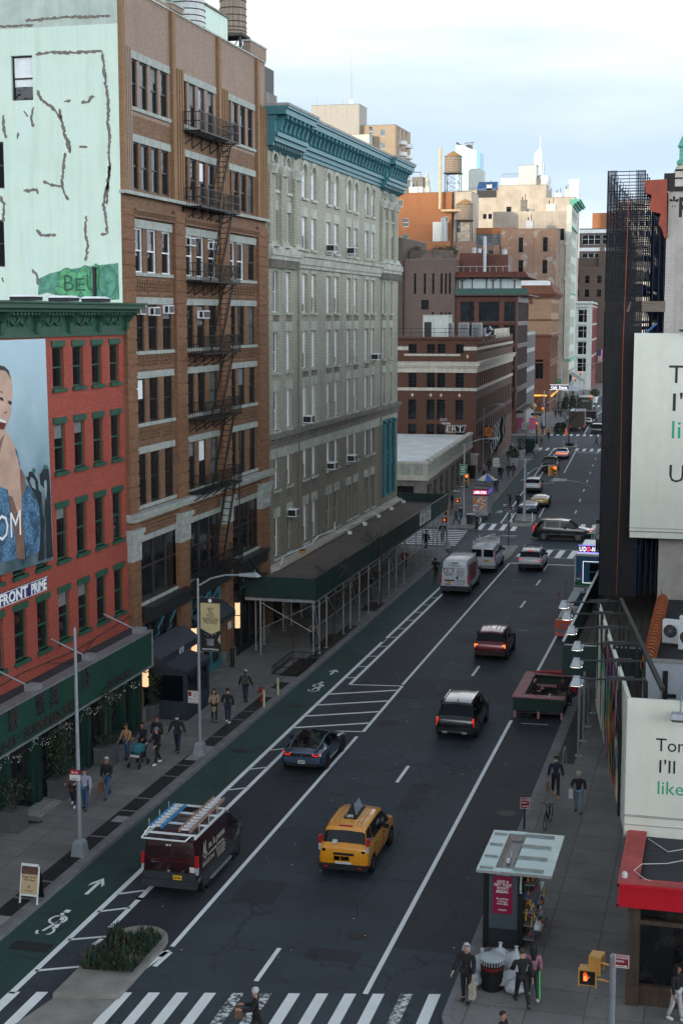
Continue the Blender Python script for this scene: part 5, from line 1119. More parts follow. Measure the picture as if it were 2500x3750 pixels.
for k,(x,h) in enumerate(((-101.2,14),(-111,2.6),(-106,2),(-103.6,2.2))):
 a=thing('antenna',('tall thin mast antenna, the highest on the concrete tower','short antenna at the left edge of the concrete tower','short antenna in the middle of the concrete tower','short antenna beside the tall mast')[k],'antenna',(x,403,76.8));m=MB();m.tube([(0,0,0),(0,0,h*.5),(0,0,h)],[.18,.12,.04],6);m.box(-.5,.5,-.1,.1,.2,1.6) if k==0 else m.box(-.2,.2,-.2,.2,0,.3);m.build('mast','galv',a)
M('glass_tower_hazed',(.34,.5,.56),.25,.1,var=.1,scale=.03);M('glass_tower_side',(.16,.34,.42),.2,.2,var=.15,scale=.05);M('sky_pale',(.56,.62,.65),.7,var=.06,scale=.02);M('sky_pale_dark',(.42,.49,.54),.7,var=.06)  # far tower colours paled to stand in for distance haze
def gridface(name,parent,x0,x1,z0,z1,nx,nz,y,w,mat):
 m=MB()
 for i in range(nx+1):x=x0+(x1-x0)*i/nx;m.box(x-w/2,x+w/2,y-.3,y,z0,z1)
 for i in range(nz+1):z=z0+(z1-z0)*i/nz;m.box(x0,x1,y-.25,y,z-w/2,z+w/2)
 m.build(name,mat,parent)
t=thing('skyscraper','pale blue glass skyscraper with a slanted crane topped crown','skyscraper',(-269,1500,0));m=MB();m.prism([(0,0),(21,0),(21,183),(7.5,189),(0,190)],lambda u,v,d:(u,d,v),0,24);m.build('glass_shaft','glass_tower_hazed',t);m=MB();m.box(21,24.6,0,24,0,182);m.box(-.5,0,0,20,0,178);m.build('glass_flank','glass_tower_side',t)
m=MB();m.prism([(0,190),(.6,193),(6,189.5),(11,188),(11,186),(0,188)],lambda u,v,d:(u,d,v),1,20);m.box(10,14.5,3,12,184,190);m.bar((8,5,191.6),(18,5,192.2),.6);m.bar((16,5,184),(16,5,192),.5);m.build('crown','corten_dark',t);gridface('facade_joints',t,0,21,120,184,6,16,-.1,.25,'sky_pale')
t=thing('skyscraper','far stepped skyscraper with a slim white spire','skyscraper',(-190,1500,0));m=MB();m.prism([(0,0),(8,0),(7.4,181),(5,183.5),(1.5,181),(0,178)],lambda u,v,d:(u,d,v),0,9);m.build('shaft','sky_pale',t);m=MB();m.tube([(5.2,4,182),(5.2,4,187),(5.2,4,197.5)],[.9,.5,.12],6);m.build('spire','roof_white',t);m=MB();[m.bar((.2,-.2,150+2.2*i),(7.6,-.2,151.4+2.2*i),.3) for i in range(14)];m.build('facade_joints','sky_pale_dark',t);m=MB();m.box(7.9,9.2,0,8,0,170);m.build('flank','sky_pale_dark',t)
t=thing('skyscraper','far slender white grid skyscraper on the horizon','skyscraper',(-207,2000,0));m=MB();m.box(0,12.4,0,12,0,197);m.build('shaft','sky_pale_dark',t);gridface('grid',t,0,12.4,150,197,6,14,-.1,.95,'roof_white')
t=thing('clock_tower','far ornate cream clock tower with a lantern top','tower',(-179,900,0));m=MB();m.box(-2.2,2.2,-2.2,2.2,0,97);m.build('shaft','cream_stone',t);m=MB();m.lathe([(2.0,97),(2.1,98.4),(1.4,98.6),(1.4,100.6),(1.7,100.8),(1.5,102.4),(.8,103.3),(.8,104.4),(.5,104.8),(.35,106),(.05,108)],0,0,0,14);m.build('lantern','cream_stone',t);m=MB();m.lathe([(1.52,101.6),(1.1,103),(.8,103.3)],0,0,0,14);m.build('dome',M('gold_dome',(.5,.36,.12),.4,.5),t);m=MB();[m.cyl(1.75*cos(a),1.75*sin(a),98.4,100.8,.22,6) for a in[k*pi/4 for k in range(8)]];m.build('colonnade','cream_stone',t)
t=thing('roof_bulkhead','grey metal topped white bulkhead at the left end of the orange wall','bulkhead',(-76,345,47));m=MB();m.box(3.2,6.4,0,3,0,2.8);m.build('wall','roof_white',t);m=MB();m.box(4,6.5,-.1,3,2.8,5.0);m.build('cap','dark_stone',t);m=MB();m.box(3,6,0,.1,6,6.15);m.box(5.9,6,0,.1,5,6.1);m.build('antenna','steel_black',t)
block('lower_orange_block','base block under the grey topped bulkhead','building',-76,345,0,12,6,47,'orange_brick')
M('shop_red',(.5,.01,.022),.35,var=.08);M('wood_dark',(.07,.045,.03),.7,var=.5,sc=(6,6,.5));M('cloth_ad',(.68,.7,.61),.6,var=.07,scale=.8,bmp=.06,streak=.12);M('ad_black',(.012,.012,.012),.5,var=0);M('ad_mint',(.01,.36,.2),.5,var=0)
st=thing('corner_store','corner store with a bright red fascia, flat black roof and dark wood framed glass front','store',(-2.2,41.6,0))
m=MB();m.wall((0,0),0,14,.15,3.3,[(.35,13,.75,3.1)],.2);m.wall((0,20),-90,20,.15,3.4);m.build('wall','wood_dark',st)
m=MB();m.face([(.35,.19,.75),(13,.19,.75),(13,.19,3.1),(.35,.19,3.1)]);m.build('pane','shop_glass',st)
m=MB();m.box(0,.34,-.06,.1,.15,3.2);m.box(.34,13,-.04,.12,2.62,2.75);m.box(.34,13,-.05,.1,.66,.78);m.box(-.02,.36,-.09,.1,.15,.75);m.box(3.4,3.6,-.04,.1,.75,2.65);m.build('window_frame','wood_dark',st)
fa=MB();fa.box(-.25,14,-.6,-.02,3.38,3.98);fa.box(-.25,.03,-.02,4.6,3.38,3.98);fa=fa.build('fascia','shop_red',st)
m=MB();m.box(-.3,14,-.66,-.6,3.93,4.0);m.box(-.3,14,-.66,-.6,3.34,3.4);m.box(-.3,-.25,-.66,4.6,3.93,4.0);m.box(-.3,-.25,-.66,4.6,3.34,3.4);m.box(2.9,2.92,-.615,-.6,3.4,3.93);m.build('fascia_trim','shop_red',fa)
m=MB();m.box(-.25,.3,-.6,4.8,3.98,4.03);m.box(.3,14,-.6,-.25,3.98,4.03);m.build('parapet_top',M('red_faded',(.4,.05,.05),.6,var=.3,scale=1.2),st)
m=MB();m.box(.3,14,-.25,20,3.7,3.86);m.build('roof','asphalt_patch',st)
m=MB();m.tube([(.35,3.5,3.95),(1.0,2.6,3.9),(1.7,3.2,3.88),(1.9,2.4,3.88),(1.0,1.6,3.9),(.3,1.0,4.04),(.1,.4,4.05),(.4,-.1,4.04)],.012,5);m.tube([(.4,-.1,4.04),(.9,-.15,3.9),(1.3,-.05,3.88)],.012,5);m.build('cable','plate_white',st);m=MB();m.lathe([(.08,0),(.09,.1),(.05,.17)],-.12,-.15,4.03,12);m.build('roof_camera','plate_white',st)
bb=thing('billboard','pale cream corner billboard with black and mint lettering above the red fascia store','billboard',(-2.6,45.5,3.85))
m=MB();m.box(0,9,0,.12,.0,4.4);m.build('front_board','cloth_ad',bb)
m=MB()
for(s,x,z,w,c) in(('Tonight',.9,2.79,1.75,0),("I'll be",1.02,2.1,1.32,0),('like',.99,1.42,.78,1)):m.k=c;m.text(s,.41,(x,0,z),align='L',depth=.006,wid=w)
m.build('front_lettering',['ad_black','ad_mint'],bb)
m=MB();[m.box(0,9,-.02,0,z,z+.02) for z in(.35,.62,.66)];m.box(-.02,9,-.05,.14,-.04,0);m.box(-.04,0,-.03,.14,-.04,4.42);m.build('front_trim','conc_light',bb)
sa=MB();e0,e1=(0,0),(-2.2,15.6);dl=hypot(2.2,15.6);ang=math.degrees(atan2(15.6,-2.2))
nx,ny=-15.6/dl,-2.2/dl;U_=(2.2/dl,-15.6/dl,0)
def SP(s,z,q=0):return(e0[0]+(e1[0]-e0[0])*s+nx*q,e0[1]+(e1[1]-e0[1])*s+ny*q,z)
sa.mesh([SP(.004,0,.0),SP(1,0,0),SP(1,4.3,0),SP(.004,4.4,0),SP(.004,0,-.12),SP(1,0,-.12),SP(1,4.3,-.12),SP(.004,4.4,-.12)],[(0,1,2,3),(5,4,7,6),(3,2,6,7),(1,0,4,5),(1,5,6,2),(0,3,7,4)]);sa.build('side_board','cloth_ad',bb)
PC=['pt_a','pt_b','pt_c','pt_d','pt_e','pt_f']
for n,c in zip(PC,((.55,.07,.02),(.02,.18,.45),(.6,.33,.02),(.3,.03,.2),(.02,.28,.15),(.05,.03,.04))):M(n,c,.6,var=.4,scale=3)
m=MB();random.seed(3)
for i in range(190):
 s=min(.72,max(.16,random.gauss(.42,.1)));z=random.uniform(.05,4.0)*(1 if random.random()<.8 else.5);h=random.uniform(.4,1.6);w=random.uniform(.006,.018);m.k=random.randrange(6)
 q=.004+.0006*i;z1=min(4.25,z+h);m.face([SP(s-w,z,q),SP(s+w,z,q),SP(s+w*.7,z1,q),SP(s-w*.6,z1,q)][::-1])
m.build('paint_streaks',PC,bb)
m=MB();m.k=0
for s,z,h,t,c in((.16,2.5,.5,'Tonight',0),(.16,1.8,.5,"I'll be",0),(.16,1.1,.5,'like',1),(.72,3.2,.5,'paint',0),(.72,2.5,.5,'like U',1)):
 m.k=c;m.text(t,h,SP(s,z,.01),U=U_,V=(0,0,1),N=(nx,ny,0),wid=1.8,depth=.005,bold=.01)
m.build('side_lettering',['ad_black','ad_mint'],bb)
fr=MB()
fr.bar((1.0,1.6,4.35),(-1.25,15.2,4.6),.14);fr.bar((.9,1.6,.3),(-1.3,15.2,.3),.1);fr.bar((.45,.9,4.5),(.9,1.6,0),.06)
ARMS=[(-3.47,14.27,-1.28,15.06),(-3.1,11.94,-.95,12.6),(-2.66,9.32,-.61,9.91),(-2.19,6.68,-.13,7.25),(-1.97,4.07,.27,4.52),(-1.72,1.5,.48,1.92)]
for(x0,y0,x1,y1) in ARMS:fr.bar((x1,y1,4.5),(x1+.1,y1+.05,0),.08);fr.bar((x0+(x1-x0)*.62,y0+(y1-y0)*.62,4.5),(x0+(x1-x0)*.66,y0+(y1-y0)*.66,0),.12)
fr.build('steel_frame','steel_black',bb)
m=MB()
for i in range(8):
 y0=1.4+1.75*i;x0=.35-.25*i*.56
 for k in range(9):m.box(x0-.35,x0+.45,y0+.17*k,y0+.17*k+.05,.2,.24)
 for k in range(3):m.box(x0-.35+.38*k,x0-.31+.38*k,y0,y0+1.55,.19,.25)
m.build('catwalk_grating','galv',bb)
for(x0,y0,x1,y1) in ARMS:
 a=MB();a.tube([(x0+.1,y0,4.55),(x1,y1,4.55)],.035,6);a.bar((x0+(x1-x0)*.45,y0+(y1-y0)*.45,4.58),(x0+(x1-x0)*.82,y0+(y1-y0)*.82,4.58),.11);a=a.build('lamp_arm','news_steel' if 'news_steel' in MATS else 'vault_metal',bb)
 l=MB();n0=len(l.v);l.mesh([(-.2,-.3,0),(.2,-.3,0),(.2,.3,0),(-.2,.3,0),(-.13,-.2,.28),(.13,-.2,.28),(.13,.2,.28),(-.13,.2,.28)],[(0,1,5,4),(1,2,6,5),(2,3,7,6),(3,0,4,7),(4,5,6,7)]);l.box(-.24,.24,-.34,.34,-.05,.0);l.box(.1,.3,-.06,.06,.05,.2);l.xform(n0,Matrix.Translation((x0,y0,4.4))@Matrix.Scale(.78,4));l=l.build('floodlight','lamp_grey',a)
 l=MB();l.lathe([(.05,-.1),(.2,-.06)],x0,y0,4.4,14);l.box(x0-.15,x0+.15,y0-.22,y0+.22,4.345,4.357);l.build('lamp_glass','white_lamp',a)
def bill_lamp(par,x,y,z):
 m=MB();m.tube([(x,y+.6,z+.5),(x,y-.2,z+.35),(x,y-.6,z+.1)],.03,6);m.mesh([(x-.3,y-.8,z),(x+.3,y-.8,z),(x+.3,y-.35,z),(x-.3,y-.35,z),(x-.25,y-.75,z+.16),(x+.25,y-.75,z+.16),(x+.25,y-.4,z+.16),(x-.25,y-.4,z+.16)],[(0,1,5,4),(1,2,6,5),(2,3,7,6),(3,0,4,7),(4,5,6,7)]);m.build('sign_lamp','lamp_grey',par)
 m=MB();m.mesh([(x-.3,y-.8,z),(x+.3,y-.8,z),(x+.3,y-.35,z),(x-.3,y-.35,z),(x-.22,y-.7,z-.1),(x+.22,y-.7,z-.1),(x+.22,y-.42,z-.1),(x-.22,y-.42,z-.1)],[(0,4,5,1),(1,5,6,2),(2,6,7,3),(3,7,4,0),(4,7,6,5)]);m.build('sign_lamp_glass','rail_glass',par)
bill_lamp(bb,1.62,0,4.02)
lw=thing('low_building','low flat roofed building with a terracotta tiled coping and a pale blue end wall','building',(-2.85,60.2,0))
M('pale_blue_wall',(.4,.45,.5),.85,var=.15,scale=1.)
m=MB();m.wall((0,0),0,14,0,6.0);m.build('end_wall','pale_blue_wall',lw);m=MB();m.wall((0,18),-90,18,0,5.8);m.build('side_wall','dark_stone',lw);m=MB();m.box(.35,14,.3,18.5,5.0,5.15);m.build('roof','asphalt_patch',lw);m=MB();m.box(.1,14,-.03,.3,6.0,6.12);m.build('coping','conc_light',lw)
M('clay_tile',(.42,.11,.035),.7,var=.3)
m=MB()
for i in range(22):
 y=.1+.68*i;m.lathe([(.26,y),(.23,y+.7)],.17,0,5.85,12,'y');m.lathe([(.3,y),(.3,y+.1)],.17,0,5.85,12,'y')
m.build('ridge_tiles','clay_tile',lw)
m=MB();m.box(.8,1.0,-.1,-.03,4.4,5.7);m.box(.8,1.35,-.12,-.03,4.6,4.75);m.build('wall_bracket','steel_black',lw)
for i,(x,y) in enumerate(((-1.95,67.4),(-1.2,66.2),(-1.3,71.2))):
 a=thing('condenser_unit',('white condenser unit with a round fan next to the terracotta coping','white condenser unit cut by the right edge of the picture','flat grey topped unit behind the two fan condensers')[i],'condenser',(x,y,5.15),-14)
 h=1.05 if i<2 else.5
 m=MB();m.box(-.45,.45,0,.36,.12,.12+h);m.build('casing','white_paint',a)
 m=MB();m.box(-.4,.4,.02,.34,0,.12);m.build('feet','wood_dark',a)
 if i<2:
  m=MB();m.lathe([(.3,-.02),(.3,-.005),(.01,-.004)],-.08,0,.12+.56,24,'y');m.build('fan_opening','steel_black',a)
  m=MB();[m.tube([(-.08+r*cos(2*pi*k/20),-.03,.68+r*sin(2*pi*k/20)) for k in range(21)],.006,4) for r in(.1,.17,.24,.3)];[m.bar((-.08,-.03,.68),(-.08+.3*cos(b),-.03,.68+.3*sin(b)),.01) for b in[k*pi/6 for k in range(12)]];m.build('fan_guard','galv',a)
  m=MB();m.lathe([(.07,-.04),(.07,-.01)],-.08,0,.68,12,'y');[m.face([(-.08+.06*cos(b),-.012,.68+.06*sin(b)),(-.08+.28*cos(b-.25),-.012,.68+.28*sin(b-.25)),(-.08+.28*cos(b+.35),-.018,.68+.28*sin(b+.35))]) for b in(0,2.1,4.2)];m.build('fan','grey_frame',a)
  m=MB();m.lathe([(.02,-.012),(.02,-.004)],.34,0,.98,3,'y');m.build('maker_mark','sign_red',a)
M('grey_plaster',(.42,.4,.36),.9,var=.22,scale=.7,bmp=.5,streak=.25);BRICK('white_brick',(.5,.48,.44),(.44,.42,.38),(.3,.28,.26),stain=.25)
gw=thing('grey_wall_building','tall building with a rough grey plastered party wall behind the upper billboard','building',(-3.15,80,0))
m=MB();m.wall((0,0),0,20,0,26.4);m.build('party_wall','grey_plaster',gw);m=MB();m.box(-.06,.42,-.04,.3,9,24.0);m.build('quoins','white_brick',gw)
m=MB();m.wall((0,40),-90,40,0,26.4,[(2+4*i,3.6+4*i,a,a+2.2) for i in range(9) for a in(7,11,15,19,23)],.3);m.build('street_wall','soot_shade_brick',gw)  # dark wall colour stands in for deep shade behind the scaffold
for i in range(9):
 for a in(7,11,15,19,23):window(gw,(.28,40-2-4*i,a),-90,1.6,2.2,'black+one+sash')
m=MB();m.box(.02,20,.02,40,25.8,26.0);m.build('roof','asphalt_old',gw)
m=MB();m.box(-.2,20,-.12,.1,26.4,26.62);m.box(.3,20,-.05,0,27.0,27.08);[m.box(1.2+2.2*i,1.28+2.2*i,-.05,0,26.6,27.5) for i in range(5)];m.box(.3,20,-.05,0,27.4,27.5);m.box(-.25,.3,-.1,.1,26.62,27.3);m.build('roof_rail','steel_black',gw)
m=MB();m.text('*RO',.95,(.05,0,25.1),align='L',wid=1.9,depth=.006,bold=.03);m.build('graffiti','steel_black',gw)
m=MB();[m.box(random.uniform(.7,2.2),random.uniform(2.3,2.6),-.012,0,z,z+.16) for z in(19.6,20.1,20.9)];m.build('bare_brick','sandstone',gw)
ub=thing('billboard','large cream billboard with black and mint lettering hung on the grey plastered wall','billboard',(-4.65,79,8.35))
m=MB();m.box(0,14,.0,.15,.35,10.75);m.box(.02,14,-.03,.15,-.0,.3);m.build('board','cloth_ad',ub);m=MB();m.box(0,14,-.05,.1,.3,.36);m.box(0,14,-.02,.1,.5,.53);m.box(.2,14,.15,.9,.2,.3);m.build('board_rail','conc_light',ub)
m=MB()
for s,x,z,w,c in(('Tonight',1.81,8.18,4.2,0),("I'll be",2.05,6.73,3.2,0),('like',2.05,5.3,1.8,1),('U',1.98,3.0,.75,0)):m.k=c;m.text(s,.92,(x,0,z),align='L',depth=.01,wid=w)
m.build('lettering',['ad_black','ad_mint'],ub);bill_lamp(ub,2.55,0,10.95)
sc=thing('scaffold','tall scaffold of dark blue frames wrapped in black netting in front of the plastered building','scaffold',(-6.26,80,5))
M('scaf_blue',(.009,.022,.06),.5,.3,var=.3)
def net():
 m,t,b=nt('netting');b.inputs['Base Color'].default_value=(.012,.013,.015,1);b.inputs['Roughness'].default_value=.9
 tr=t.nodes.new('ShaderNodeBsdfTransparent');mx=t.nodes.new('ShaderNodeMixShader')
 f=ramp(t,noise(t,coords(t,'Object',(1,1,.35)),.55,5,.6),.35,.7,.62,.95)
 sz=t.nodes.new('ShaderNodeSeparateXYZ');t.links.new(coords(t,'Object'),sz.inputs[0]);ad=t.nodes.new('ShaderNodeMath');ad.operation='ADD';ad.use_clamp=True;t.links.new(f,ad.inputs[0]);t.links.new(ramp(t,sz.outputs[2],19.,13.,-.12,.2),ad.inputs[1]);t.links.new(ad.outputs[0],mx.inputs[0]);t.links.new(tr.outputs[0],mx.inputs[1]);t.links.new(b.outputs[0],mx.inputs[2])
 for n in t.nodes:
  if n.type=='OUTPUT_MATERIAL':t.links.new(mx.outputs[0],n.inputs[0])
 MATS['netting']=m
net();HS=22.5;WS=1.9
for j in range(13):
 m=MB();y=.05+2.1*j
 for x in(0,WS):m.tube([(x,y,0),(x,y,HS)],.035,6)
 for k in range(11):
  z=2.05*k
  for zz in(.25,.95,1.95):m.tube([(0,y,z+zz),(WS,y,z+zz)],.025,5)
  m.tube([(.35,y,z+.3),(.35,y,z+1.9)],.022,5);m.tube([(.35,y,z+1.5),(.0,y,z+1.75)],.018,5);m.tube([(WS-.35,y,z+.3),(WS-.35,y,z+1.9)],.022,5)
  if j<12:m.tube([(0,y,z+.2),(0,y+2.1,z+1.9)] if(j+k)%2 else[(0,y+2.1,z+.2),(0,y,z+1.9)],.016,5);m.tube([(WS,y,z+.2),(WS,y+2.1,z+1.9)],.016,5)
  for q in range(5):m.tube([(.45,y,z+.3+.3*q),(.95,y,z+.3+.3*q)],.016,4) if j%3==0 and k%2 else None
 m.build('scaffold_frame','scaf_blue',sc)
m=MB()
for k in range(1,11):
 z=2.05*k
 if k in(3,6,8):[m.box(.1+.45*q,.5+.45*q,.2,3+.1*q,z,z+.05) for q in range(4)]
m.build('deck_boards','plank_dark',sc)
m=MB();m.box(-.02,3.1,-.08,-.03,15.2,15.75);m.build('timber_beam',M('timber',(.17,.14,.11),.9,var=.4,sc=(.5,6,6)),sc)
m=MB();N_=14
for k in range(N_):
 for j in range(4):
  a=lambda i,k2:(i*WS/4+.0,-.06-.05*abs(sin(i*2.1+k2*1.3)),HS*k2/N_)
  if k==N_-1 and j in(1,2):continue
  m.face([a(j,k),a(j+1,k),a(j+1,k+1),a(j,k+1)])
m.face([(-.04,-.06,0),(-.04,-.06,HS),(-.04,25.4,HS-2.5),(-.04,25.4,0)]);m.build('netting','netting',sc)
m=MB();m.tube([(1.1,-.13,HS),(1.05,-.14,18),(.98,-.14,13),(1.02,-.14,6),(.95,-.14,0)],.014,5);m.build('orange_rope',M('rope_orange',(.5,.12,.05),.8),sc)
m=MB();m.tube([(WS,.2,0),(WS,.2,9)],.06,8);[m.tube([(WS-.35,.2,.3+.6*i),(WS,.2,.3+.6*i)],.03,5) for i in range(14)];m.tube([(WS,.2,3.9),(3.05,.2,3.95)],.04,6);m.tube([(WS,.2,13.2),(3.05,.2,13.3)],.04,6);m.bar((1.9,.1,13.9),(2.7,.1,14.6),.1);m.build('blue_ladder',M('ladder_blue',(.03,.12,.32),.4,.2),sc)
for x in(2.1,2.4,2.7,2.95):
 m=MB()
 for j in range(11):m.tube([(x,.6+1.6*j,0),(x,.6+1.6*j,20.5)],.028,5)
 for k in range(18):m.tube([(x-.15,.6,1+1.1*k),(x+.15,.6,1+1.1*k)],.02,4);m.tube([(x,.6,1+1.1*k),(x,17,1+1.1*k)],.015,4)
 m.build('inner_standards','scaf_blue',sc)
tp=thing('tarpaulin','rust orange tarpaulin wrapped round the cornice at the corner of the plastered wall','tarpaulin',(-3.15,80,24))
M('tarp_orange',(.3,.045,.016),.5,var=.3,scale=2,bmp=.4)
m=MB();prof=[(-.1,3.0),(-1.25,2.95),(-1.15,2.3),(-.85,2.2),(-.95,1.6),(-.8,1.35),(-.35,1.25),(-.45,.7),(-.3,.5),(-.12,0),(-.02,0)]
n0=len(m.v)
m.prism([(u,v) for u,v in prof][::-1],lambda u,v,d:(u+.02*sin(v*9+d*4),d,v),-.25,3.0);m.build('sheet','tarp_orange',tp)
tu=thing('roof_turret','pale stone roof with a green copper lantern far behind the plastered wall','turret',(-4.5,150,0));m=MB();m.lathe([(2.0,31),(1.7,32.4),(.7,34.4),(.6,34.6)],0,0,0,4);m.box(-1.6,8,-1.4,4,0,31.2);m.build('stone_roof','cream_stone',tu);m=MB();m.lathe([(.7,34.5),(.75,34.8),(.5,35),(.5,36),(.7,36.2),(.4,36.9),(.05,37.6)],0,0,0,10);m.build('lantern','copper_green',tu)
s2=thing('sidewalk_shed','dark green sidewalk shed under the netted scaffold on the right kerb','sidewalk shed',(-6.9,68.4,0))
m=MB();m.box(0,3.7,0,.06,3.25,4.7);m.build('parapet_panel','shed_green',s2);m=MB();m.box(-.06,0,0,56,3.3,4.85);m.build('parapet_panel','shed_green',s2)
m=MB();m.box(-.1,.03,0,56,4.85,4.89);m.box(0,3.7,-.03,.09,4.7,4.74);m.build('parapet_cap','galv',s2);m=MB();[m.box(.1+.42*i,.49+.42*i,.1,55,3.6,3.68+random.uniform(0,.02)) for i in range(8)];m.build('plank_deck','plank_dark',s2)
for y in(-2.55,-.1,2.4,4.95,7.5,10,13,17,22,28,34,40,46,52):
 m=MB();m.cyl(1.0,y,.16,3.5,.06,8);m.box(.85,1.15,y-.14,y+.14,.15,.19);m.build('pipe_post','galv',s2)
m=MB();m.tube([(1,-2.55,3.35),(1,50,3.35)],.03,6);m.tube([(1.05,-.1,2.8),(1.05,2.4,.6)],.025,6);m.tube([(1.05,2.4,2.8),(1.05,4.95,.6)],.025,6);m.build('pipe_brace','galv',s2)
def lamp_post(label,X,Y,h,arm=None,base='square',z=.15,name='street_lamp',head='lamp_grey',r=.08,rot=0.):
 t=thing(name,label,'street lamp' if arm else 'pole',(X,Y,z),rot)
 m=MB();m.lathe([(r,0),(r*.95,h*.3),(r*.6,h)],0,0,0,12);m.lathe([(r*.75,h),(0.02,h+.12)],0,0,0,12);m.build('pole','lamp_grey',t)
 m=MB();m.mesh([(-.26,-.26,0),(.26,-.26,0),(.26,.26,0),(-.26,.26,0),(-.2,-.2,.5),(.2,-.2,.5),(.2,.2,.5),(-.2,.2,.5),(-.13,-.13,.62),(.13,-.13,.62),(.13,.13,.62),(-.13,.13,.62)],[(0,1,5,4),(1,2,6,5),(2,3,7,6),(3,0,4,7),(4,5,9,8),(5,6,10,9),(6,7,11,10),(7,4,8,11),(8,9,10,11)]);m.build('base','lamp_grey',t)
 if arm:
  L,up,dx,dy=arm;m=MB();m.tube([(0,0,h-.25),(dx*L*.3,dy*L*.3,h-.05+up*.5),(dx*L*.65,dy*L*.65,h+up*.9),(dx*L,dy*L,h+up)],[.05,.045,.04,.035],8);m.build('arm','lamp_grey',t)
  m=MB();n0=len(m.v);m.mesh([(-.05,-.09,-.04),(.85,-.17,-.05),(.85,.17,-.05),(-.05,.09,-.04),(-.05,-.07,.07),(.7,-.13,.13),(.7,.13,.13),(-.05,.07,.07),(1.0,0,-.02)],[(0,3,2,1),(0,1,5,4),(3,7,6,2),(4,5,6,7),(0,4,7,3),(1,8,5),(8,2,6),(5,8,6),(1,2,8)]);m.xform(n0,Matrix.Translation((dx*L,dy*L,h+up))@Matrix.Rotation(atan2(dy,dx),4,'Z'));m.build('lamp_head',head,t)
  m=MB();m.lathe([(.05,.13),(.05,.2)],dx*(L+.35),dy*(L+.35),h+up,8);m.build('photocell','steel_black',t)
 return t
def plate_sign(parent,name,x0,x1,y,z0,z1,mat,txt=(),tmat='ink_white',rot=0,border=None):
 m=MB();m.box(x0,x1,y,y+.02,z0,z1);o=m.build(name,mat,parent,rot=rot)
 m=MB()
 if border:[m.box(a,b,y-.004,y,c,d) for(a,b,c,d) in((x0+.01,x1-.01,z0+.01,z0+.025),(x0+.01,x1-.01,z1-.025,z1-.01),(x0+.01,x0+.025,z0+.025,z1-.025),(x1-.025,x1-.01,z0+.025,z1-.025))]
 for(s,h,cx,cz,w) in txt:
  if s=='<->':m.bar((cx-w/2,y-.004,cz),(cx+w/2,y-.004,cz),.006,h*.3);[m.mesh([(cx+q*w/2,y-.006,cz-h/2),(cx+q*w/2,y-.006,cz+h/2),(cx+q*(w/2+h*.7),y-.006,cz)],[(0,1,2)]) for q in(-1,1)]
  elif s=='->':m.bar((cx-w/2,y-.004,cz),(cx+w/2,y-.004,cz),.006,h*.3);m.mesh([(cx+w/2,y-.006,cz-h/2),(cx+w/2,y-.006,cz+h/2),(cx+w/2+h*.7,y-.006,cz)],[(0,1,2)])
  else:m.text(s,h,(cx,y,cz),wid=w,depth=.004,bold=.01)
 m.build('lettering',tmat,o);return o
l1=lamp_post('tall thin grey pole without lamp arm on the kerb by the green shop',-22.57,48.7,8.5,r=.085,name='street_pole')
plate_sign(l1,'pole_sign',-.28,.14,-.14,2.9,3.12,'plate_white',[('PAY',.06,-.07,2.93,.25)],'ink');plate_sign(l1,'pole_sign',-.28,.14,-.14,3.12,3.3,'sign_red',[('BUS',.07,-.07,3.17,.25)]);
l2=lamp_post('grey cobra head street lamp carrying the gold banner on the left kerb',-22.6,61.8,8.05,(2.0,.35,1,0))
def banner(par,x,z0,z1,w,y,bg,words,tmat='ink',foot='SHOWFIELDS'):
 m=MB();m.box(x,x+w,y,y+.02,z0,z1);b=m.build('banner','black_plastic',par)
 zc=z1-.24;m=MB();m.prism([(x+.02,z0+(z1-z0)*.42),(x+w*.55,z0+(z1-z0)*.32),(x+w-.01,z0+(z1-z0)*.4),(x+w-.01,zc),(x+.02,zc)],lambda u,v,d:(u,d,v),y-.006,y-.001);m.prism([(x+w*.86,z0+.55),(x+w-.01,z0+.35),(x+w-.01,z0+.8)],lambda u,v,d:(u,d,v),y-.006,y-.001);m.build('banner_field',bg,b)
 m=MB();h=(z1-z0)
 for i,(s,hh,ww) in enumerate(words):m.text(s,hh,(x+w*.52,y-.006,z1-.24-h*.13-i*h*.064),wid=ww*w,depth=.003,shear=.2 if i in(1,3) else 0)
 m.build('banner_lettering',tmat,b)
 m=MB();m.text(foot,.07,(x+w/2,y-.003,z0+.06),wid=w*.82,depth=.003,bold=.01);m.prism([(x+w/2+.09*cos(pi/6+k*pi/3),z1-.13+.09*sin(pi/6+k*pi/3)) for k in range(6)],lambda u,v,d:(u,d,v),y-.006,y-.001)
 for(a,c) in((.25,.32),(.75,.33),(.38,.29),(.6,.3)):m.lathe([(.018,-.005),(.018,-.001)],x+w*a,y,z0+h*c,5,'y')
 m.build('banner_marks','ink_white',b)
 m=MB();m.lathe([(.16,.0),(.17,.3)],0,0,0,16);n0=0;m.v=[(x+w*.5+a*1.0,y-.02+b*.1,z0+h*.11+c) for a,b,c in m.v];m.lathe([(.2,0),(.2,.02)],x+w*.5,y-.02,z0+h*.11+.3,16);m.build('banner_hat','grey_frame',b)
 m=MB();[m.bar((x-.12,y+.01,z),(x+w,y+.01,z),.02) for z in(z0,z1)];m.build('banner_rod','galv',par)
M('banner_gold',(.5,.42,.22),.6,var=.1);M('banner_sage',(.4,.47,.42),.6,var=.1);M('banner_orange',(.75,.2,.03),.6,var=.1)
WP=[('NoHo',.14,.3),('The',.13,.22),('MOST',.13,.4),('INTERESTING',.13,.8),('PEOPLE',.16,.65)]
banner(l2,.1,4.85,7.3,.95,-.03,'banner_gold',WP)
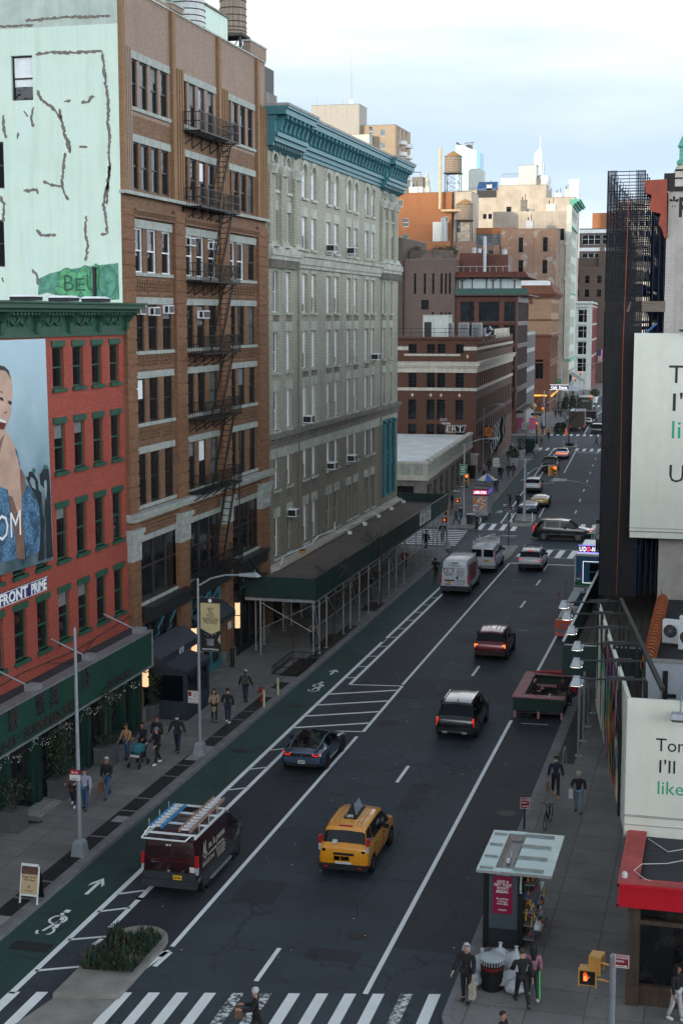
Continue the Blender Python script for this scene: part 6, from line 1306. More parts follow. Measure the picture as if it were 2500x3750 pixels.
ts=plate_sign(l2,'parking_sign',-.5,.02,-.14,2.42,3.0,'plate_white',[('Truck',.06,-.16,2.88,.2),('Loading',.06,-.14,2.8,.24),('Only',.06,-.16,2.72,.16),('Monday - Friday',.05,-.24,2.62,.44),('7am - 6pm',.05,-.27,2.55,.3),('<->',.06,-.24,2.48,.26)],M('deep_maroon',(.2,.01,.02),.5,var=0) and 'deep_maroon',border=1);m=MB();m.box(-.47,-.32,-.146,-.14,2.75,2.95);m.build('sign_pictogram','deep_maroon',ts)
l3=lamp_post('street lamp on the right kerb with the sage green banner, mostly hidden by the scaffold',-7.15,92,9.0,(2.2,.7,-1,0));banner(l3,-.3,5.3,7.3,.75,-.03,'banner_sage',WP[:4]+[('ART',.16,.4)])
sb=thing('sandwich_board','small white framed sandwich board with a tan poster standing on the left kerb','sandwich board',(-22.35,44.3,.15))
M('poster_tan',(.55,.42,.24),.6,var=.1);M('poster_photo',(.12,.06,.05),.6,var=.7,scale=9)
def lean(m,a):
 n0=0;m.xform(0,Matrix.Rotation(R(a),4,'X'))
m=MB();m.k=0;m.box(-.33,.33,-.02,.02,.3,1.28);m.box(-.34,-.3,-.03,.03,0,1.35);m.box(.3,.34,-.03,.03,0,1.35);m.box(-.34,.34,-.03,.03,1.28,1.35);m.box(-.34,.34,-.03,.03,.26,.32);m.xform(0,Matrix.Translation((0,-.28,0))@Matrix.Rotation(R(-11),4,'X'));m.build('frame','white_paint',sb)
m=MB();m.k=0;m.box(-.3,.3,-.034,-.022,.33,1.27);m.k=1;m.box(-.3,.3,-.042,-.034,1.0,1.27);m.k=2;m.text('Doggy Daycare',.065,(0,-.036,.88),wid=.5,depth=.004,bold=.01);m.text('Now Open!',.065,(0,-.036,.78),wid=.4,depth=.004,bold=.01);m.text('212-431-9898',.04,(0,-.036,.42),wid=.3,depth=.004);m.lathe([(.035,-.04),(.035,-.034)],0,0,.58,8,'y');m.xform(0,Matrix.Translation((0,-.28,0))@Matrix.Rotation(R(-11),4,'X'));m.build('poster',['poster_tan','poster_photo','wood_dark'],sb)
m=MB();m.box(-.33,.33,-.01,.01,.05,1.33);m.xform(0,Matrix.Translation((0,.26,0))@Matrix.Rotation(R(11),4,'X'));m.build('back_board','steel_black',sb)
M('leaf_dark',(.018,.035,.018),.6,var=.5);M('leaf_mid',(.035,.06,.028),.6,var=.4);M('bark',(.05,.04,.03),.9,var=.3);M('planter_grey',(.09,.095,.1),.7,var=.25)
def foliage(m,c,rx,rz,n,size,gap=.0):
 for i in range(n):
  a=Vector((random.gauss(0,1),random.gauss(0,1),random.gauss(0,1))).normalized()
  k=random.uniform(.45,1.0)*(1+.18*sin(a.x*7+a.y*5)+.15*sin(a.z*6))
  m.k=0 if random.random()<.65 else 1;m.leaf((c[0]+a.x*rx*k,c[1]+a.y*rx*k,c[2]+a.z*rz*k),size*random.uniform(.6,1.3))
for i,(x,y,w,cr,lab) in enumerate(((-26.15,54.6,.75,[((0,0,1.9),.75,.7),((0,0,2.6),.75,.6),((0,0,1.2),.35,.3)],'grey planter with a straggly twisted shrub beside the shop doorstep'),(-26.15,59.4,.85,[((0,0,3.0),.75,.65),((0,0,1.15),.5,.2)],'grey planter with a round lollipop tree beside the shop windows'),(-26.8,66.6,.5,[((0,0,1.3),.4,.9),((0,0,2.1),.5,.5)],'narrow ivy covered planter between the shop corner and the dark booth'),(-26.2,50.6,.8,[((0,0,1.55),.6,.65)],'planter with a clipped round bush at the left edge of the picture'))):
 t=thing('planter',lab,'planter',(x,y,.15));m=MB();m.box(-w/2,w/2,-w/2,w/2,0,.8);m.box(-w/2-.03,w/2+.03,-w/2-.03,w/2+.03,.74,.83);m.build('pot','planter_grey',t)
 m=MB();m.tube([(0,0,.7),(.03,.02,1.3),(-.02,0,cr[0][0][2])],.035,6);m.tube([(.05,.05,.7),(-.04,-.02,1.4),(.03,0,cr[0][0][2])],.025,6);m.build('trunk','bark',t)
 m=MB();[foliage(m,c,rx,rz,int(650*rx/.7),.11) for c,rx,rz in cr];m.build('crown',['leaf_dark','leaf_mid'],t)
bo=thing('entrance_booth','dark navy canvas entrance booth with clear windows standing on the left sidewalk','booth',(-27.1,67.0,.15))
m=MB();m.wall((0,0),0,1.95,0,2.55,[(.15,1.75,.95,2.25)],.06);m.wall((1.95,0),90,3.3,0,2.55,[(.15,1.5,.95,2.25),(1.75,3.1,.95,2.25)],.06);m.wall((1.95,3.3),180,1.95,0,2.55);m.build('canvas_wall','awning_navy',bo);m=MB();m.mesh([(-.1,-.08,3.0),(2.05,-.08,2.5),(2.05,3.4,2.5),(-.1,3.4,3.0),(-.1,-.08,2.5),(-.1,3.4,2.5)],[(0,1,2,3),(0,4,1),(3,2,5)]);m.build('canvas_roof','awning_navy',bo)
m=MB();m.box(.15,1.75,.05,.055,.95,2.25);m.box(1.89,1.895,.15,1.5,.95,2.25);m.box(1.89,1.895,1.75,3.1,.95,2.25);m.build('clear_window','car_glass',bo)
def simple(name,label,cat,loc,parts,group=None,rot=0):
 t=thing(name,label,cat,loc,rot,group)
 for n,fn,mat in parts:m=MB();fn(m);m.build(n,mat,t)
 return t
M('hydrant_red',(.25,.015,.012),.5,var=.2);M('bollard_cream',(.5,.45,.3),.6,var=.2)
simple('fire_hydrant','dark red fire hydrant between two cream bollards on the left kerb','hydrant',(-22.75,71.6,.15),[('body',lambda m:(m.lathe([(.16,0),(.12,.1),(.12,.5),(.16,.55),(.13,.68),(.04,.75)],0,0,0,12),m.tube([(-.24,0,.42),(.24,0,.42)],.07,8)),'hydrant_red'),('cap',lambda m:m.tube([(0,-.22,.42),(0,-.1,.42)],.08,8),'galv')])
for i,(x,y) in enumerate(((-22.25,70.4),(-22.3,73.0))):simple('bollard',('cream steel bollard in front of the red hydrant','cream steel bollard behind the red hydrant')[i],'bollard',(x,y,.15),[('post',lambda m:m.lathe([(.07,0),(.07,.85),(.05,.9)],0,0,0,12),'bollard_cream')],'bollards by the hydrant')
simple('ash_stand','black upright ash stand by the stone pier base','ash stand',(-26.6,78.3,.15),[('body',lambda m:(m.cyl(0,0,0,.95,.12,12),m.cyl(0,0,.95,1.1,.15,12)),'black_plastic')])
def bare_tree(label,X,Y,h,z=.15,r=.06,n=7,spread=1.2,seed=1,name='bare_tree',leaf=None,group=None,cr_z=.35):
 rnd=random.Random(seed);t=thing(name,label,'tree',(X,Y,z),0,group);m=MB();m.tube([(0,0,0),(.05,.03,h*.4),(.0,.0,h*.75),(.05,.02,h)],[r,r*.8,r*.5,r*.2],7);m.build('trunk','bark',t)
 m=MB();lf=MB()
 def br(p,d,L,rr,k):
  q=p+d*L;mid=p+d*L*.5+Vector((rnd.gauss(0,.06*L),rnd.gauss(0,.06*L),0));m.tube([p,mid,q],[rr,rr*.8,rr*.5],4,False)
  if leaf:[lf.leaf(q+Vector((rnd.gauss(0,.12),rnd.gauss(0,.12),rnd.gauss(0,.12))),.09) for _ in range(leaf)]
  if k:
   for _ in range(3):e=(d+Vector((rnd.gauss(0,.5),rnd.gauss(0,.5),rnd.gauss(.1,.35)))).normalized();br(p+d*L*rnd.uniform(.5,1),e,L*.6,rr*.6,k-1)
 for i in range(n):
  a=rnd.uniform(0,6.28);zz=h*(cr_z+(.93-cr_z)*i/n);br(Vector((0.02,0,zz)),Vector((cos(a),sin(a),.75)).normalized(),spread*(1.1-.5*i/n),r*.45,3)
 m.build('branches','bark',t)
 if leaf:lf.build('leaves','shrub_brown',t)
 return t
bare_tree('bare sapling in a square iron tree guard at the near end of the green shed',-23.1,78.5,3.6,r=.035,n=6,spread=1.0,seed=4)
tg=thing('tree_guard','low black iron tree guard around the bare sapling','tree guard',(-23.1,78.9,.15));m=MB()
for(x0,y0,x1,y1) in((-.75,-1.9,.75,-1.9),(.75,-1.9,.75,1.9),(-.75,1.9,.75,1.9),(-.75,-1.9,-.75,1.9)):
 for z in(.12,.5):m.bar((x0,y0,z),(x1,y1,z),.03)
 n=max(5,int(hypot(x1-x0,y1-y0)/.18));[m.bar((x0+(x1-x0)*i/n,y0+(y1-y0)*i/n,0),(x0+(x1-x0)*i/n,y0+(y1-y0)*i/n,.55),.018) for i in range(n+1)]
m.build('railing','steel_black',tg)
bare_tree('bare street tree with a few brown leaves under the middle of the green shed',-22.75,86.3,5.,n=8,seed=8,leaf=1,r=.07);bare_tree('bare street tree with few leaves reaching over the far half of the shed',-22.4,97.5,5.6,n=9,seed=11,leaf=1,r=.07)
M('median_conc',(.27,.265,.24),.9,var=.25,scale=1.2,bmp=.2)
md=thing('planted_median','concrete median island with a rounded nose and a shaggy bed of dark green plants','median',(-17.7,40.5,0))
pl_=[(-.9,-2.5),(1.0,-2.05)]+[(1.0+.02,1.6)]+[(.06+.95*cos(a),1.75+1.05*sin(a)) for a in[pi*k/10 for k in range(1,10)]]+[(-.88,1.6)]
m=MB();n=len(pl_);m.face([(x,y,.17) for x,y in pl_]);[m.face([(pl_[i][0],pl_[i][1],0),(pl_[(i+1)%n][0],pl_[(i+1)%n][1],0),(pl_[(i+1)%n][0],pl_[(i+1)%n][1],.17),(pl_[i][0],pl_[i][1],.17)]) for i in range(n)];m.build('concrete_island','median_conc',md)
m=MB();m.prism([(-.72,-.75),(.8,-.55),(.8,1.35),(.3,1.75),(-.5,1.7),(-.72,1.3)],lambda u,v,d:(u,v,d),.17,.26);m.build('soil_bed','soil',md)
m=MB()
for i in range(2300):
 x=random.uniform(-.78,.88);y=random.uniform(-.8,1.8)
 d=hypot(x-.0,y-.55)
 if d<.5 and random.random()<.88:continue
 h=random.uniform(.08,.36)*(1+.55*sin(x*5+y*3.3));a=random.uniform(0,6.28);b=random.uniform(.03,.2);m.k=random.choice((0,0,1,2));w=.018
 p=Vector((x,y,.24));q=p+Vector((cos(a)*b*.5,sin(a)*b*.5,h*.75));r_=p+Vector((cos(a)*b*1.5,sin(a)*b*1.5,h));s_=Vector((-sin(a)*w,cos(a)*w,0));m.face([p-s_,p+s_,q+s_,q-s_]);m.face([q-s_,q+s_,r_])
for i in range(900):
 x=random.uniform(.1,.85);y=random.uniform(.3,1.7);m.k=1;m.leaf((x,y,.26+random.random()*.22),.07)
tag(m.build('plants',[M('grass_dark',(.012,.042,.022),.7,var=.4),M('grass_mid',(.024,.062,.034),.7,var=.4),M('grass_dry',(.09,.075,.04),.8,var=.4)],md),kind='stuff')
g=MB();g.face([(-19.3,34.5,.012),(-17.0,34.5,.012),(-16.75,38.45,.012),(-18.6,38.0,.012)]);g=struct('crossing_refuge',g,'median_conc')
M('news_steel',(.05,.055,.065),.35,.5,var=.15);M('canopy_glass',(.24,.4,.41),.2,var=.15);M('poster_magenta',(.26,.008,.05),.4,var=.06);M('screen_grey',(.07,.09,.105),.2,var=.1)
ns=thing('newsstand','grey steel newsstand with a pale glass canopy roof and a magenta poster','newsstand',(-6.85,44.5,.15))
m=MB();m.box(0,1.25,0,3.0,0,2.6);m.build('cabin','news_steel',ns)
for x in(.0,1.1):m=MB();m.box(x,x+.15,-.07,0,0,2.55);m.build('corner_post','steel_black',ns)
m=MB();m.box(.17,1.08,-.03,0,.65,2.5);m.build('display_glass','screen_grey',ns);m=MB();m.box(.3,.92,-.042,-.03,1.15,2.38);m.build('poster','poster_magenta',ns)
m=MB()
for i,s in enumerate(('GIVE A','GIFT THAT',"WON'T",'BREAK.')):m.text(s,.085,(.61,-.042,2.17-.11*i),wid=(.38,.56,.38,.4)[i],depth=.004,bold=.02)
for i,s in enumerate(('Broadway','tickets','from $29.')):m.text(s,.06,(.61,-.042,1.62-.085*i),wid=(.38,.28,.36)[i],depth=.004,bold=.01)
m.text('todaytix',.05,(.61,-.042,1.26),wid=.28,depth=.004,bold=.01);m.text('JCDecaux',.06,(.61,-.03,2.41),wid=.4,depth=.004,bold=.01);m.text('Newsstand',.09,(1.15,-.075,2.5),U=(0,0,-1),V=(1,0,0),N=(0,-1,0),align='L',wid=.6,depth=.004,bold=.01);m.build('lettering','ink_white',ns)
m=MB();m.box(-.15,.4,-.65,3.1,2.72,2.75);m.box(.98,2.2,-.6,3.1,2.72,2.75);m.box(.4,.98,-.62,-.3,2.72,2.75);m.box(.4,.98,2.9,3.15,2.72,2.75);m.build('canopy','canopy_glass',ns);m=MB();m.mesh([(.4,-.3,2.72),(.98,-.3,2.72),(.98,2.9,2.72),(.4,2.9,2.72),(.55,0,2.58),(.85,0,2.58),(.85,2.6,2.58),(.55,2.6,2.58)],[(0,4,5,1),(1,5,6,2),(2,6,7,3),(3,7,4,0),(4,7,6,5)]);m.build('roof_gutter',M('gutter_tan',(.25,.23,.2),.7,var=.3,scale=3),ns)
for a_ in[(.95,1.9,y,y+.09,2.75,2.8) for y in(-.35,.7,1.75,2.75)]+[(-.08,.35,y,y+.06,2.75,2.79) for y in(-.4,.6,1.7,2.7)]+[(-.15,2.2,-.66,-.63,2.68,2.76)]:m=MB();m.box(*a_);m.build('canopy_rib','conc_light',ns)
m=MB();m.tube([(.65,1.6,2.6),(.7,1.1,2.62),(.68,.7,2.64)],.02,5);m.box(.63,.73,.55,.75,2.6,2.7);m.build('roof_device','plate_white',ns)
mer=[]
GO=['pt_a','pt_b','pt_c','pt_d','pt_e','plate_white','black_plastic','bucket_yellow']
random.seed(5)
m=MB()
for i in range(260):
 y=random.uniform(.1,2.7);z=random.uniform(.25,2.3);m.k=random.randrange(8);x=1.25+random.uniform(0,.28)+(.25 if z<1.1 else 0)*random.random();w=random.uniform(.03,.1);h=random.uniform(.05,.2);m.box(x,x+w*.6,y,y+w,z,z+h)
tag(m.build('hanging_goods',GO,ns),kind='stuff');m=MB();[m.box(1.25,1.6,.1,2.8,z,z+.02) for z in(.3,.75,1.2,1.65,2.1)];m.box(1.6,1.85,-.05,.5,.7,.73);m.build('goods_shelf','galv',ns);m=MB();[m.lathe([(.035,0),(.035,.12),(.015,.16),(.015,.19)],1.64+.06*(i%3),.0+.1*(i//3),.73,6) for i in range(12)];m.build('bottles','plate_white',ns)
M('bag_white',(.5,.53,.56),.3,var=.2,scale=4);
simple('litter_bin','black slatted litter bin with a white lid and red band beside white rubbish bags','litter bin',(-6.12,41.6,.15),[('basket',lambda m:(m.lathe([(.29,0),(.32,.78)],0,0,0,22),[m.bar((.3*cos(a),.3*sin(a),.05),(.335*cos(a),.335*sin(a),.8),.02) for a in[2*pi*k/26 for k in range(26)]]),'black_plastic'),('band',lambda m:m.lathe([(.33,.66),(.335,.74)],0,0,0,24),'sign_red'),('top_bars',lambda m:[m.bar((.33*cos(a),.33*sin(a),.78),(.36*cos(a),.36*sin(a),.94),.014) for a in[2*pi*k/26 for k in range(26)]],'ink_white'),('lid',lambda m:m.lathe([(.37,.93),(.4,.98),(.3,1.03),(.05,1.06)],0,0,0,24),M('bin_lid',(.42,.47,.5),.4,var=.1))])
def bag(label,X,Y,r,h,seed):
 rnd=random.Random(seed);t=thing('rubbish_bag',label,'rubbish bag',(X,Y,.15),0,'white rubbish bags round the bin');m=MB();n,q=18,9;vs=[]
 for j in range(q+1):
  v=j/q;rr=r*sin(pi*min(1,v*1.05+.05))**.55*(1 if v<.75 else 1-(v-.75)*2.6)
  for k in range(n):a=2*pi*k/n;b=1+.1*sin(5*a+seed+j)+.06*sin(11*a+2*j)+rnd.gauss(0,.08);vs.append((max(.03,rr)*b*cos(a),max(.03,rr)*b*sin(a),h*v))
 fs=[(j*n+k,j*n+(k+1)%n,(j+1)*n+(k+1)%n,(j+1)*n+k) for j in range(q) for k in range(n)]+[tuple(range(n-1,-1,-1)),tuple(q*n+k for k in range(n))];m.mesh(vs,fs);m.build('sack','bag_white',t,smooth=50);m=MB();m.lathe([(.06,h-.06),(.03,h-.01),(.07,h+.03)],0,0,0,8);m.build('knot','bag_white',t)
for i,a in enumerate(((-6.5,42.1,.36,.95),(-5.6,41.85,.4,.6),(-5.5,42.3,.44,1.05),(-6.66,41.6,.25,.55),(-5.42,41.45,.3,.5),(-6.0,42.45,.4,1.05))):bag(('white rubbish bag behind the bin on the kerb side','white rubbish bag at the right of the bin','white rubbish bag piled against the newsstand to the right','small white rubbish bag left of the bin at the kerb','small white rubbish bag in front on the right','tall white rubbish bag right behind the bin lid')[i],*a,i+2)
sp=thing('parking_sign','dark red no standing sign on a green pole behind the newsstand','street sign',(-7.0,55.6,.15));m=MB();m.cyl(0,0,0,1.35,.035,8);m.build('pole','shed_green',sp);M('sign_maroon',(.22,.012,.02),.5,var=.05)
plate_sign(sp,'sign_plate',-.18,.2,-.06,.85,1.3,'sign_maroon',[('NO STANDING',.06,.01,1.17,.32),('Anytime',.06,-.02,1.07,.22),('->',.07,0,.95,.2)],border=1)
sp.rotation_euler=(0,0,R(12));sp.location.z=.15
for ch_ in sp.children:pass
pp=thing('pedestrian_signal','grey pole with two yellow pedestrian signals showing a red hand and a no standing sign','pedestrian signal',(-2.28,36.5,.15));M('signal_yellow',(.5,.26,.06),.5,var=.15)
m=MB();m.cyl(0,0,0,3.68,.085,12);m.lathe([(.09,3.68),(.03,3.74)],0,0,0,12);m.box(-.03,-.015,-.086,-.08,.2,.8);m.build('pole','lamp_grey',pp)
def pedhead(par,x,y,z,rot,lit=True):
 m=MB();m.box(-.21,.21,0,.22,-.24,.24);m.box(-.23,.23,-.1,0,.2,.24);m.box(-.23,-.2,-.1,0,-.24,.2);m.box(.2,.23,-.1,0,-.24,.2);h=m.build('signal_head','signal_yellow',par,(x,y,z),rot);m=MB();m.box(-.19,.19,-.012,0,-.2,.19);m.build('screen','black_plastic',h)
 if lit:
  m=MB();m.box(-.1,-.01,-.02,-.013,-.1,.03);[m.bar((-.09+.026*k,-.017,.0),(-.1+.03*k,-.017,(.1,.13,.12,.08)[k]),.019,.006,(1,0,0)) for k in range(4)];m.bar((-.01,-.017,-.06),(.05,-.017,.02),.02,.006,(1,0,0));m.build('lit_hand','red_light' if False else 'orange_signal',h)
pedhead(pp,-.62,-.15,3.1,0);pedhead(pp,-.36,.12,3.38,80,False)
m=MB();[m.tube([(0,0,z),(-.3,-.02,z+.07),(-.45,-.05,z+dz)],.03,8) for z,dz in((3.4,.0),(2.95,.05))];m.build('bracket','signal_yellow',pp)
plate_sign(pp,'sign_plate',.04,.42,-.11,3.42,3.78,'sign_maroon',[('NO STANDING',.06,.23,3.67,.3),('Anytime',.06,.18,3.58,.2),('<->',.06,.22,3.48,.2)],border=1)
for i,(y,x) in enumerate(((57.9,-6.17),(64.1,-6.44))):simple('bike_rack',('grey hoop bike rack in front of the man in the mask','grey hoop bike rack beside the pavement grating')[i],'bike rack',(x,y,.15),[('hoop',lambda m:m.tube([(.02*k,-.35+.0+.35*(1-cos(pi*k/10))*1.0,.0+.85*min(1,sin(pi*k/10)*1.6)) for k in range(11)],.03,8),'galv')],'hoop bike racks',8)
def bicycle(label,X,Y,rot,z=.0,mat='black_plastic',group=None):
 t=thing('bicycle',label,'bicycle',(X,Y,z),rot,group)
 for y in(-.52,.52):
  m=MB();m.tube([(0,y+.33*cos(2*pi*k/20),.34+.33*sin(2*pi*k/20)) for k in range(21)],.018,6);w=m.build('wheel','tyre',t);m=MB();[m.bar((0,y,.34),(0,y+.32*cos(a),.34+.32*sin(a)),.006) for a in[k*pi/6 for k in range(12)]];m.build('spokes','galv',w)
 m=MB();[m.tube([a,b],.018,6) for a,b in(((0,-.52,.34),(0,-.05,.3)),((0,-.52,.34),(0,-.18,.78)),((0,-.05,.3),(0,-.2,.85)),((0,-.05,.3),(0,.38,.75)),((0,-.18,.78),(0,.36,.86)),((0,.52,.34),(0,.34,.98)))];m.build('frame',mat,t)
 m=MB();m.tube([(-.28,.28,1.02),(-.1,.34,1.0),(.1,.34,1.0),(.28,.28,1.02)],.016,6);m.build('handlebar','black_plastic',t);m=MB();m.mesh([(-.08,-.34,.9),(.08,-.34,.9),(.03,-.06,.9),(-.03,-.06,.9),(0,-.2,.84)],[(0,1,2,3),(0,4,1),(1,4,2),(2,4,3),(3,4,0)]);m.build('saddle','black_plastic',t);return t
bicycle('black bicycle locked to the bike rack behind the newsstand',-6.15,56.2,175,.15)
M('pink',(.42,.19,.21),.7,var=.2);pk=thing('dining_parklet','dark green roadside dining parklet with a pink bench top rim','parklet',(-9.75,72.2,0))
m=MB();m.box(0,2.5,0,.12,.38,1.05);m.box(0,.12,.12,5.2,.38,1.05);m.box(0,2.5,5.2,5.32,.38,1.05);m.box(.45,.55,.55,4.7,.3,.95);m.box(.55,2.2,4.6,4.7,.3,.9);m.build('green_panel','shed_green',pk)
m=MB();m.box(-.05,2.55,-.05,.5,1.05,1.11);m.box(-.05,.5,.5,5.35,1.05,1.11);m.box(.5,2.55,4.9,5.36,1.05,1.11);m.build('pink_rim','pink',pk);m=MB();m.box(.55,1.0,.6,4.6,.6,.66);m.box(1.0,2.4,4.2,4.6,.6,.66);m.build('bench','pink',pk);m=MB();[m.box(x,x+.12,y,y+.12,0,.4) for x in(.02,1.2,2.36) for y in(.02,5.15)];m.build('leg','pink',pk);m=MB();m.box(.1,2.4,.1,5.2,.25,.3);m.build('deck','plank_dark',pk)
simple('drink_cup','pale drink cup standing on the near pink rim','cup',(-7.95,72.4,1.11),[('cup',lambda m:m.lathe([(.04,0),(.055,.16)],0,0,0,10),'plate_white')]);simple('tyre','old car tyre lying under the near side of the pink rimmed parklet','tyre',(-9.1,72.45,0),[('ring',lambda m:m.lathe([(.2,.02),(.34,.0),(.36,.1),(.34,.2),(.2,.18),(.2,.02)],0,0,0,20),'tyre')])
simple('red_canopy','folded red canopy lying along the far rim of the parklet','canopy',(-8.8,77.3,1.11),[('cloth',lambda m:m.tube([(-.6,0,.05),(.2,0,.12),(1.0,0,.1),(1.7,.05,.05)],[.03,.1,.12,.04],8),'sign_red')])
M('slat_white',(.6,.64,.66),.6,var=.15);M('barrier_orange',(.62,.08,.025),.5,var=.2);M('sky_paint',(.06,.3,.5),.6,var=.15)
p2=thing('dining_parklet','white slatted roadside dining parklet with blue seats under the sign lamps','parklet',(-9.75,92.6,0));m=MB();[m.box(.0+.11*i,.08+.11*i,0,10,1.02,1.06) for i in range(5)];m.box(0,.05,0,10,.1,1.02);m.box(.5,.55,0,10,.1,1.02);m.box(-.02,1.6,9.9,10,.1,1.2);m.build('white_slats','slat_white',p2);m=MB();m.box(.6,2.2,.2,9.8,.05,.15);[m.box(.7,1.5,1.2+1.5*i,1.7+1.5*i,.15,.6) for i in range(6)];m.build('blue_seat','sky_paint',p2);m=MB();[m.tube([(0,y,1.06),(0,y,2.5)],.012,5) for y in(.2,4.5)];[m.lathe([(.01,2.45),(.08,2.52),(.01,2.6)],0,y,0,8) for y in(.2,4.5)];m.build('reflector_stake','hydrant_red',p2)
ob=thing('traffic_barrier','orange plastic traffic barrier with graffiti at the near end of the white parklet','barrier',(-9.85,92.2,0));m=MB();m.prism([(-.3,0),(.3,0),(.2,.35),(.13,1.0),(-.13,1.0),(-.2,.35)],lambda u,v,d:(d,u,v),0,1.25);m.build('body','barrier_orange',ob);m=MB();m.text('RUDA',.16,(.55,-.2,.6),wid=.5,depth=.004);m.text('PEAN',.26,(.55,-.3,.18),wid=.9,depth=.004,bold=.03);m.build('graffiti','sky_paint',ob);m=MB();[m.box(.02+.2*i,.12+.2*i,-.15,.15,1.0,1.02) for i in range(6)];m.build('hazard_stripe','plate_yellow',ob)
def signal(par,x,y,z,rot=0,lit='red',name='traffic_light'):
 m=MB();m.box(-.16,.16,0,.2,-.5,.5);[m.lathe([(.14,-.22),(.14,0)],0,0,zz,10,'y') for zz in(.32,0,-.32)];h=m.build(name,'signal_yellow',par,(x,y,z),rot)
 m=MB();[m.lathe([(.115,-.225),(.115,-.2)],0,0,zz,12,'y') for zz in(.32,0,-.32)];m.build('lens','black_plastic',h);m=MB();m.lathe([(.125,-.25),(.1,-.27)],0,0,.32 if lit=='red' else-.32,12,'y');m.build('lit_lens','orange_signal' if lit=='red' else 'green_signal',h)
sw_=lamp_post('grey signal pole with a red light at the far end of the green shed',-22.68,124.2,3.9,r=.12,name='signal_pole');signal(sw_,-.05,-.2,3.4);pedhead(sw_,-.15,-.25,2.5,0)
nw=lamp_post('tall grey corner pole with lamp arm and green route sign by the food cart',-23.8,139,7.7,(2.4,.6,1,0),name='signal_pole');signal(nw,.3,-.2,4.4);plate_sign(nw,'route_sign',-.4,.3,-.2,4.75,5.8,M('sign_green2',(.01,.16,.09),.5,var=0) and 'sign_green2',[('East',.16,-.05,5.3,.4),('Side',.16,-.05,5.07,.4),('->',.16,-.1,4.9,.3),('oo',.2,-.05,5.5,.4)],border=1);plate_sign(nw,'one_way_sign',-.5,.4,-.22,3.55,3.85,'ink',[('ONE WAY',.11,-.1,3.64,.5)]);plate_sign(nw,'street_name_sign',-1.0,0,-.24,3.15,3.38,'wood_dark',[('Bleecker St',.13,-.5,3.2,.85)]);pedhead(nw,-.5,-.25,2.3,0)
sm=lamp_post('grey median signal pole with a curved arm and two yellow signal heads',-18.5,142.9,6.0,r=.13,z=.15,name='signal_pole');m=MB();m.tube([(0,0,4.3),(.9,0,5.1),(2.0,0,5.5),(2.9,0,5.55)],[.06,.055,.05,.045],8);m.box(-.7,.7,-.04,.04,6.0,6.08);m.build('signal_arm','lamp_grey',sm);signal(sm,2.95,-.2,5.0);signal(sm,2.45,0,5.0,90,'red')
ow=thing('one_way_sign','black one way sign on a dark pole at the near end of the crossing median','street sign',(-17.72,126.6,.15));m=MB();m.cyl(0,0,0,3.5,.045,8);m.build('pole','steel_black',ow);plate_sign(ow,'sign_plate',-.45,.45,-.07,3.15,3.48,'ink',[('ONE WAY',.13,-.08,3.25,.5),('->',.2,.28,3.31,.1)],border=1)
fs_=lamp_post('far grey signal pole with a long arm and orange light beyond the second crossing',-29.3,249.5,7.3,r=.14,name='signal_pole');m=MB();m.tube([(0,0,4.9),(1.5,0,5.9),(4,0,6.7),(7.9,0,6.75)],.06,8);m.bar((0,0,7.2),(7.9,0,6.8),.03);m.build('signal_arm','lamp_grey',fs_);signal(fs_,7.9,-.2,6.2);signal(fs_,-.15,-.3,4.1);plate_sign(fs_,'one_way_sign',-.9,.9,-.2,4.85,5.25,'ink',[('ONE WAY',.15,-.1,4.98,.9)]);pedhead(fs_,-1.3,-.2,2.9,0)
fs2=lamp_post('black signal post at the near corner of the second crossing with an orange light',-28.2,231.2,3.6,r=.12,name='signal_pole');[setattr(c,'active_material',m_('steel_black')) for c in fs2.children];signal(fs2,.0,-.2,2.9);plate_sign(fs2,'one_way_sign',-.9,.7,-.2,4.4,4.8,'ink',[('ONE WAY',.15,-.1,4.5,.9)])
fs3=lamp_post('far grey signal pole with a long arm at the third crossing',-35.,329,9.3,r=.15,name='signal_pole');m=MB();m.tube([(0,0,6.5),(3,0,8.5),(9.5,0,10)],.07,6);m.build('signal_arm','lamp_grey',fs3);signal(fs3,9.4,-.2,9.3);plate_sign(fs3,'route_sign',-.9,.1,-.2,5,6,'sign_green2',[('East',.2,-.4,5.5,.6)])
fs4=lamp_post('far small grey signal post with two amber lights by the green stalls',-31.8,337.9,6.3,r=.12,name='signal_pole');signal(fs4,.2,-.2,6.9);signal(fs4,-.9,-.2,5.5)
gs=thing('route_sign','small green bike route sign at the far right of the street','street sign',(-25.2,400,.15));m=MB();m.cyl(0,0,0,8,.08,6);m.build('pole','steel_black',gs);plate_sign(gs,'sign_plate',-.9,.6,-.1,6.8,8.6,'sign_green2',[('East',.3,-.1,7.6,.8)]);signal(gs,1.8,0,9.6,0,'green')
for i,(x,y,h) in enumerate(((-24.5,165.9,3.9),(-27.5,212.5,4.6),(-17.14,118.9,1.1),(-19.5,141.3,1.1),(-17.6,141.9,1.1),(-23.5,226.3,1.2),(-21.7,226.8,1.2))):
 if i<2:t=thing('parking_sign',('white parking sign on a dark pole past the food cart','white square sign on a dark pole near the white planters')[i],'street sign',(x,y,.15));m=MB();m.cyl(0,0,0,h,.04,6);m.build('pole','steel_black',t);plate_sign(t,'sign_plate',-.6,.1,-.06,h-1.0,h,'plate_white',[('ONLY',.12,-.25,h-.4,.4),('7AM-7PM',.1,-.25,h-.7,.5)],'ink')
 else:simple('delineator',('white delineator post at the near nose of the crossing median','white delineator post at the left of the crossing median','white delineator post at the right of the crossing median','white delineator post left of the far tree median','white delineator post right of the far tree median')[i-2],'delineator',(x,y,.0),[('post',lambda m:m.lathe([(.1,0),(.05,.05),(.05,h),(.02,h+.02)],0,0,0,8),'slat_white')],'white delineator posts')
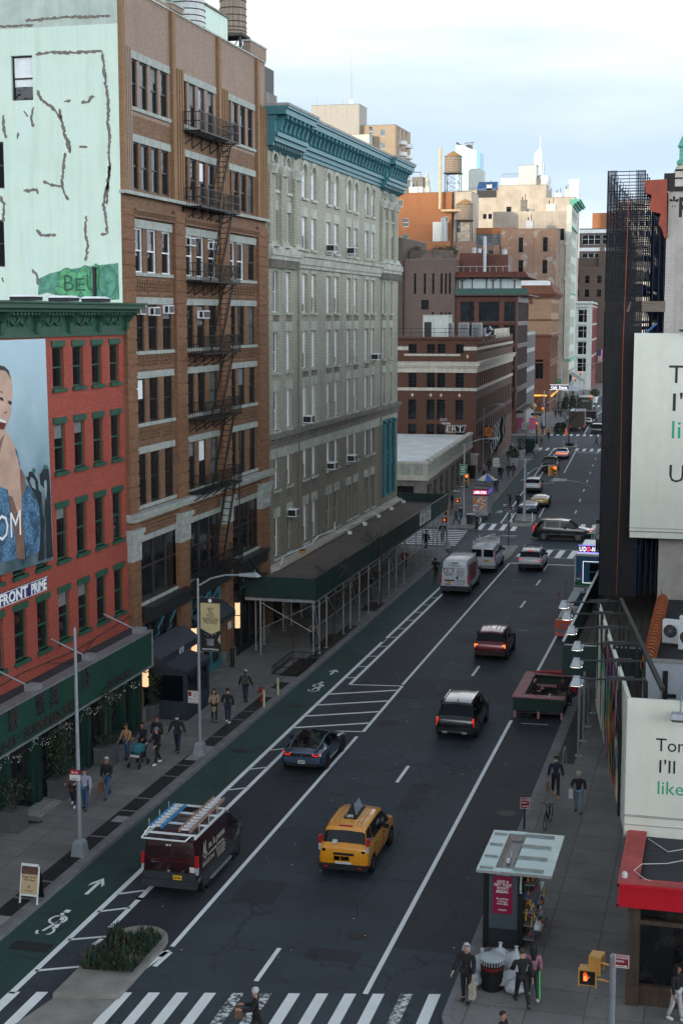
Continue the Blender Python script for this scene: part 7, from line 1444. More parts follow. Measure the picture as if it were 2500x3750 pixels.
def island(label,poly,h=.16,mat='median_conc'):
 t=thing('median',label,'median',(poly[0][0],poly[0][1],0));m=MB();n=len(poly);q=[(x-poly[0][0],y-poly[0][1]) for x,y in poly];m.face([(x,y,h) for x,y in q]);[m.face([(*q[i],0),(*q[(i+1)%n],0),(*q[(i+1)%n],h),(*q[i],h)]) for i in range(n)];m.build('concrete_island',mat,t);return t
island('concrete median with a rounded nose beside the white passenger van',[(-18.7,126.9),(-18.8,119.5),(-17.6,117.8),(-17.,118.6),(-16.85,122.3),(-17.0,127.3)][::-1]);island('concrete median carrying the curved arm signal pole',[(-19.45,143),(-17.5,143.3),(-17.95,148),(-19.0,148.6),(-19.9,148)]);island('small concrete nose in front of the signal pole median',[(-19.5,139.7),(-17.6,140.2),(-17.5,141.7),(-19.5,141.3)])
fm=island('planted median with a bare round tree at the second crossing',[(-23.6,226.2),(-21.7,226.7),(-21.8,231),(-22.8,232),(-23.9,230.8)])
bare_tree('bare round headed tree in the median at the second crossing',-22.9,228,7.2,.16,.09,n=16,spread=2.0,seed=21,cr_z=.42,leaf=1)
def shrubbed(label,X,Y,rx,rz,z=.15,name='planter',pot=None,mats=('leaf_dark','leaf_mid'),n=500,size=.16,cat='planter',conic=False,group=None):
 t=thing(name,label,cat,(X,Y,z),0,group);h0=0
 if pot:m=MB();m.lathe([(pot[0]*.7,0),(pot[0],pot[1])],0,0,0,4 if pot[2] else 12);m.build('pot',pot[3],t);h0=pot[1]
 m=MB()
 for i in range(n):
  if conic:v=random.random()**1.3;a=random.uniform(0,6.28);r=rx*(1-v)*random.uniform(.5,1.1);p=(r*cos(a),r*sin(a),h0+.2+v*rz*2)
  else:a=Vector((random.gauss(0,1),random.gauss(0,1),random.gauss(0,1))).normalized()*random.uniform(.5,1.);p=(a.x*rx,a.y*rx,h0+rz*.8+a.z*rz)
  m.k=random.choice((0,0,1));m.leaf(p,size*random.uniform(.6,1.4))
 m.build('crown',list(mats),t);return t
shrubbed('low shrubs on the planted median below the bare round tree',-22.8,228.5,.8,.25,.16,'shrub',cat='shrub');
shrubbed('white tapered planter with a dark shrub, nearer of the two',-26.4,193,.7,.8,pot=(.6,1.3,0,'slat_white'));shrubbed('white tapered planter with a dark shrub, farther of the two by the white sign',-27.4,207.3,.7,1.2,pot=(.65,1.1,0,'slat_white'));shrubbed('far white planter with a dark bush on the third block',-28.9,345,1.3,1.0,pot=(.8,1.4,0,'slat_white'),size=.3)
for i,(x,y) in enumerate(((-26.9,252.5),(-27.6,259.5),(-28.2,266.5))):shrubbed(('nearest dark green kerbside planting bed on the far block','middle dark green kerbside planting bed on the far block','last dark green kerbside planting bed on the far block')[i],x,y,1.1,.5,name='planting_bed',cat='planting',n=600,size=.22)
for i,(x,y,h) in enumerate(((-32.5,318,2.6),(-31.7,321,2.4),(-33.3,323,2.8),(-31.2,327,2.2),(-32.4,330,2.7),(-30.6,336,2.4))):shrubbed(('fir tree at the near left of the far stall','fir tree nearest the kerb at the far stall','tallest fir tree beside the white stall roof','small fir tree behind the kerbside fir','fir tree with the lights at the end of the stall','last fir tree before the third crossing')[i],x,y,1.0,h*.6,name='fir_tree',cat='tree',conic=True,n=500,size=.3,group='fir trees at the far stall')
bare_tree('far bare tree at the right end of the street by the green sign',-26,345,9,.15,.13,n=12,spread=2.6,seed=31)
cn=thing('string_light_canopy','white string light canopy roof of the far fir tree stall','canopy',(-33.5,318,.15));m=MB();m.face([(-2.2,0,4.2),(3.2,0,3.9),(3.6,18,3.9),(-2.2,18,4.4)]);m.build('roof',M('net_white',(.45,.5,.56),.7,var=.4,scale=3),cn);m=MB();[m.cyl(x,y,0,4,.05,6) for x in(-2,3) for y in(.3,17.5)];m.build('post','galv',cn)
mq=thing('cafe_marquee','small lit curved cafe sign on the far pavement','sign',(-32.6,300,.15));m=MB();m.box(-1.5,2.2,-.1,.1,5.1,6.0);m.build('board','black_plastic',mq);m=MB();m.text('Cafe  Dante',.5,(.35,-.1,5.3),wid=3.2,depth=.03,bold=.02);[m.box(-1.5,2.2,-.12,-.1,z,z+.07) for z in(5.05,6.0)];m.build('lit_lettering','led_white',mq);m=MB();m.cyl(.3,0,0,5.1,.1,8);m.build('post','steel_black',mq)
aw_=thing('globe_lamp','round amber globe sign on the corner of the dark office front','lamp',(-31.6,255,.15));m=MB();m.tube([(0,0,4.9),(.5,0,6.0),(1.4,0,6.2),(1.9,0,5.4),(1.9,0,0)],.07,6);m.build('post','steel_black',aw_);m=MB();m.lathe([(.01,-.6),(.4,-.45),(.6,0),(.4,.45),(.01,.6)],-.2,0,4.4,14);m.build('globe',M('globe_amber',(.4,.3,.15),.4),aw_)
fc=thing('food_cart','silver food cart with a lit red lettered sign and photo panels at the far corner','food cart',(-23.6,143.2,.15));m=MB();m.box(0,1.4,0,2.8,.35,2.3);m.build('body','galv',fc);m=MB();m.box(-.05,1.45,-.05,2.85,2.3,3.0);m.build('sign_box','black_plastic',fc);m=MB();m.box(0,1.4,-.07,-.05,2.4,2.9);m.build('sign_face',M('sign_pinkred',(.3,.01,.05),.4,var=0,emit=.5),fc);m=MB();m.text('LAMB GYRO',.26,(.7,-.075,2.52),wid=1.25,depth=.01,bold=.02);m.build('lit_lettering','led_white',fc);m=MB();m.box(1.45,1.47,0,2.8,2.4,2.9);m.build('sign_face',M('sign_violet',(.1,.06,.3),.4,var=0,emit=.5),fc)
m=MB();random.seed(9)
for i in range(60):m.k=random.randrange(5);x=.05+.2*(i%6);z=.9+.13*(i//6);m.box(x,x+.17,-.012,0,z,z+.11)
m.build('photo_panel',['pt_a','pt_c','barrier_orange','plate_white','pt_b'],fc);m=MB();[m.lathe([(.22,-.04),(.22,.04)],x,y,.22,14,'x') for x in(.1,1.3) for y in(.5,2.3)];m.build('wheel','tyre',fc)
um=thing('parasol','blue and pale yellow parasol over the food cart','parasol',(-22.9,147.3,.15));m=MB();m.cyl(0,0,0,3.5,.03,6);m.build('pole','galv',um);m=MB()
for k in range(8):a,b=2*pi*k/8,2*pi*(k+1)/8;m.k=k%2;m.face([(0,0,4.1),(1.15*cos(a),1.15*sin(a),3.45),(1.15*cos(b),1.15*sin(b),3.45)])
m.build('canopy',[M('parasol_blue',(.03,.12,.5),.6),M('parasol_cream',(.55,.5,.3),.6)],um)
simple('litter_bin','white topped black litter bin beside the corner signal pole','litter bin',(-23.3,139.7,.15),[('basket',lambda m:m.lathe([(.3,0),(.34,.85)],0,0,0,16),'black_plastic'),('lid',lambda m:m.lathe([(.38,.9),(.38,.98),(.1,1.02)],0,0,0,16),'bin_lid'),('bars',lambda m:[m.bar((.33*cos(a),.33*sin(a),.85),(.36*cos(a),.36*sin(a),.92),.02) for a in[k*pi/8 for k in range(16)]],'galv')])
bag('white rubbish bag leaning on the corner bin by the food cart',-22.6,139.9,.36,.8,12);bag('white rubbish bag beside the green mailbox in the distance',-26.0,213,.45,1.3,13)
simple('mailbox','dark green mailbox far along the left pavement','mailbox',(-26.9,213.3,.15),[('body',lambda m:(m.box(-.7,.7,-.4,.4,.2,1.9),m.lathe([(.42,-.7),(.42,.7)],0,0,1.9,14,'x')),'shed_green'),('foot',lambda m:[m.box(s,s+.15,-.3,.3,0,.2) for s in(-.6,.45)],'steel_black')])
simple('wheeled_bin','dark wheeled bin beside the white pier on the far pavement','bin',(-30.3,179.5,.15),[('body',lambda m:m.prism([(-.9,0),(.9,0),(1.0,1.5),(-1.0,1.5)],lambda u,v,d:(u,d,v),-.6,.6),'steel_black'),('lid',lambda m:m.box(-1.05,1.05,-.65,.65,1.5,1.6),'black_plastic')])
simple('pier_plinth','white stone pier at the foot of the brick office corner','pier',(-30.0,181.,.15),[('shaft',lambda m:(m.box(-.6,.6,-.5,.5,0,2.6),m.box(-.75,.75,-.6,.6,2.6,2.9)),'cream_stone')])
simple('cardboard_boxes','stack of brown cardboard boxes on the far pavement','boxes',(-29.4,247.5+3,.15),[('box',lambda m:m.box(-1.2,-.1,0,.8,0,.9),M('cardboard',(.3,.18,.09),.8,var=.2)),('box',lambda m:m.box(-.05,1.1,0,.8,0,.95),'cardboard')]);simple('traffic_cone','orange traffic cone at the kerb of the second crossing','cone',(-25.6,250.3,.15),[('cone',lambda m:m.lathe([(.3,.05),(.05,1.2)],0,0,0,10),'barrier_orange'),('base',lambda m:m.box(-.35,.35,-.35,.35,0,.06),'barrier_orange')])
fl=lamp_post('slim grey pole with the orange banner in front of the brick office',-30.1,190.2,7.9,(1.7,.6,1,.0),r=.09);banner(fl,.15,3.5,5.75,1.05,-.03,'banner_orange',WP[:4]+[('BRANDS',.16,.65)],'ink')
def hangflag(label,Y,d,cols,txt=None):
 x0=-29.75+-.05*(Y-181.8);t=thing('hanging_flag',label,'flag',(x0,Y,0),BR);m=MB();m.tube([(0,0,3.3),(2.2,0,7.2)],.03,6);m.build('pole','galv',t);m=MB();nseg=10
 for k in range(nseg):
  u0,u1=k/nseg,(k+1)/nseg;f=lambda u,v:(.55+1.4*u*.9+.08*sin(v*3),.06*sin(u*9),4.3+2.5*u-v)
  m.k=cols[k%len(cols)]
  for q in range(6):m.face([f(u0,3.2*q/6),f(u1,3.2*q/6),f(u1,3.2*(q+1)/6),f(u0,3.2*(q+1)/6)])
 m.build('cloth',['black_plastic','slat_white','ink'],t)
 if txt:m=MB();m.text(txt,.28,(.55,-.1,1.6),U=(.45,0,.9),V=(-.9,0,.45),N=(0,-1,0),align='L',wid=2.6,depth=.01,bold=.01);m.build('lettering','ink_white',t)
hangflag('black and white striped flag nearest the orange banner',194,0,(0,1,0,1));hangflag('black lettered flag between the two striped flags',197,0,(0,),'SHOWFIELDS');hangflag('black flag with white blocks farthest along the brick office',201,0,(0,0,1,0,1,0))
for i in range(2):simple('display_panel',('small pink display panel, left of the pair on the far pavement','small pink display panel, right of the pair on the far pavement')[i],'panel',(-33.6+2.1*i,252,.15),[('panel',lambda m:m.box(-.6,.6,0,.1,.6,2.6),M('panel_pink',(.4,.1,.2),.5,var=.1)),('foot',lambda m:m.box(-.5,.5,-.2,.3,0,.6),'galv')])
usf=thing('flag','stars and stripes flag hanging from the far red brick flank','flag',(-37.0,440,0));m=MB();m.tube([(0,0,9),(2.4,0,10.5)],.06,6);m.build('pole','galv',usf);m=MB()
for k in range(7):m.k=k%2;m.face([(.6+.24*k,-.1,10-.0*k),(.84+.24*k,-.1,10.1),(.9+.2*k,0,6.6),(.7+.2*k,0,6.5)])
m.k=2;m.face([(.6,-.13,10),(1.6,-.13,10.2),(1.55,-.12,8.4),(.6,-.12,8.3)]);m.build('cloth',['sign_red','slat_white','navy'],usf)
def loft(st):
 """stations (y, zbot, zbelt, ztop, whalf_belt, whalf_roof); returns ring lists"""
 R_=[]
 for(y,zb,zl,zt,w,wr) in st:
  h=zl-zb;green=zt-zl>.25
  half=[(0,zb),(w*.84,zb),(w*.96,zb+.1*h+.03),(w,zb+.45*h),(w*.985,zb+.78*h),(w*.955,zl)]
  if green:half+=[(wr*1.0,zt-.075),(wr*.9,zt-.015),(0,zt+.02)]
  else:half+=[(w*.9,zl+(zt-zl)*.6),(w*.72,zt),(0,zt+.015)]
  R_.append([(x,y,z) for x,z in half]+[(-x,y,z) for x,z in half[-2:0:-1]])
 return R_
def wheel(parent,x,y,r,w,side,rim='rim_metal',spokes=5):
 m=MB();m.lathe([(r*.62,-w/2),(r*.9,-w/2),(r,-w*.38),(r,w*.38),(r*.9,w/2),(r*.62,w/2)],0,0,0,24,'x');t=m.build('wheel','tyre',parent,(x,y,r),smooth=40)
 m=MB();s=side;o=w/2*s
 m.lathe([(r*.66,o*.7),(r*.66,o*1.02),(r*.58,o*1.02),(r*.56,o*.75)],0,0,0,24,'x');m.lathe([(r*.12,o*.6),(r*.12,o*1.0)],0,0,0,10,'x')
 for k in range(spokes):
  for q in(-.1,.1):
   a=2*pi*k/spokes+q;m.bar((o*.97,r*.1*cos(a),r*.1*sin(a)),(o*1.0,r*.6*cos(a+q*.8),r*.6*sin(a+q*.8)),r*.09,w*.06,(1,0,0))
 m.build('rim',rim,t);m=MB();m.lathe([(r*.6,o*.45),(r*.6,o*.5)],0,0,0,20,'x');m.build('brake_disc','steel_black',t)
def vehicle(name,label,cat,X,Y,head,st,paint,wheels,wb,glass,lower='black_plastic',van=False,track=None,rim='rim_metal',wr=.34,rear=None,trim=.0,extra=None,spokes=5,z=.012,group=None):
 t=thing(name,label,cat,(X,Y,z),head,group)
 Rr=loft(st);n=len(Rr[0]);m=MB()
 vs=[p for r in Rr for p in r];fs=[];mi=[]
 for i in range(len(Rr)-1):
  for k in range(n):
   a,b=i*n+k,i*n+(k+1)%n;fs.append((a,b,b+n,a+n));mi.append(1 if k in(0,1,n-1,n-2) else 0)
 fs.append(tuple(range(n))[::-1]);mi.append(0);fs.append(tuple((len(Rr)-1)*n+k for k in range(n)));mi.append(0)
 m.mesh(vs,fs);m.m=mi
 body=m.build('body',[paint,lower],t,smooth=32)
 def pt(i,f,k):
  a,b=Vector(Rr[i][k%n]),Vector(Rr[i+1][k%n]) if f else Vector(Rr[i][k%n]);return a.lerp(b,f)
 C=Vector((0,(st[0][0]+st[-1][0])/2,.6))
 def quad(mb,P,off=.012):
  nrm=(P[1]-P[0]).cross(P[3]-P[0]).normalized();c=sum(P,Vector())/4
  if nrm.dot(c-Vector((0,c.y,.6)))<0 and abs(nrm.y)<.8:nrm=-nrm
  if abs(nrm.y)>=.8 and nrm.y*(c.y-C.y)<0:nrm=-nrm
  mb.face([p+nrm*off for p in P])
 for kind,a,b in glass:
  if kind=='side':
   for sg,name_ in((1,'side_window'),(-1,'side_window')):
    mb=MB();ia,fa=int(a),a-int(a);ib,fb=int(b),b-int(b)
    xs=[(ia,fa)]+[(i,0) for i in range(ia+1,ib+(1 if fb else 0))]+[(ib,fb)]
    xs2=[xs[0]]+[q for q in xs[1:] if q!=xs[0]]
    k0,k1=(5,6) if sg>0 else(n-5,n-6)
    for p,q in zip(xs2,xs2[1:]):
     A0,A1=pt(p[0],p[1],k0),pt(p[0],p[1],k1);B0,B1=pt(q[0],q[1],k0),pt(q[0],q[1],k1)
     quad(mb,[A0.lerp(A1,.1),B0.lerp(B1,.1),B0.lerp(B1,.93),A0.lerp(A1,.93)])
    mb.build(name_,'car_glass',t)
  elif kind in('screen','rear_window','glass_roof'):
   mb=MB();i=a;f0,f1=b
   ks=[6,7,8,9,10]
   L0=[pt(i,f0,k) for k in ks];L1=[pt(i,f1,k) for k in ks]
   for u in range(4):
    P=[L0[u],L0[u+1],L1[u+1],L1[u]]
    if u==0:P[0]=P[0].lerp(P[1],.12);P[3]=P[3].lerp(P[2],.12)
    if u==3:P[1]=P[1].lerp(P[0],.12);P[2]=P[2].lerp(P[3],.12)
    nrm=(P[1]-P[0]).cross(P[3]-P[0]).normalized()
    if nrm.z<0:nrm=-nrm
    mb.face([p+nrm*.012 for p in P])
   mb.build({'screen':'windscreen'}.get(kind,kind),'car_glass',t)
 W=max(s[4] for s in st);tr=track or W-.11
 for y in wheels:
  for sg in(-1,1):
   wheel(t,sg*(tr),y,wr,.22,sg,rim,spokes)
  a=MB()
  for sg in(-1,1):a.lathe([(wr*1.17,-.02),(wr*1.17,.012)],sg*(W-.012),y,wr*1.02,22,'x')
  a.build('wheel_arch',lower,t)
 mb=MB();y=st[0][0]
 ym=[s for s in st if s[3]-s[2]>.25][-1][0]-.35
 zl=[s for s in st if s[3]-s[2]>.25][-1][2]
 for sg in(-1,1):
  o=MB();o.mesh([(sg*(W-.04),ym,zl+.03),(sg*(W+.2),ym-.02,zl+.02),(sg*(W+.22),ym-.02,zl+.2),(sg*(W+.02),ym,zl+.2),(sg*(W-.02),ym+.12,zl+.05),(sg*(W+.16),ym+.12,zl+.05),(sg*(W+.17),ym+.1,zl+.17),(sg*(W+.0),ym+.1,zl+.17)],[(0,1,2,3),(4,7,6,5),(0,4,5,1),(3,2,6,7),(1,5,6,2),(0,3,7,4)]);o.build('door_mirror','black_plastic' if paint!='van_maroon' else 'black_plastic',t)
 o=MB()
 for sg in(-1,1):
  for y in(wheels[0]+.25,(wheels[0]+wheels[1])/2,wheels[1]-.45 if not van else wheels[1]-.6):o.box(sg*(W+.001)-.004,sg*(W+.001)+.004,y,y+.015,.4,zl-.05)
  for y in(wheels[0]+.45,(wheels[0]+wheels[1])/2+.15):o.box(sg*W-.012,sg*W+.014,y,y+.2,zl-.16,zl-.12)
 o.build('door_seams','black_plastic',t)
 if rear:rear(t,W)
 if extra:extra(t,W)
 return t
def rbox(name,t,x0,x1,y0,y1,z0,z1,mat,sym=False,lit=None):
 out=[]
 for s in((1,-1) if sym else(1,)):
  m=MB();a,b=sorted((s*x0,s*x1));m.box(a,b,y0,y1,z0,z1);out.append(m.build(name,mat,t))
 return out
def plate(t,x,y,z,mat,txt,w=.32):
 m=MB();m.box(x-w/2,x+w/2,y-.02,y,z-.08,z+.08);o=m.build('number_plate',mat,t);m=MB();m.text(txt,.08,(x,y-.02,z-.04),wid=w*.8,depth=.003,bold=.01);m.build('plate_lettering','ink',o)
M('taxi_yellow',(.72,.29,.008),.3,var=.04,coat=.7);M('van_maroon',(.03,.006,.009),.3,.2,var=.1,coat=.8);M('paint_black',(.009,.01,.012),.22,.2,var=.1,coat=1.);M('paint_red',(.15,.008,.012),.28,.4,var=.08,coat=1.);M('paint_white',(.62,.66,.7),.35,var=.06,coat=.6);M('paint_steel',(.1,.16,.25),.28,.55,var=.1,coat=1.);M('paint_blue',(.012,.05,.11),.22,.3,coat=1.);M('paint_gold',(.5,.35,.12),.25,.4,coat=.8);M('bus_blue',(.02,.13,.25),.35,var=.1,coat=.3);M('bus_green',(.02,.15,.07),.4,var=.1);M('lower_grey',(.03,.036,.042),.6,var=.2);M('brown_truck',(.06,.042,.032),.45,var=.2);M('olive_truck',(.04,.045,.03),.6,var=.2)
def SUV(L=4.75,W=.95,H=1.72,hb=1.03):
 return[(0,.42,hb-.22,hb-.18,W*.86,W*.7),(.05,.33,hb-.08,hb-.05,W*.95,W*.72),(.2,.3,hb,hb+.04,W*.985,W*.74),(.62,.26,hb+.03,H-.06,W,W*.76),(1.05,.24,hb+.02,H,W,W*.78),(L*.45,.24,hb,H+.01,W,W*.79),(L*.6,.24,hb-.02,H-.06,W,W*.77),(L*.765,.26,hb-.03,hb+.02,W*.985,W*.8),(L*.93,.3,hb-.14,hb-.09,W*.96,W*.8),(L*.985,.36,hb-.26,hb-.22,W*.9,W*.75),(L,.45,hb-.4,hb-.37,W*.8,W*.6)]
GS=[('rear_window',2,(.12,.86)),('screen',6,(.1,.92)),('side',2.35,4.0),('side',4.05,5.0),('side',5.06,6.75)]
def rear_suv(lamp='tail_red',pl=('plate_white','KLM 4821'),lz=.88,bump='black_plastic',tl=(.62,.86,.72,1.0),strip=None,hi=False):
 def f(t,W):
  m=MB();m.box(-W*.93,W*.93,-.06,.1,.36,.62);m.box(-W*.9,W*.9,-.09,-.05,.44,.56);m.build('bumper',bump,t)
  for s in(1,-1):m=MB();a,b=sorted((s*W*tl[0],s*W*tl[1]));m.box(a,b,-.02+.05,.16,tl[2],tl[3]);m.build('tail_light',lamp,t)
  plate(t,0,.035,lz-.08,*pl)
  if strip:m=MB();m.box(-W*.6,W*.6,-.1,-.08,.4,.45);m.build('chrome_strip',strip,t)
  if hi:m=MB();m.box(-.25,.25,.5,.58,1.62,1.66);m.build('brake_light',lamp,t)
 return f
def rails(mat='galv'):
 def f(t,W):
  for s in(-1,1):m=MB();m.tube([(s*W*.7,.8,1.72),(s*W*.7,.95,1.79),(s*W*.7,2.6,1.79),(s*W*.7,2.8,1.7)],.022,6);m.build('roof_rail',mat,t)
  m=MB();m.lathe([(.03,0),(.01,.09)],0,.85,1.73,6);m.build('antenna','black_plastic',t)
  m=MB();[m.box(x-.01,x+.01,.9,2.6,1.735,1.748) for x in(-.42,-.2,.2,.42)];m.build('roof_rib','black_plastic',t)
 return f
def text_on(t,s,h,P,w,mat='chrome',**k):
 m=MB();m.text(s,h,P,wid=w,depth=.006,bold=.01,**k);return m.build('lettering',mat,t)
def kia(t,W):rails('chrome')(t,W);text_on(t,'SEVEN SEAT',.05,(0,.03,.99),.75);rbox('chrome_strip',t,-.62,.62,-.1,-.08,.42,.47,'chrome');rbox('exhaust_trim',t,.35,.6,-.11,-.08,.34,.42,'chrome',True)
vehicle('suv','black sport utility car with a shiny roof, between the taxi and the red one','car',-11.85,67.4,0,SUV(4.95,.97,1.76),'paint_black',(.95,3.85),2.9,GS,rear=rear_suv('red_light',tl=(.84,.93,.68,1.06),pl=('plate_white','T 7210')),extra=kia,wr=.37)
vehicle('suv','dark red sport utility car driving ahead of the black one','car',-12.75,83.9,0,SUV(4.7,.96,1.7),'paint_red',(.9,3.7),2.8,GS,rear=rear_suv('amber_light',tl=(.74,.94,.8,1.0),pl=('plate_white','HXK 1028'),strip='paint_red'),extra=rails('black_plastic'),wr=.36)
def audi(t,W):rails('galv')(t,W);m=MB();[m.box(-.6,.6,y,y+.06,1.79,1.83) for y in(1.1,2.3)];m.build('roof_bar','steel_black',t)
vehicle('suv','white sport utility car with lit red tail lamps at the crossing','car',-14.4,114.9,0,SUV(4.66,.94,1.66),'paint_white',(.9,3.65),2.8,GS,rear=rear_suv('red_light',tl=(.5,.92,.86,.98),pl=('plate_yellow','JET 552'),hi=True),extra=audi,wr=.36)
def esc(t,W):rails('chrome')(t,W);rbox('running_board',t,W-.02,W+.08,1.5,3.9,.3,.36,'black_plastic',True);rbox('headlight',t,W*.55,W*.93,5.05,5.2,.85,1.0,'amber_light',True);rbox('chrome_strip',t,W-.005,W+.01,1.0,4.6,.62,.66,'chrome',True)
vehicle('suv','large black sport utility car crossing the street sideways','car',-16.25,132.3,-90,SUV(5.3,1.0,1.9,1.15),'paint_black',(1.0,4.05),3.05,GS,rear=rear_suv('red_light',tl=(.8,.95,.8,1.3)),extra=esc,wr=.42,spokes=8)
vehicle('suv','white sport utility car waiting beyond the sports cars','car',-20.75,166.9,3,SUV(4.6,.94,1.67),'paint_white',(.9,3.6),2.7,GS,rear=rear_suv('red_light',tl=(.62,.94,.82,1.0),pl=('plate_white','BRC 900')),extra=rails('black_plastic'),wr=.36)
vehicle('suv','black sport utility car driving away past the box truck','car',-20.75,253.3,3,SUV(4.9,1.0,1.82),'paint_black',(.95,3.85),2.9,GS,rear=rear_suv('tail_red',pl=('plate_yellow','TLC 8')),wr=.38)
PK=[(0,.45,1.0,1.03,.88,.7),(.05,.4,1.05,1.08,.95,.7),(1.4,.35,1.07,1.1,.97,.7),(1.55,.33,1.1,1.55,.97,.74),(1.75,.3,1.1,1.82,.98,.75),(2.6,.28,1.08,1.85,.98,.76),(3.3,.28,1.06,1.76,.98,.74),(4.1,.3,1.05,1.1,.97,.8),(5.2,.35,.98,1.02,.95,.78),(5.4,.45,.7,.73,.85,.6)]
vehicle('pickup_truck','black pickup truck with lit tail lamps behind the white saloon','pickup',-21.5,190.3,3,PK,'paint_black',(1.0,4.3),3.3,[('rear_window',3,(.1,.9)),('screen',6,(.1,.9)),('side',3.6,5.0),('side',5.05,6.7)],rear=rear_suv('red_light',tl=(.76,.95,.72,1.0),pl=('plate_yellow','WRK 22')),wr=.4)
SD=[(0,.42,.82,.85,.8,.6),(.06,.35,.93,.96,.9,.62),(.9,.28,.97,1.02,.94,.66),(1.7,.25,.98,1.38,.95,.66),(2.3,.24,.96,1.44,.95,.68),(2.9,.24,.94,1.38,.95,.67),(3.75,.26,.9,.94,.94,.75),(4.7,.3,.78,.82,.9,.7),(4.95,.4,.6,.63,.78,.55)]
def charger(t,W):rbox('light_bar',t,-W*.85,W*.85,-.0,.07,.74,.86,'orange_signal');plate(t,0,-.07,.5,'plate_white','NYC 1')
vehicle('saloon_car','white saloon car with a full width orange red tail lamp at the second crossing','car',-21.85,208.2,3,SD,'paint_white',(.95,4.0),3.05,[('rear_window',2,(.1,.95)),('screen',5,(.1,.9)),('side',2.7,4.0),('side',4.05,5.6)],extra=charger)
vehicle('saloon_car','dark saloon car half hidden behind the box truck','car',-24.1,271.5,3,SD,'paint_black',(.95,4.0),3.05,[('rear_window',2,(.1,.95)),('screen',5,(.1,.9)),('side',2.7,4.0),('side',4.05,5.6)],rear=rear_suv('red_light',tl=(.6,.9,.7,.85)))
SP_=lambda L,W,H:[(0,.38,.78,.8,W*.84,W*.6),(.06,.3,.86,.89,W*.93,W*.6),(.35,.22,.93,.96,W*.985,W*.62),(.8,.18,.92,1.03,W,W*.6),(1.35,.16,.86,H-.1,W*.99,W*.6),(2.0,.15,.84,H,W*.96,W*.62),(2.45,.15,.83,H-.05,W*.96,W*.62),(3.35,.17,.82,.87,W*.97,W*.75),(4.1,.22,.74,.79,W*.96,W*.72),(L-.15,.26,.58,.62,W*.88,W*.65),(L,.32,.46,.48,W*.7,W*.5)]
def i8(t,W):
 for s in(1,-1):
  m=MB();m.tube([(s*.5,-.03,.9),(s*.55,-.045,.8),(s*.75,-.03,.8),(s*.86,.02,.93)],.03,6);m.build('tail_light','red_light',t)
  m=MB();m.mesh([(s*.9,-.01,.35),(s*.8,-.05,.35),(s*.88,-.03,.75),(s*.95,.1,.75)],[(0,1,2,3)]);m.build('blue_accent','paint_blue',t)
  m=MB();m.tube([(s*.6,.1,.98),(s*.67,.7,1.08),(s*.66,1.5,1.26),(s*.66,2.3,1.24),(s*.78,3.2,.92)],[.05,.06,.05,.04,.04],6);m.build('roof_blade','paint_steel',t)
 rbox('rear_panel',t,-.8,.8,-.045,.02,.72,.86,'black_plastic');rbox('diffuser',t,-.7,.7,-.05,.05,.3,.42,'black_plastic');plate(t,0,-.05,.5,'plate_white','JEJ-2809');text_on(t,'i8',.06,(.42,-.05,.77),.1);
 m=MB();m.lathe([(.045,-.058),(.045,-.046)],0,0,.79,12,'y');m.build('badge','bus_blue',t)
vehicle('sports_car','silver blue low sports car with a black glass rear driving beside the hatched lines','car',-17.5,60.8,0,SP_(4.7,.97,1.3),'paint_steel',(.85,3.6),2.8,[('rear_window',3,(0,1)),('rear_window',2,(.3,1)),('glass_roof',4,(0,1)),('glass_roof',5,(0,1)),('screen',6,(.05,.92)),('side',3.9,5.3),('side',5.3,6.6)],extra=i8,rim='rim_dark',wr=.35)
def lambo(t,W):
 for s in(1,-1):m=MB();m.tube([(s*.4,-.02,.78),(s*.6,-.03,.72),(s*.8,-.01,.78)],.03,6);m.build('tail_light','tail_red',t)
 rbox('diffuser',t,-.75,.75,-.05,.05,.28,.5,'black_plastic');plate(t,0,-.02,.62,'plate_white','KRS 77')
vehicle('sports_car','dark blue black low sports car parked at the nose of the far median','car',-18.95,148.4,3,SP_(4.55,.98,1.22),'paint_blue',(.85,3.5),2.7,[('rear_window',3,(0,1)),('glass_roof',4,(0,1)),('screen',6,(.05,.92)),('side',3.9,5.3),('side',5.3,6.6)],extra=lambo,rim='rim_dark',wr=.35)
def lambo2(t,W):lambo(t,W);m=MB();m.box(-.75,.75,.1,.35,1.02,1.05);[m.box(s*.5-.03,s*.5+.03,.15,.3,.9,1.02) for s in(-1,1)];m.build('spoiler','paint_gold',t)
vehicle('sports_car','pale gold low sports car in front of the dark one','car',-18.45,154.4,3,SP_(4.55,.98,1.2),'paint_gold',(.85,3.5),2.7,[('rear_window',3,(0,1)),('screen',6,(.05,.92)),('side',3.9,5.3),('side',5.3,6.6)],extra=lambo2,rim='rim_dark',wr=.35)
TX=[(0,.42,1.02,1.05,.82,.66),(.04,.32,1.1,1.13,.89,.68),(.1,.3,1.15,1.2,.91,.7),(.36,.27,1.16,1.78,.92,.72),(.8,.25,1.15,1.86,.92,.74),(2.2,.25,1.12,1.87,.92,.75),(2.75,.25,1.1,1.8,.92,.73),(3.65,.27,1.06,1.12,.91,.76),(4.3,.3,.92,.97,.88,.72),(4.45,.4,.7,.73,.78,.6)]
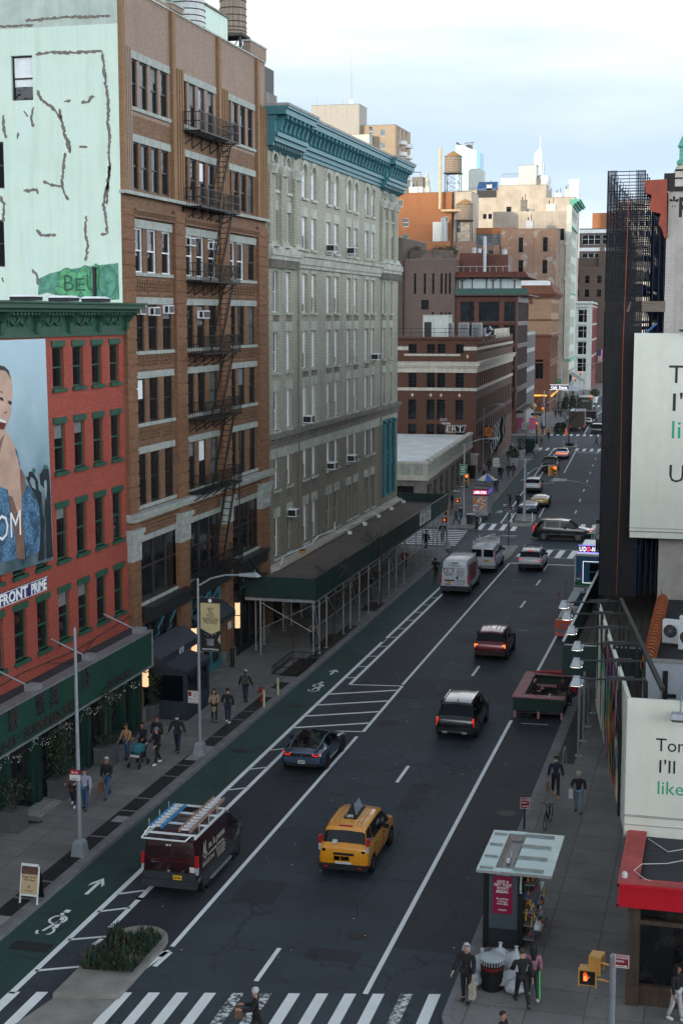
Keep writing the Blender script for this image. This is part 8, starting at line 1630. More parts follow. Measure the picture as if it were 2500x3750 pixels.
def taxi(t,W):
 o=MB();o.mesh([(-.17,1.0,1.9),(.17,1.0,1.9),(.17,2.3,1.9),(-.17,2.3,1.9),(-.03,1.25,2.32),(.03,1.25,2.32),(.03,2.15,2.32),(-.03,2.15,2.32)],[(0,1,5,4),(1,2,6,5),(2,3,7,6),(3,0,4,7),(4,5,6,7)]);o.box(-.25,.25,.95,2.4,1.87,1.905);o=o.build('roof_sign','steel_black',t)
 m=MB();m.mesh([(.172,1.15,1.95),(.172,2.25,1.95),(.045,2.12,2.3),(.045,1.3,2.3)],[(0,1,2,3)]);m.mesh([(-.172,1.15,1.95),(-.172,2.25,1.95),(-.045,2.12,2.3),(-.045,1.3,2.3)],[(3,2,1,0)]);m.build('advert_panel',M('advert_blue',(.3,.36,.45),.4,var=.6,scale=6),o);m=MB();m.text('1J93',.1,(0,.985,1.925),wid=.24,depth=.004,bold=.02);m.build('lettering','ink_white',o)
 rbox('bumper',t,-W*.97,W*.97,-.08,.08,.32,.52,'black_plastic');rbox('reflector',t,W*.6,W*.75,-.095,-.075,.4,.45,'tail_red',True)
 for s in(1,-1):
  m=MB();m.box(*sorted((s*.83,s*.925)),.02,.2,1.22,1.5);m.build('tail_light','tail_red',t);m=MB();m.box(*sorted((s*.835,s*.925)),.01,.2,.98,1.22);m.build('reverse_light','headlight',t)
 rbox('handle_recess',t,-.38,.38,-.012,.06,.84,.93,'black_plastic');plate(t,.05,.02,.72,'plate_white','0Y84D');rbox('sticker',t,-.36,-.14,.0,.05,.64,.8,'poster_tan');rbox('sticker',t,-.3,.3,-.03,.03,.53,.6,'plate_white')
 m=MB();m.lathe([(.09,-.04),(.09,-.0)],0,0,1.02,14,'y');m.v=[(x,y+.07,z) for x,y,z in m.v];m.build('badge','chrome',t)
 m=MB();[m.lathe([(.06,-.0),(.06,.03)],s*.72,.0,1.0,10,'y') for s in(-1,1)];m.v=[(x,y+.0,z) for x,y,z in m.v];m.build('round_sticker','black_plastic',t)
 for s in(-1,1):text_on(t,'DRIVER CARRIES',.045,(s*.62,.03,.94),.3,'ink');
 text_on(t,'FALLS',.05,(-.66,.03,.85),.22,'ink');rbox('sticker',t,-.42,-.24,.04,.17,1.24,1.36,'plate_white');rbox('brake_light',t,-.24,.24,.33,.4,1.8,1.84,'tail_red')
 m=MB();[m.box(x-.012,x+.012,.6,2.5,1.868,1.884) for x in(-.5,-.36,.36,.5)];m.build('roof_rib','taxi_yellow',t)
vehicle('taxi','yellow taxi van with a wedge shaped roof sign driving away on the road','taxi',-12.65,49.3,0,TX,'taxi_yellow',(.8,3.75),2.9,[('rear_window',2,(.1,.78)),('screen',6,(.1,.92)),('side',2.5,4.0),('side',4.05,5.0),('side',5.06,6.75)],extra=taxi,wr=.34)
def VAN(L,W,H,hood=1.15):return[(0,.5,1.25,H-.28,W*.93,W*.8),(.05,.38,1.3,H-.1,W*.985,W*.83),(.2,.32,1.3,H-.02,W,W*.84),(L*.4,.3,1.3,H,W,W*.85),(L*.66,.3,1.28,H-.04,W,W*.82),(L*.76,.3,1.25,H-.25,W,W*.8),(L*.87,.32,1.2,1.28,W*.98,W*.82),(L*.97,.36,1.0,1.04,W*.92,W*.75),(L,.45,.7,.73,W*.84,W*.65)]
VG=[('screen',5,(.1,.9)),('side',4.2,5.8)]
def ladder(label,X,Y,Z,L,w,mat,rungs='white_paint',rot=0,tilt=0):
 t=thing('ladder',label,'ladder',(X,Y,Z),rot)
 for s in(-w/2,w/2):
  m=MB();m.box(s-.03,s+.03,0,L,0,.11);m.build('rail',mat,t)
 m=MB();n=int(L/.3);[m.box(-w/2,w/2,.15+.3*i-.045,.15+.3*i+.045,.02,.08) for i in range(n) for dz in(0,)];m.build('rungs',rungs,t);return t
def lvan(t,W):
 H=2.05
 rbox('bumper',t,-W*.98,W*.98,-.12,.1,.36,.62,'lower_grey');rbox('lower_panel',t,-W*.93,W*.93,-.02,.06,.62,.88,'lower_grey');rbox('side_cladding',t,W-.02,W+.02,.5,4.6,.35,.75,'lower_grey',True)
 for s in(1,-1):
  m=MB();m.box(*sorted((s*W*.9,s*(W+.005))),-.0,.14,1.1,1.5);m.build('tail_light','tail_red',t);m=MB();m.box(*sorted((s*W*.9,s*(W+.004))),-.0,.14,.85,1.1);m.build('reverse_light','headlight',t)
 rbox('door_seam',t,-.008,.008,-.015,.05,.5,1.95,'black_plastic');plate(t,.3,-.03,.72,'plate_yellow','58967-MG');rbox('sticker',t,-.12,.06,-.0,.04,1.78,1.88,'plate_white');rbox('sticker',t,W*.72,W*.9,-.01,.04,.93,1.12,'plate_white')
 m=MB();m.mesh([(-W*.8,-.005,1.42),(-W*.65,-.012,1.34),(W*.65,-.012,1.34),(W*.8,-.005,1.42),(W*.8,-.005,1.37),(W*.65,-.012,1.29),(-W*.65,-.012,1.29),(-W*.8,-.005,1.37)],[(0,7,6,1),(1,6,5,2),(2,5,4,3)]);m.build('door_crease','paint_red',t)
 text_on(t,'TRANSIT',.05,(-.5,-.015,1.2),.36);m=MB();m.lathe([(.05,-.02),(.05,0)],-.02,0,.92,12,'y');m.build('badge','chrome',t);m=MB();m.lathe([(.05,-.02),(.05,0)],.48,0,.92,12,'y');m.build('badge','chrome',t)
 k=dict(U=(0,1,0),V=(0,0,1),N=(1,0,0))
 text_on(t,'AL',.5,(W+.002,.75,1.32),.42,'letter_pale' if 'letter_pale' in MATS else M('letter_pale',(.4,.4,.36),.5,var=0),**k);text_on(t,'m. la penna',.26,(W+.002,2.0,1.42),1.7,'letter_pale',**k);text_on(t,'Air Conditioning & Heating',.1,(W+.002,1.7,1.2),2.1,'letter_pale',**k);text_on(t,'516-535-3945',.16,(W+.002,1.1,.95),1.2,'letter_pale',**k)
 for i in range(4):text_on(t,'service & installation',.07,(W+.002,2.45,1.08-.1*i),1.1-.1*i,'letter_pale',**k)
 rbox('running_board',t,W,W+.1,1.2,3.4,.3,.35,'galv',True)
 r=MB();[r.box(-W*.95,W*.95,y,y+.06,H+.12,H+.18) for y in(.15,1.2,2.3,3.1)];[r.box(s*W*.88-.02,s*W*.88+.02,.1,3.2,H+.02,H+.12) for s in(-1,1)];r.tube([(-W*.95,-.1,H+.02),(W*.6,-.1,H+.02)],.03,6);r.tube([(W*.6,-.1,H+.02),(W*.75,.2,H+.15)],.025,6);r.tube([(-W*.95,-.1,H+.02),(-W*.8,.25,H+.3),(-W*.6,.3,H+.3)],.03,6);r.build('roof_rack','white_paint',t)
 r=MB();[r.bar((s*W*.9,y,H+.1),(s*W*.9,y,H+.5),.05,.02) for s in(-1,1) for y in(.5,1.5,2.4)];r.build('rack_upright','letter_pale',t)
M('ladder_sky',(.04,.24,.5),.45,var=.15);M('ladder_rust',(.36,.22,.17),.6,var=.2)
vehicle('van','dark maroon work van with ladders on its white roof rack','van',-18.05,46.15,0,VAN(5.3,1.03,2.08),'van_maroon',(.95,4.25),3.3,VG,lower='lower_grey',van=True,extra=lvan,wr=.37)
ladder('blue fibreglass ladder with silver rungs on the maroon van rack',-18.05-.62,46.5,2.3,2.4,.42,'ladder_sky');ladder('longer rusty red ladder with silver rungs on the maroon van rack',-18.05+.5,46.35,2.3,3.6,.4,'ladder_rust')
def icee(t,W):
 H=2.5
 rbox('bumper',t,-W,W,-.12,.12,.36,.7,'lower_grey');rbox('door_seam',t,-.006,.006,-.012,.04,.7,2.3,'galv')
 for s in(1,-1):
  m=MB();m.box(*sorted((s*W*.9,s*(W+.004))),-.01,.1,.85,1.55);m.build('tail_light','tail_red',t)
 rbox('top_light',t,-.25,.25,-.0,.06,2.33,2.4,'black_plastic');plate(t,-.4,-.02,.98,'plate_yellow','SV-482');rbox('plate_recess',t,-.75,.0,-.012,.03,1.05,1.15,'black_plastic');rbox('handle',t,.12,.26,-.02,.03,1.2,1.4,'black_plastic')
 rbox('blue_panel',t,-.7,-.3,-.012,.03,.78,.86,'bus_blue');m=MB();m.k=1;m.prism([(-.75,1.6),(-.12,1.6),(-.05,2.0),(-.82,2.0)],lambda u,v,d:(u,d,v),-.014,.03);m.k=0;[m.prism([(-.72+.22*i,1.6),(-.62+.22*i,1.6),(-.65+.24*i,2.0),(-.78+.24*i,2.0)],lambda u,v,d:(u,d,v),-.018,.0) for i in range(3)];m.k=2;m.text('ICEE',.26,(-.43,-.02,1.68),wid=.58,depth=.008,bold=.04);m.build('logo',['sign_red','bus_blue','ink_white'],t)
 text_on(t,'SERVICE',.13,(-.42,-.01,1.42),.62,'ink');text_on(t,'The ICEE Company',.11,(0,-.01,2.14),.95,'bus_blue');text_on(t,'Now Servicing:',.08,(.42,-.01,1.95),.62,'ink')
 for i,s in enumerate(('Frozen Beverage','Dispensers','Fountain & Ice Machines','Juice & Coffee','Food Service Equipment','Water Filtration')):text_on(t,s,.055,(.42,-.01,1.84-.085*i),.5+.04*(len(s)>14),'ink')
 text_on(t,'800-423-3872',.1,(.45,-.01,1.05),.66,'ink');text_on(t,'Looking for a Career?',.06,(.45,-.01,.93),.66,'ink');text_on(t,'icee.com',.06,(.45,-.01,.82),.45,'ink')
 m=MB();[m.box(x,x+.04,.3,4.2,H-.02,H+.03) for x in[-.8+.2*i for i in range(9)]];m.build('roof_rib','paint_white',t)
 m=MB()
 for i in range(7):m.k=i%3;x=W+.004+.0006*i;m.mesh([(x,.6+.35*i,.9),(x,1.1+.35*i,.9),(x,.9+.4*i,2.1),(x,.5+.4*i,2.2)],[(0,1,2,3)])
 m.build('side_graphic',['barrier_orange','bus_blue','sign_red'],t)
vehicle('van','white high roofed service van with a red and blue logo on its rear doors','van',-18.35,103.6,0,VAN(6.,1.03,2.52),'paint_white',(1.0,4.75),3.7,VG,lower='lower_grey',van=True,extra=icee,wr=.36)
def expr(t,W):
 H=2.1
 rbox('bumper',t,-W,W,-.14,.12,.4,.62,'galv')
 for s in(1,-1):
  m=MB();m.box(*sorted((s*W*.92,s*(W+.004))),-.01,.1,1.0,1.5);m.build('tail_light','tail_red',t);m=MB();m.box(*sorted((s*.08,s*.84)),-.02,.03,1.28,1.86);m.build('rear_window','car_glass',t)
  m=MB();[m.box(*sorted((s*(W*.955),s*(W*.965))),a,b,1.36,1.82) for a,b in((.4,1.4),(1.55,2.55),(2.7,3.5))];m.build('side_window','car_glass',t)
 plate(t,.3,-.03,.98,'plate_yellow','76821-ND',.4)
 m=MB();[m.box(-W*.85,W*.85,y,y+.05,H+.14,H+.19) for y in(.4,1.5,2.6,3.4)];[m.box(s*W*.8-.02,s*W*.8+.02,.3,3.6,H+.1,H+.15) for s in(-1,0,1)];[m.box(s*W*.8-.025,s*W*.8+.025,y-.02,y+.02,H-.05,H+.42) for s in(-1,1) for y in(.4,1.9,3.4)];m.build('roof_rack','white_paint',t)
 random.seed(4);m=MB();[m.tube([(random.uniform(-.7,.2),random.uniform(.3,1.2),H+.25+.05*i),(random.uniform(-.2,.7),random.uniform(2.2,3.6),H+.25+.05*i)],.04,6) for i in range(7)];m.build('pipe_bundle','plate_white',t)
vehicle('van','white passenger van with a cluttered roof rack parked at the median','van',-17.9,113.5,0,VAN(5.6,1.0,2.1),'paint_white',(1.1,4.4),3.4,VG,lower='lower_grey',van=True,extra=expr,wr=.37)
bu=thing('party_bus','blue and white mini bus with a coloured lit sign above its rear door','bus',(-9.1,107.7,0));W=1.12
m=MB();m.prism([(-W,.35),(W,.35),(W,2.55),(W-.12,2.75),(-W+.12,2.75),(-W,2.55)],lambda u,v,d:(u,d,v),0,7.2);m.build('body','paint_white',bu)
m=MB();m.box(-W+.12,W-.12,-.02,.02,.75,2.6);m.build('rear_panel','bus_blue',bu);m=MB();m.box(-W+.06,W-.06,-.025,.02,.4,.74);m.box(W,W+.01,0,7,.4,.74);m.box(-W-.01,-W,0,7,.4,.74);m.build('green_skirt','bus_green',bu)
m=MB();[m.box(a,b,-.04,-.02,c,d) for a,b,c,d in((-.5,.72,2.2,2.23),(-.5,.72,.62,.65),(-.5,-.47,.65,2.2),(.69,.72,.65,2.2))];m.build('lit_door_outline','led_white',bu);m=MB();m.box(-.02,.6,-.035,-.02,1.5,2.1);m.box(-.02,.6,-.035,-.02,.85,1.4);m.build('door_window','car_glass',bu);rbox('number_plate',bu,-.95,-.65,-.04,-.0,.85,1.0,'plate_white')
m=MB();[m.lathe([(.05,-.04),(.05,-.02)],x,0,z,10,'y') for x,z in((-.9,2.5),(-.8,1.25),(.9,1.25),(.1,2.5),(.4,2.5),(-.6,1.2))];m.build('tail_light','tail_red',bu)
m=MB();m.box(-W+.25,W+.1,.1,.3,2.85,3.4);o=m.build('lit_sign','ink',bu)
for i,(s,c) in enumerate((('U','led_white'),('D','led_white'),('D','led_pink'),('-N','led_white'),('Y','led_pink'),('C','led_white'))):m=MB();m.text(s,.33,(-.68+.29*i+(.06 if i>3 else 0),.09,2.95),wid=.22 if len(s)<2 else.3,depth=.02,bold=.02);m.build('lit_lettering',c,o)
m=MB();[m.box(a,b,.08,.1,c,d) for a,b,c,d in((-W+.25,W+.1,2.85,2.88),(-W+.25,W+.1,3.37,3.4))];m.build('lit_border','led_blue',o)
for y in(1.2,5.6):
 for s in(-1,1):wheel(bu,s*1.0,y,.42,.25,s)
cv=thing('street_canopy','black and green stall canopy beyond the mini bus','canopy',(-9.2,119,0));m=MB();m.face([(-1.2,0,2.6),(1.6,0,2.7),(1.6,3.5,2.7),(-.6,3.5,2.6)]);m.box(-.5,1.6,3.4,3.5,2.7,3.2);m.build('roof',M('canopy_teal',(.02,.12,.1),.5,var=.3),cv);m=MB();[m.cyl(x,y,0,2.6,.04,6) for x in(-.8,1.4) for y in(.2,3.3)];m.build('post','galv',cv)
def truck(label,X,Y,head,W,H,L,mat,lett=None,top='paint_white'):
 t=thing('box_truck',label,'truck',(X,Y,0),head);m=MB();m.box(-W,W,0,L,.75,H);m.build('cargo_box',mat,t);m=MB();m.box(-W-.02,W+.02,-.03,L+.02,H,H+.12);m.build('box_roof',top,t);rbox('bumper',t,-W*.95,W*.95,-.15,.05,.45,.7,'steel_black');m=MB();m.prism([(L,.6),(L+1.9,.6),(L+1.9,1.5),(L+1.4,2.5),(L,2.5)],lambda u,v,d:(d,u,v),-W*.9,W*.9);m.build('cab',mat,t);rbox('roller_door',t,-W*.85,W*.85,-.03,.02,.95,H-.25,mat)
 for s in(1,-1):m=MB();m.box(*sorted((s*W*.82,s*W*.95)),-.06,.0,.75,.95);m.build('tail_light','red_light',t)
 for y in(1.2,L+1.0):
  for s in(-1,1):wheel(t,s*(W-.15),y,.5,.3,s,'rim_dark')
 if lett:text_on(t,lett,.35,(0,-.04,H-.9),1.4,'letter_pale')
 plate(t,.4,-.16,.6,'plate_white','TRK 31');return t
truck('dark brown box truck with a pale roof edge beside the bare median tree',-24.65,259.6,3,1.25,3.5,5.5,'brown_truck');truck('olive green skip truck with a white topped body behind the brown box truck',-26.6,296,3,1.3,4.0,5.5,'olive_truck','HONEYWAGON')
lo=thing('trailer','low dark trailer with red and white edge tape beside the olive truck','trailer',(-24.3,283.7,0),3);m=MB();m.box(-1.1,.9,0,4,.6,2.0);m.build('body','steel_black',lo);m=MB();[m.box(-1.1+.4*i,-.9+.4*i,-.02,0,1.9,2.02) for i in range(5)];m.box(.8,.9,-.02,0,.6,2.0);m.build('reflective_tape','hydrant_red',lo);[wheel(lo,s,1.5,.45,.25,s/abs(s)) for s in(-1.05,.85)]
def motorbike():
 t=bicycle('bicycle ridden across the third crossing',-25.6,306,-90,0);return t
motorbike();bicycle('bicycle ridden by the hooded courier in the bike lane behind the service van',-20.75,108.9,0);bicycle('bicycle ridden over the second crossing',-26.9,236,0);bicycle('dark bicycle among the people at the food cart',-24.2,155.8,80,.15);bicycle('bicycle leaning at the shops before the brick office corner',-28.6,181,20,.15)
PEND=[]
def skin_obj(name,pts,edges,mat,parent,sub=1):
 me=bpy.data.meshes.new(name);me.from_pydata([p[0] for p in pts],edges,[]);me.materials.append(m_(mat))
 o=put(name,me,parent);bm=bmesh.new();bm.from_mesh(me);bm.verts.ensure_lookup_table();lay=bm.verts.layers.skin.verify()
 for v,p in zip(bm.verts,pts):v[lay].radius=p[1] if isinstance(p[1],tuple) else(p[1],p[1]);v[lay].use_root=False
 bm.verts[0][lay].use_root=True;bm.to_mesh(me);bm.free()
 s=o.modifiers.new('Skin','SKIN');s.use_smooth_shade=True;o.modifiers.new('Subdivision','SUBSURF').levels=sub;o.modifiers[-1].render_levels=sub;PEND.append(o);return o
def person(label,X,Y,face_deg,h=1.72,z=.15,skin='skin_light',hair='hair_black',hairlen=0,top='cloth_black',bottom='cloth_black',shoes='black_plastic',step=.0,arms=((5,8,15),(5,8,15)),coat=0.,hat=None,mask=None,bag=None,hood=False,sit=False,detail=True,group=None,lean=0.,skirt=None,female=False,bags=(),pack=None,phone=False,stripe=0):
 t=thing('person',label,'person',(X,Y,z),face_deg,group)
 u=h;sh=.108*u if female else.122*u;V3=Vector
 pel=V3((0,0,.52*u)) if not sit else V3((0,0,.30*u));hipw=.052*u
 chest=pel+V3((0,-lean*.1*u,.21*u));nb=pel+V3((0,-lean*.14*u,.305*u));hd=nb+V3((0,-.02*u,.055*u));crown=hd+V3((0,.0,.095*u))
 J={}
 for s,i in((1,0),(-1,1)):
  a=R(step*s if not sit else 78);b=a-R(max(0,step*s*-.0)+(abs(step)*.9 if s*step<0 else abs(step)*.15)) if not sit else R(-5)
  hip=pel+V3((s*hipw,0,-.01*u));knee=hip+V3((s*.005*u,-sin(a)*.245*u,-cos(a)*.245*u));ank=knee+V3((0,-sin(b)*.235*u,-cos(b)*.235*u));toe=ank+V3((s*.01*u,-.11*u,-.025*u))
  J[i]=(hip,knee,ank,toe)
  f,o_,e=(arms[i]+(15,))[:3] if len(arms[i])>=2 else(5,8,15)
  S_=nb+V3((s*sh,.005*u,-.04*u));d=V3((s*sin(R(o_)),-sin(R(f)),-cos(R(f))*cos(R(o_)))).normalized();el=S_+d*.165*u
  d2=(Matrix.Rotation(-R(e),3,'X')@d);d2.x-=s*.12*sin(R(e));d2.normalize();wr=el+d2*.145*u;J[i]+=(S_,el,wr,d2)
 low=min(J[0][2].z,J[1][2].z);dz=.045*u-low
 sh_=lambda p:p+V3((0,0,dz))
 pel,chest,nb,hd,crown=map(sh_,(pel,chest,nb,hd,crown))
 for i in(0,1):J[i]=tuple(sh_(p) for p in J[i][:7])+(J[i][7],)
 P=[(pel,.034*u),(chest,.036*u),(nb,.03*u),(hd+V3((0,0,.0)),(.043*u)),(hd+V3((0,0,.045*u)),.047*u),(crown-V3((0,0,.025*u)),.036*u)];E=[(0,1),(1,2),(2,3),(3,4),(4,5)]
 P.append((hd+V3((0,-.05*u,.018*u)),.009*u));E.append((3,6)) if False else E.append((4,6))
 for i,s in((0,1),(1,-1)):
  hip,kn,an,to,S_,el,wr,d2=J[i];n=len(P)
  P+=[(hip,.022*u),(kn,.019*u),(an,.014*u),(to,.01*u)];E+=[(0,n),(n,n+1),(n+1,n+2),(n+2,n+3)]
  n=len(P);palm=wr+d2*.045*u
  P+=[(S_,.02*u),(el,.017*u),(wr,.014*u),(palm,.019*u)];E+=[(1,n),(n,n+1),(n+1,n+2),(n+2,n+3)]
  if detail:
   sd=d2.cross(V3((0,1,0)));sd=(sd if sd.length>.1 else V3((1,0,0))).normalized();fw=sd.cross(d2).normalized()
   for k,(off,ln) in enumerate(((-.016,.034),(-.005,.04),(.006,.037),(.016,.028))):
    m0=len(P);b0=palm+d2*.014*u+fw*off*u;P+=[(b0,.0055*u),(b0+d2*ln*.55*u-sd*.003*u,.0052*u),(b0+d2*ln*u-sd*s*.012*u,.0045*u)];E+=[(n+3,m0),(m0,m0+1),(m0+1,m0+2)]
   m0=len(P);b0=wr+d2*.022*u-fw*.02*u;P+=[(b0,.0065*u),(b0+d2*.022*u-fw*.014*u,.0055*u)];E+=[(n+3,m0),(m0,m0+1)]
 skin_obj('body',P,E,skin,t,2 if detail else 1)
 def bodyflat(o,z0,z1,k=.78):o['flat']=(z0+0.,z1+0.,k)
 P=[(pel+V3((0,0,-.03*u)),.072*u if not coat else.08*u),(pel.lerp(chest,.45),.066*u if female else.076*u),(chest,.083*u),(nb+V3((0,0,-.018*u)),.05*u),(nb+V3((0,0,.012*u)),.041*u)];E=[(0,1),(1,2),(2,3),(3,4)]
 for i in(0,1):
  S_,el,wr=J[i][4:7];n=len(P);P+=[(S_,.05*u),(el,.041*u),(wr-(wr-el)*.06,.033*u)];E+=[(2,n),(n,n+1),(n+1,n+2)]
 for s in(-1,1):n=len(P);P.append((pel+V3((s*.06*u,0,.0)),.055*u));E.append((0,n));n=len(P);P.append((chest+V3((s*.06*u,0,-.01*u)),.06*u));E.append((2,n))
 if coat:
  n=len(P);c=pel+V3((0,0,-coat*u));P+=[(pel.lerp(c,.5)+V3((0,0,-.02*u)),.09*u),(c,.105*u)];E+=[(0,n),(n,n+1)]
 o=skin_obj('coat' if coat else 'jacket',P,E,top,t);bodyflat(o,pel.z-.1*u,nb.z)
 P=[(pel+V3((0,0,.02*u)),.07*u)];E=[]
 for i in(0,1):
  hip,kn,an=J[i][:3];n=len(P);P+=[(hip,.06*u),(kn,.042*u),(an+V3((0,0,.012*u)),.031*u)];E+=[(0,n),(n,n+1),(n+1,n+2)]
 skin_obj('trousers',P,E,bottom,t)
 for i in(0,1):
  an,to=J[i][2:4];P=[(an+V3((0,.03*u,-.02*u)),.028*u),(an+V3((0,-.03*u,-.02*u)),.031*u),(to+V3((0,.0,-.0*u)),.026*u)];skin_obj('shoe',P,[(0,1),(1,2)],shoes,t)
 hc=hd+V3((0,.012*u,.052*u))
 m=MB();n,q=14,8;vs=[];fs=[]
 for j in range(q+1):
  for k in range(n):
   a=2*pi*k/n;v=pi*j/q*.62;rr=.056*u;x,y,zz=rr*sin(v)*cos(a),rr*1.12*sin(v)*sin(a),rr*cos(v)
   if y<-.3*rr and zz<.35*rr:y=-.3*rr if abs(x)<rr*.9 else y;zz=max(zz,.35*rr)
   vs.append((hc.x+x,hc.y+y,hc.z+zz+.01*u))
 fs=[(j*n+k,j*n+(k+1)%n,(j+1)*n+(k+1)%n,(j+1)*n+k) for j in range(q) for k in range(n)];m.mesh(vs,fs)
 if hairlen:
  m.lathe([(.05*u,.0),(.058*u,-.06*u),(.05*u,-hairlen*u)],hc.x,hc.y+.022*u,hc.z,10);
  for s in(-1,1):m.tube([(hc.x+s*.045*u,hc.y-.012*u,hc.z),(hc.x+s*.052*u,hc.y-.015*u,hc.z-.07*u),(hc.x+s*.045*u,hc.y-.03*u,hc.z-hairlen*u)],[.016*u,.018*u,.008*u],6)
 if not hood:m.build('hair',hair,t,smooth=60)
 if detail and not hood:
  m=MB();
  for s in(-1,1):m.box(s*.018*u-.007*u,s*.018*u+.007*u,hd.y-.0465*u,hd.y-.043*u,hd.z+.036*u,hd.z+.042*u);m.box(s*.018*u-.01*u,s*.018*u+.01*u,hd.y-.047*u,hd.y-.043*u,hd.z+.049*u,hd.z+.053*u)
  m.box(-.014*u,.014*u,hd.y-.043*u,hd.y-.038*u,hd.z-.006*u,hd.z-.001*u);m.build('face_features','hair_brown',t)
  m=MB();[m.lathe([(.004*u,-.003*u),(.014*u,0),(.004*u,.003*u)],hd.x+s*.047*u,hd.y+.006*u,hd.z+.03*u,8,'x') for s in(-1,1)];m.build('ear',skin,t)
 if hood:m=MB();m.lathe([(.02*u,-.09*u),(.065*u,-.05*u),(.068*u,0),(.05*u,.045*u),(.01*u,.06*u)],hc.x,hc.y+.012*u,hc.z-.005*u,14);m.build('hood',top,t,smooth=60)
 if hat:
  kind,hm=hat;m=MB();m.lathe([(.064*u,-.008*u),(.063*u,.02*u),(.05*u,.05*u),(.02*u,.064*u),(.002*u,.066*u)],hc.x,hc.y-.004*u,hc.z+.012*u,14)
  if kind=='cap':m.mesh([(hc.x-.05*u,hc.y-.05*u,hc.z+.01*u),(hc.x+.05*u,hc.y-.05*u,hc.z+.01*u),(hc.x+.03*u,hc.y-.12*u,hc.z-.002*u),(hc.x-.03*u,hc.y-.12*u,hc.z-.002*u)],[(0,1,2,3)])
  m.build('hat',hm,t,smooth=60)
 if mask:m=MB();m.lathe([(.04*u,-.028*u),(.053*u,-.012*u),(.053*u,.008*u),(.045*u,.02*u)],hd.x,hd.y+.001*u,hd.z+.008*u,12);m.v=[(x,min(y,hd.y-.015*u),zz) if True else 0 for x,y,zz in m.v];m.build('mask',mask,t,smooth=60)
 if skirt:m=MB();m.lathe([(.075*u,.06*u),(.1*u,-.1*u),(.115*u,-skirt*u)],pel.x,pel.y,pel.z,14);m.build('skirt',top,t,smooth=60)
 if pack:m=MB();m.box(-.09*u,.09*u,.07*u,.14*u,chest.z-.14*u,nb.z-.02*u);m.box(-.07*u,.07*u,.13*u,.17*u,chest.z-.13*u,chest.z-.02*u);[m.tube([(s*.07*u,.06*u,nb.z-.01*u),(s*.075*u,-.06*u,nb.z-.05*u),(s*.08*u,-.03*u,chest.z-.08*u)],.014*u,6) for s in(-1,1)];m.build('backpack',pack,t)
 if stripe:
  m=MB();hip,kn,an=J[0][:3];m.tube([hip+V3((.052*u,0,0)),kn+V3((.042*u,0,0)),an+V3((.032*u,0,.02*u))],.016*u,6);hip,kn,an=J[1][:3];m.tube([hip+V3((-.052*u,0,0)),kn+V3((-.042*u,0,0)),an+V3((-.032*u,0,.02*u))],.016*u,6);m.build('trouser_stripe',M('neon_green',(.05,.75,.1),.7,var=0),t)
 for(hand,mat,w_,hh,kind) in bags:
  wr,d2=J[hand][6],J[hand][7];c=wr+d2*.075*u;bt=thing(kind,bags_label.pop(0) if bags_label else 'bag carried in the hand of a walking person',kind.split('_')[-1],(0,0,0))
  Mx=Matrix.Translation((X,Y,z))@Matrix.Rotation(R(face_deg),4,'Z');c=Mx@c;bt.location=(c.x,c.y,c.z-hh-.12);bt.rotation_euler=(0,0,R(face_deg))
  m=MB();m.prism([(-w_*.35,0),(w_*.35,0),(w_*.3,hh),(-w_*.3,hh)],lambda a,b,d:(d,a,b),-w_*.28,w_*.28);m.build('sack',mat,bt);m=MB();m.tube([(0,-w_*.2,hh),(0,-w_*.1,hh+.12),(0,w_*.1,hh+.12),(0,w_*.2,hh)],.01,5);m.build('handle',mat,bt)
 if phone:
  wr,d2=J[0][6],J[0][7];m=MB();c=wr+d2*.07*u;m.box(c.x-.035,c.x+.035,c.y-.01,c.y+.01,c.z,c.z+.12);m.build('held_phone','ink',t)
 return t
bags_label=[]
for n,c in dict(cloth_black=(.016,.016,.019),cloth_navy=(.018,.024,.045),jeans=(.045,.1,.19),jeans_light=(.2,.28,.36),cloth_grey=(.13,.15,.18),cloth_pink=(.36,.17,.2),cloth_tan=(.32,.24,.16),cloth_khaki=(.17,.14,.09),cloth_brown=(.11,.06,.045),cloth_white=(.55,.56,.56),cloth_red=(.3,.02,.02),cloth_lav=(.3,.33,.42),cloth_teal=(.03,.16,.2),cloth_cream=(.42,.38,.3),paper_bag=(.22,.12,.06),cloth_peach=(.4,.22,.12),mask_white=(.6,.62,.62),mask_blue=(.25,.4,.5),cloth_olive=(.06,.07,.05)).items():M(n,c,.85,var=.25,scale=5)
A0=((5,8,12),(5,8,12))
bags_label[:]=['cream tote bag hanging from the hand of the white haired man']
person('white haired man in black standing at the kerb left of the litter bin',-6.72,40.55,-12,1.8,skin='skin_light',hair='hair_grey',hairlen=.05,step=4,arms=((8,6,20),(20,10,25)),bags=((0,'cloth_cream',.3,.42,'tote_bag'),),top='cloth_black')
person('person in black with a blue mask stepping past the bin beside the pink coat',-5.12,40.75,-160,1.78,hair='hair_brown',mask='mask_blue',step=24,arms=((25,6,40),(-20,8,20)),top='cloth_black',shoes='black_plastic')
person('person in a pink padded coat and trousers with a neon green stripe behind the bin',-4.86,41.25,-165,1.66,hair='hair_black',hairlen=.2,mask='mask_blue',step=18,stripe=1,arms=((15,6,50),(5,8,30)),top='cloth_pink',bottom='cloth_green_stripe' if 'cloth_green_stripe' in MATS else M('cloth_green_stripe',(.03,.04,.04),.8,var=0).name,shoes='cloth_white',female=True)
person('dark haired person in black jacket and white trousers at the store window',-.76,40.9,60,1.68,skin='skin_tan',hair='hair_black',hairlen=.13,step=10,top='cloth_black',bottom='cloth_white',shoes='ink_white',female=True,bag=1)
person('dark haired person cut by the bottom edge below the bin',-5.15,37.0,70,1.6,hair='hair_black',top='cloth_black',step=8)
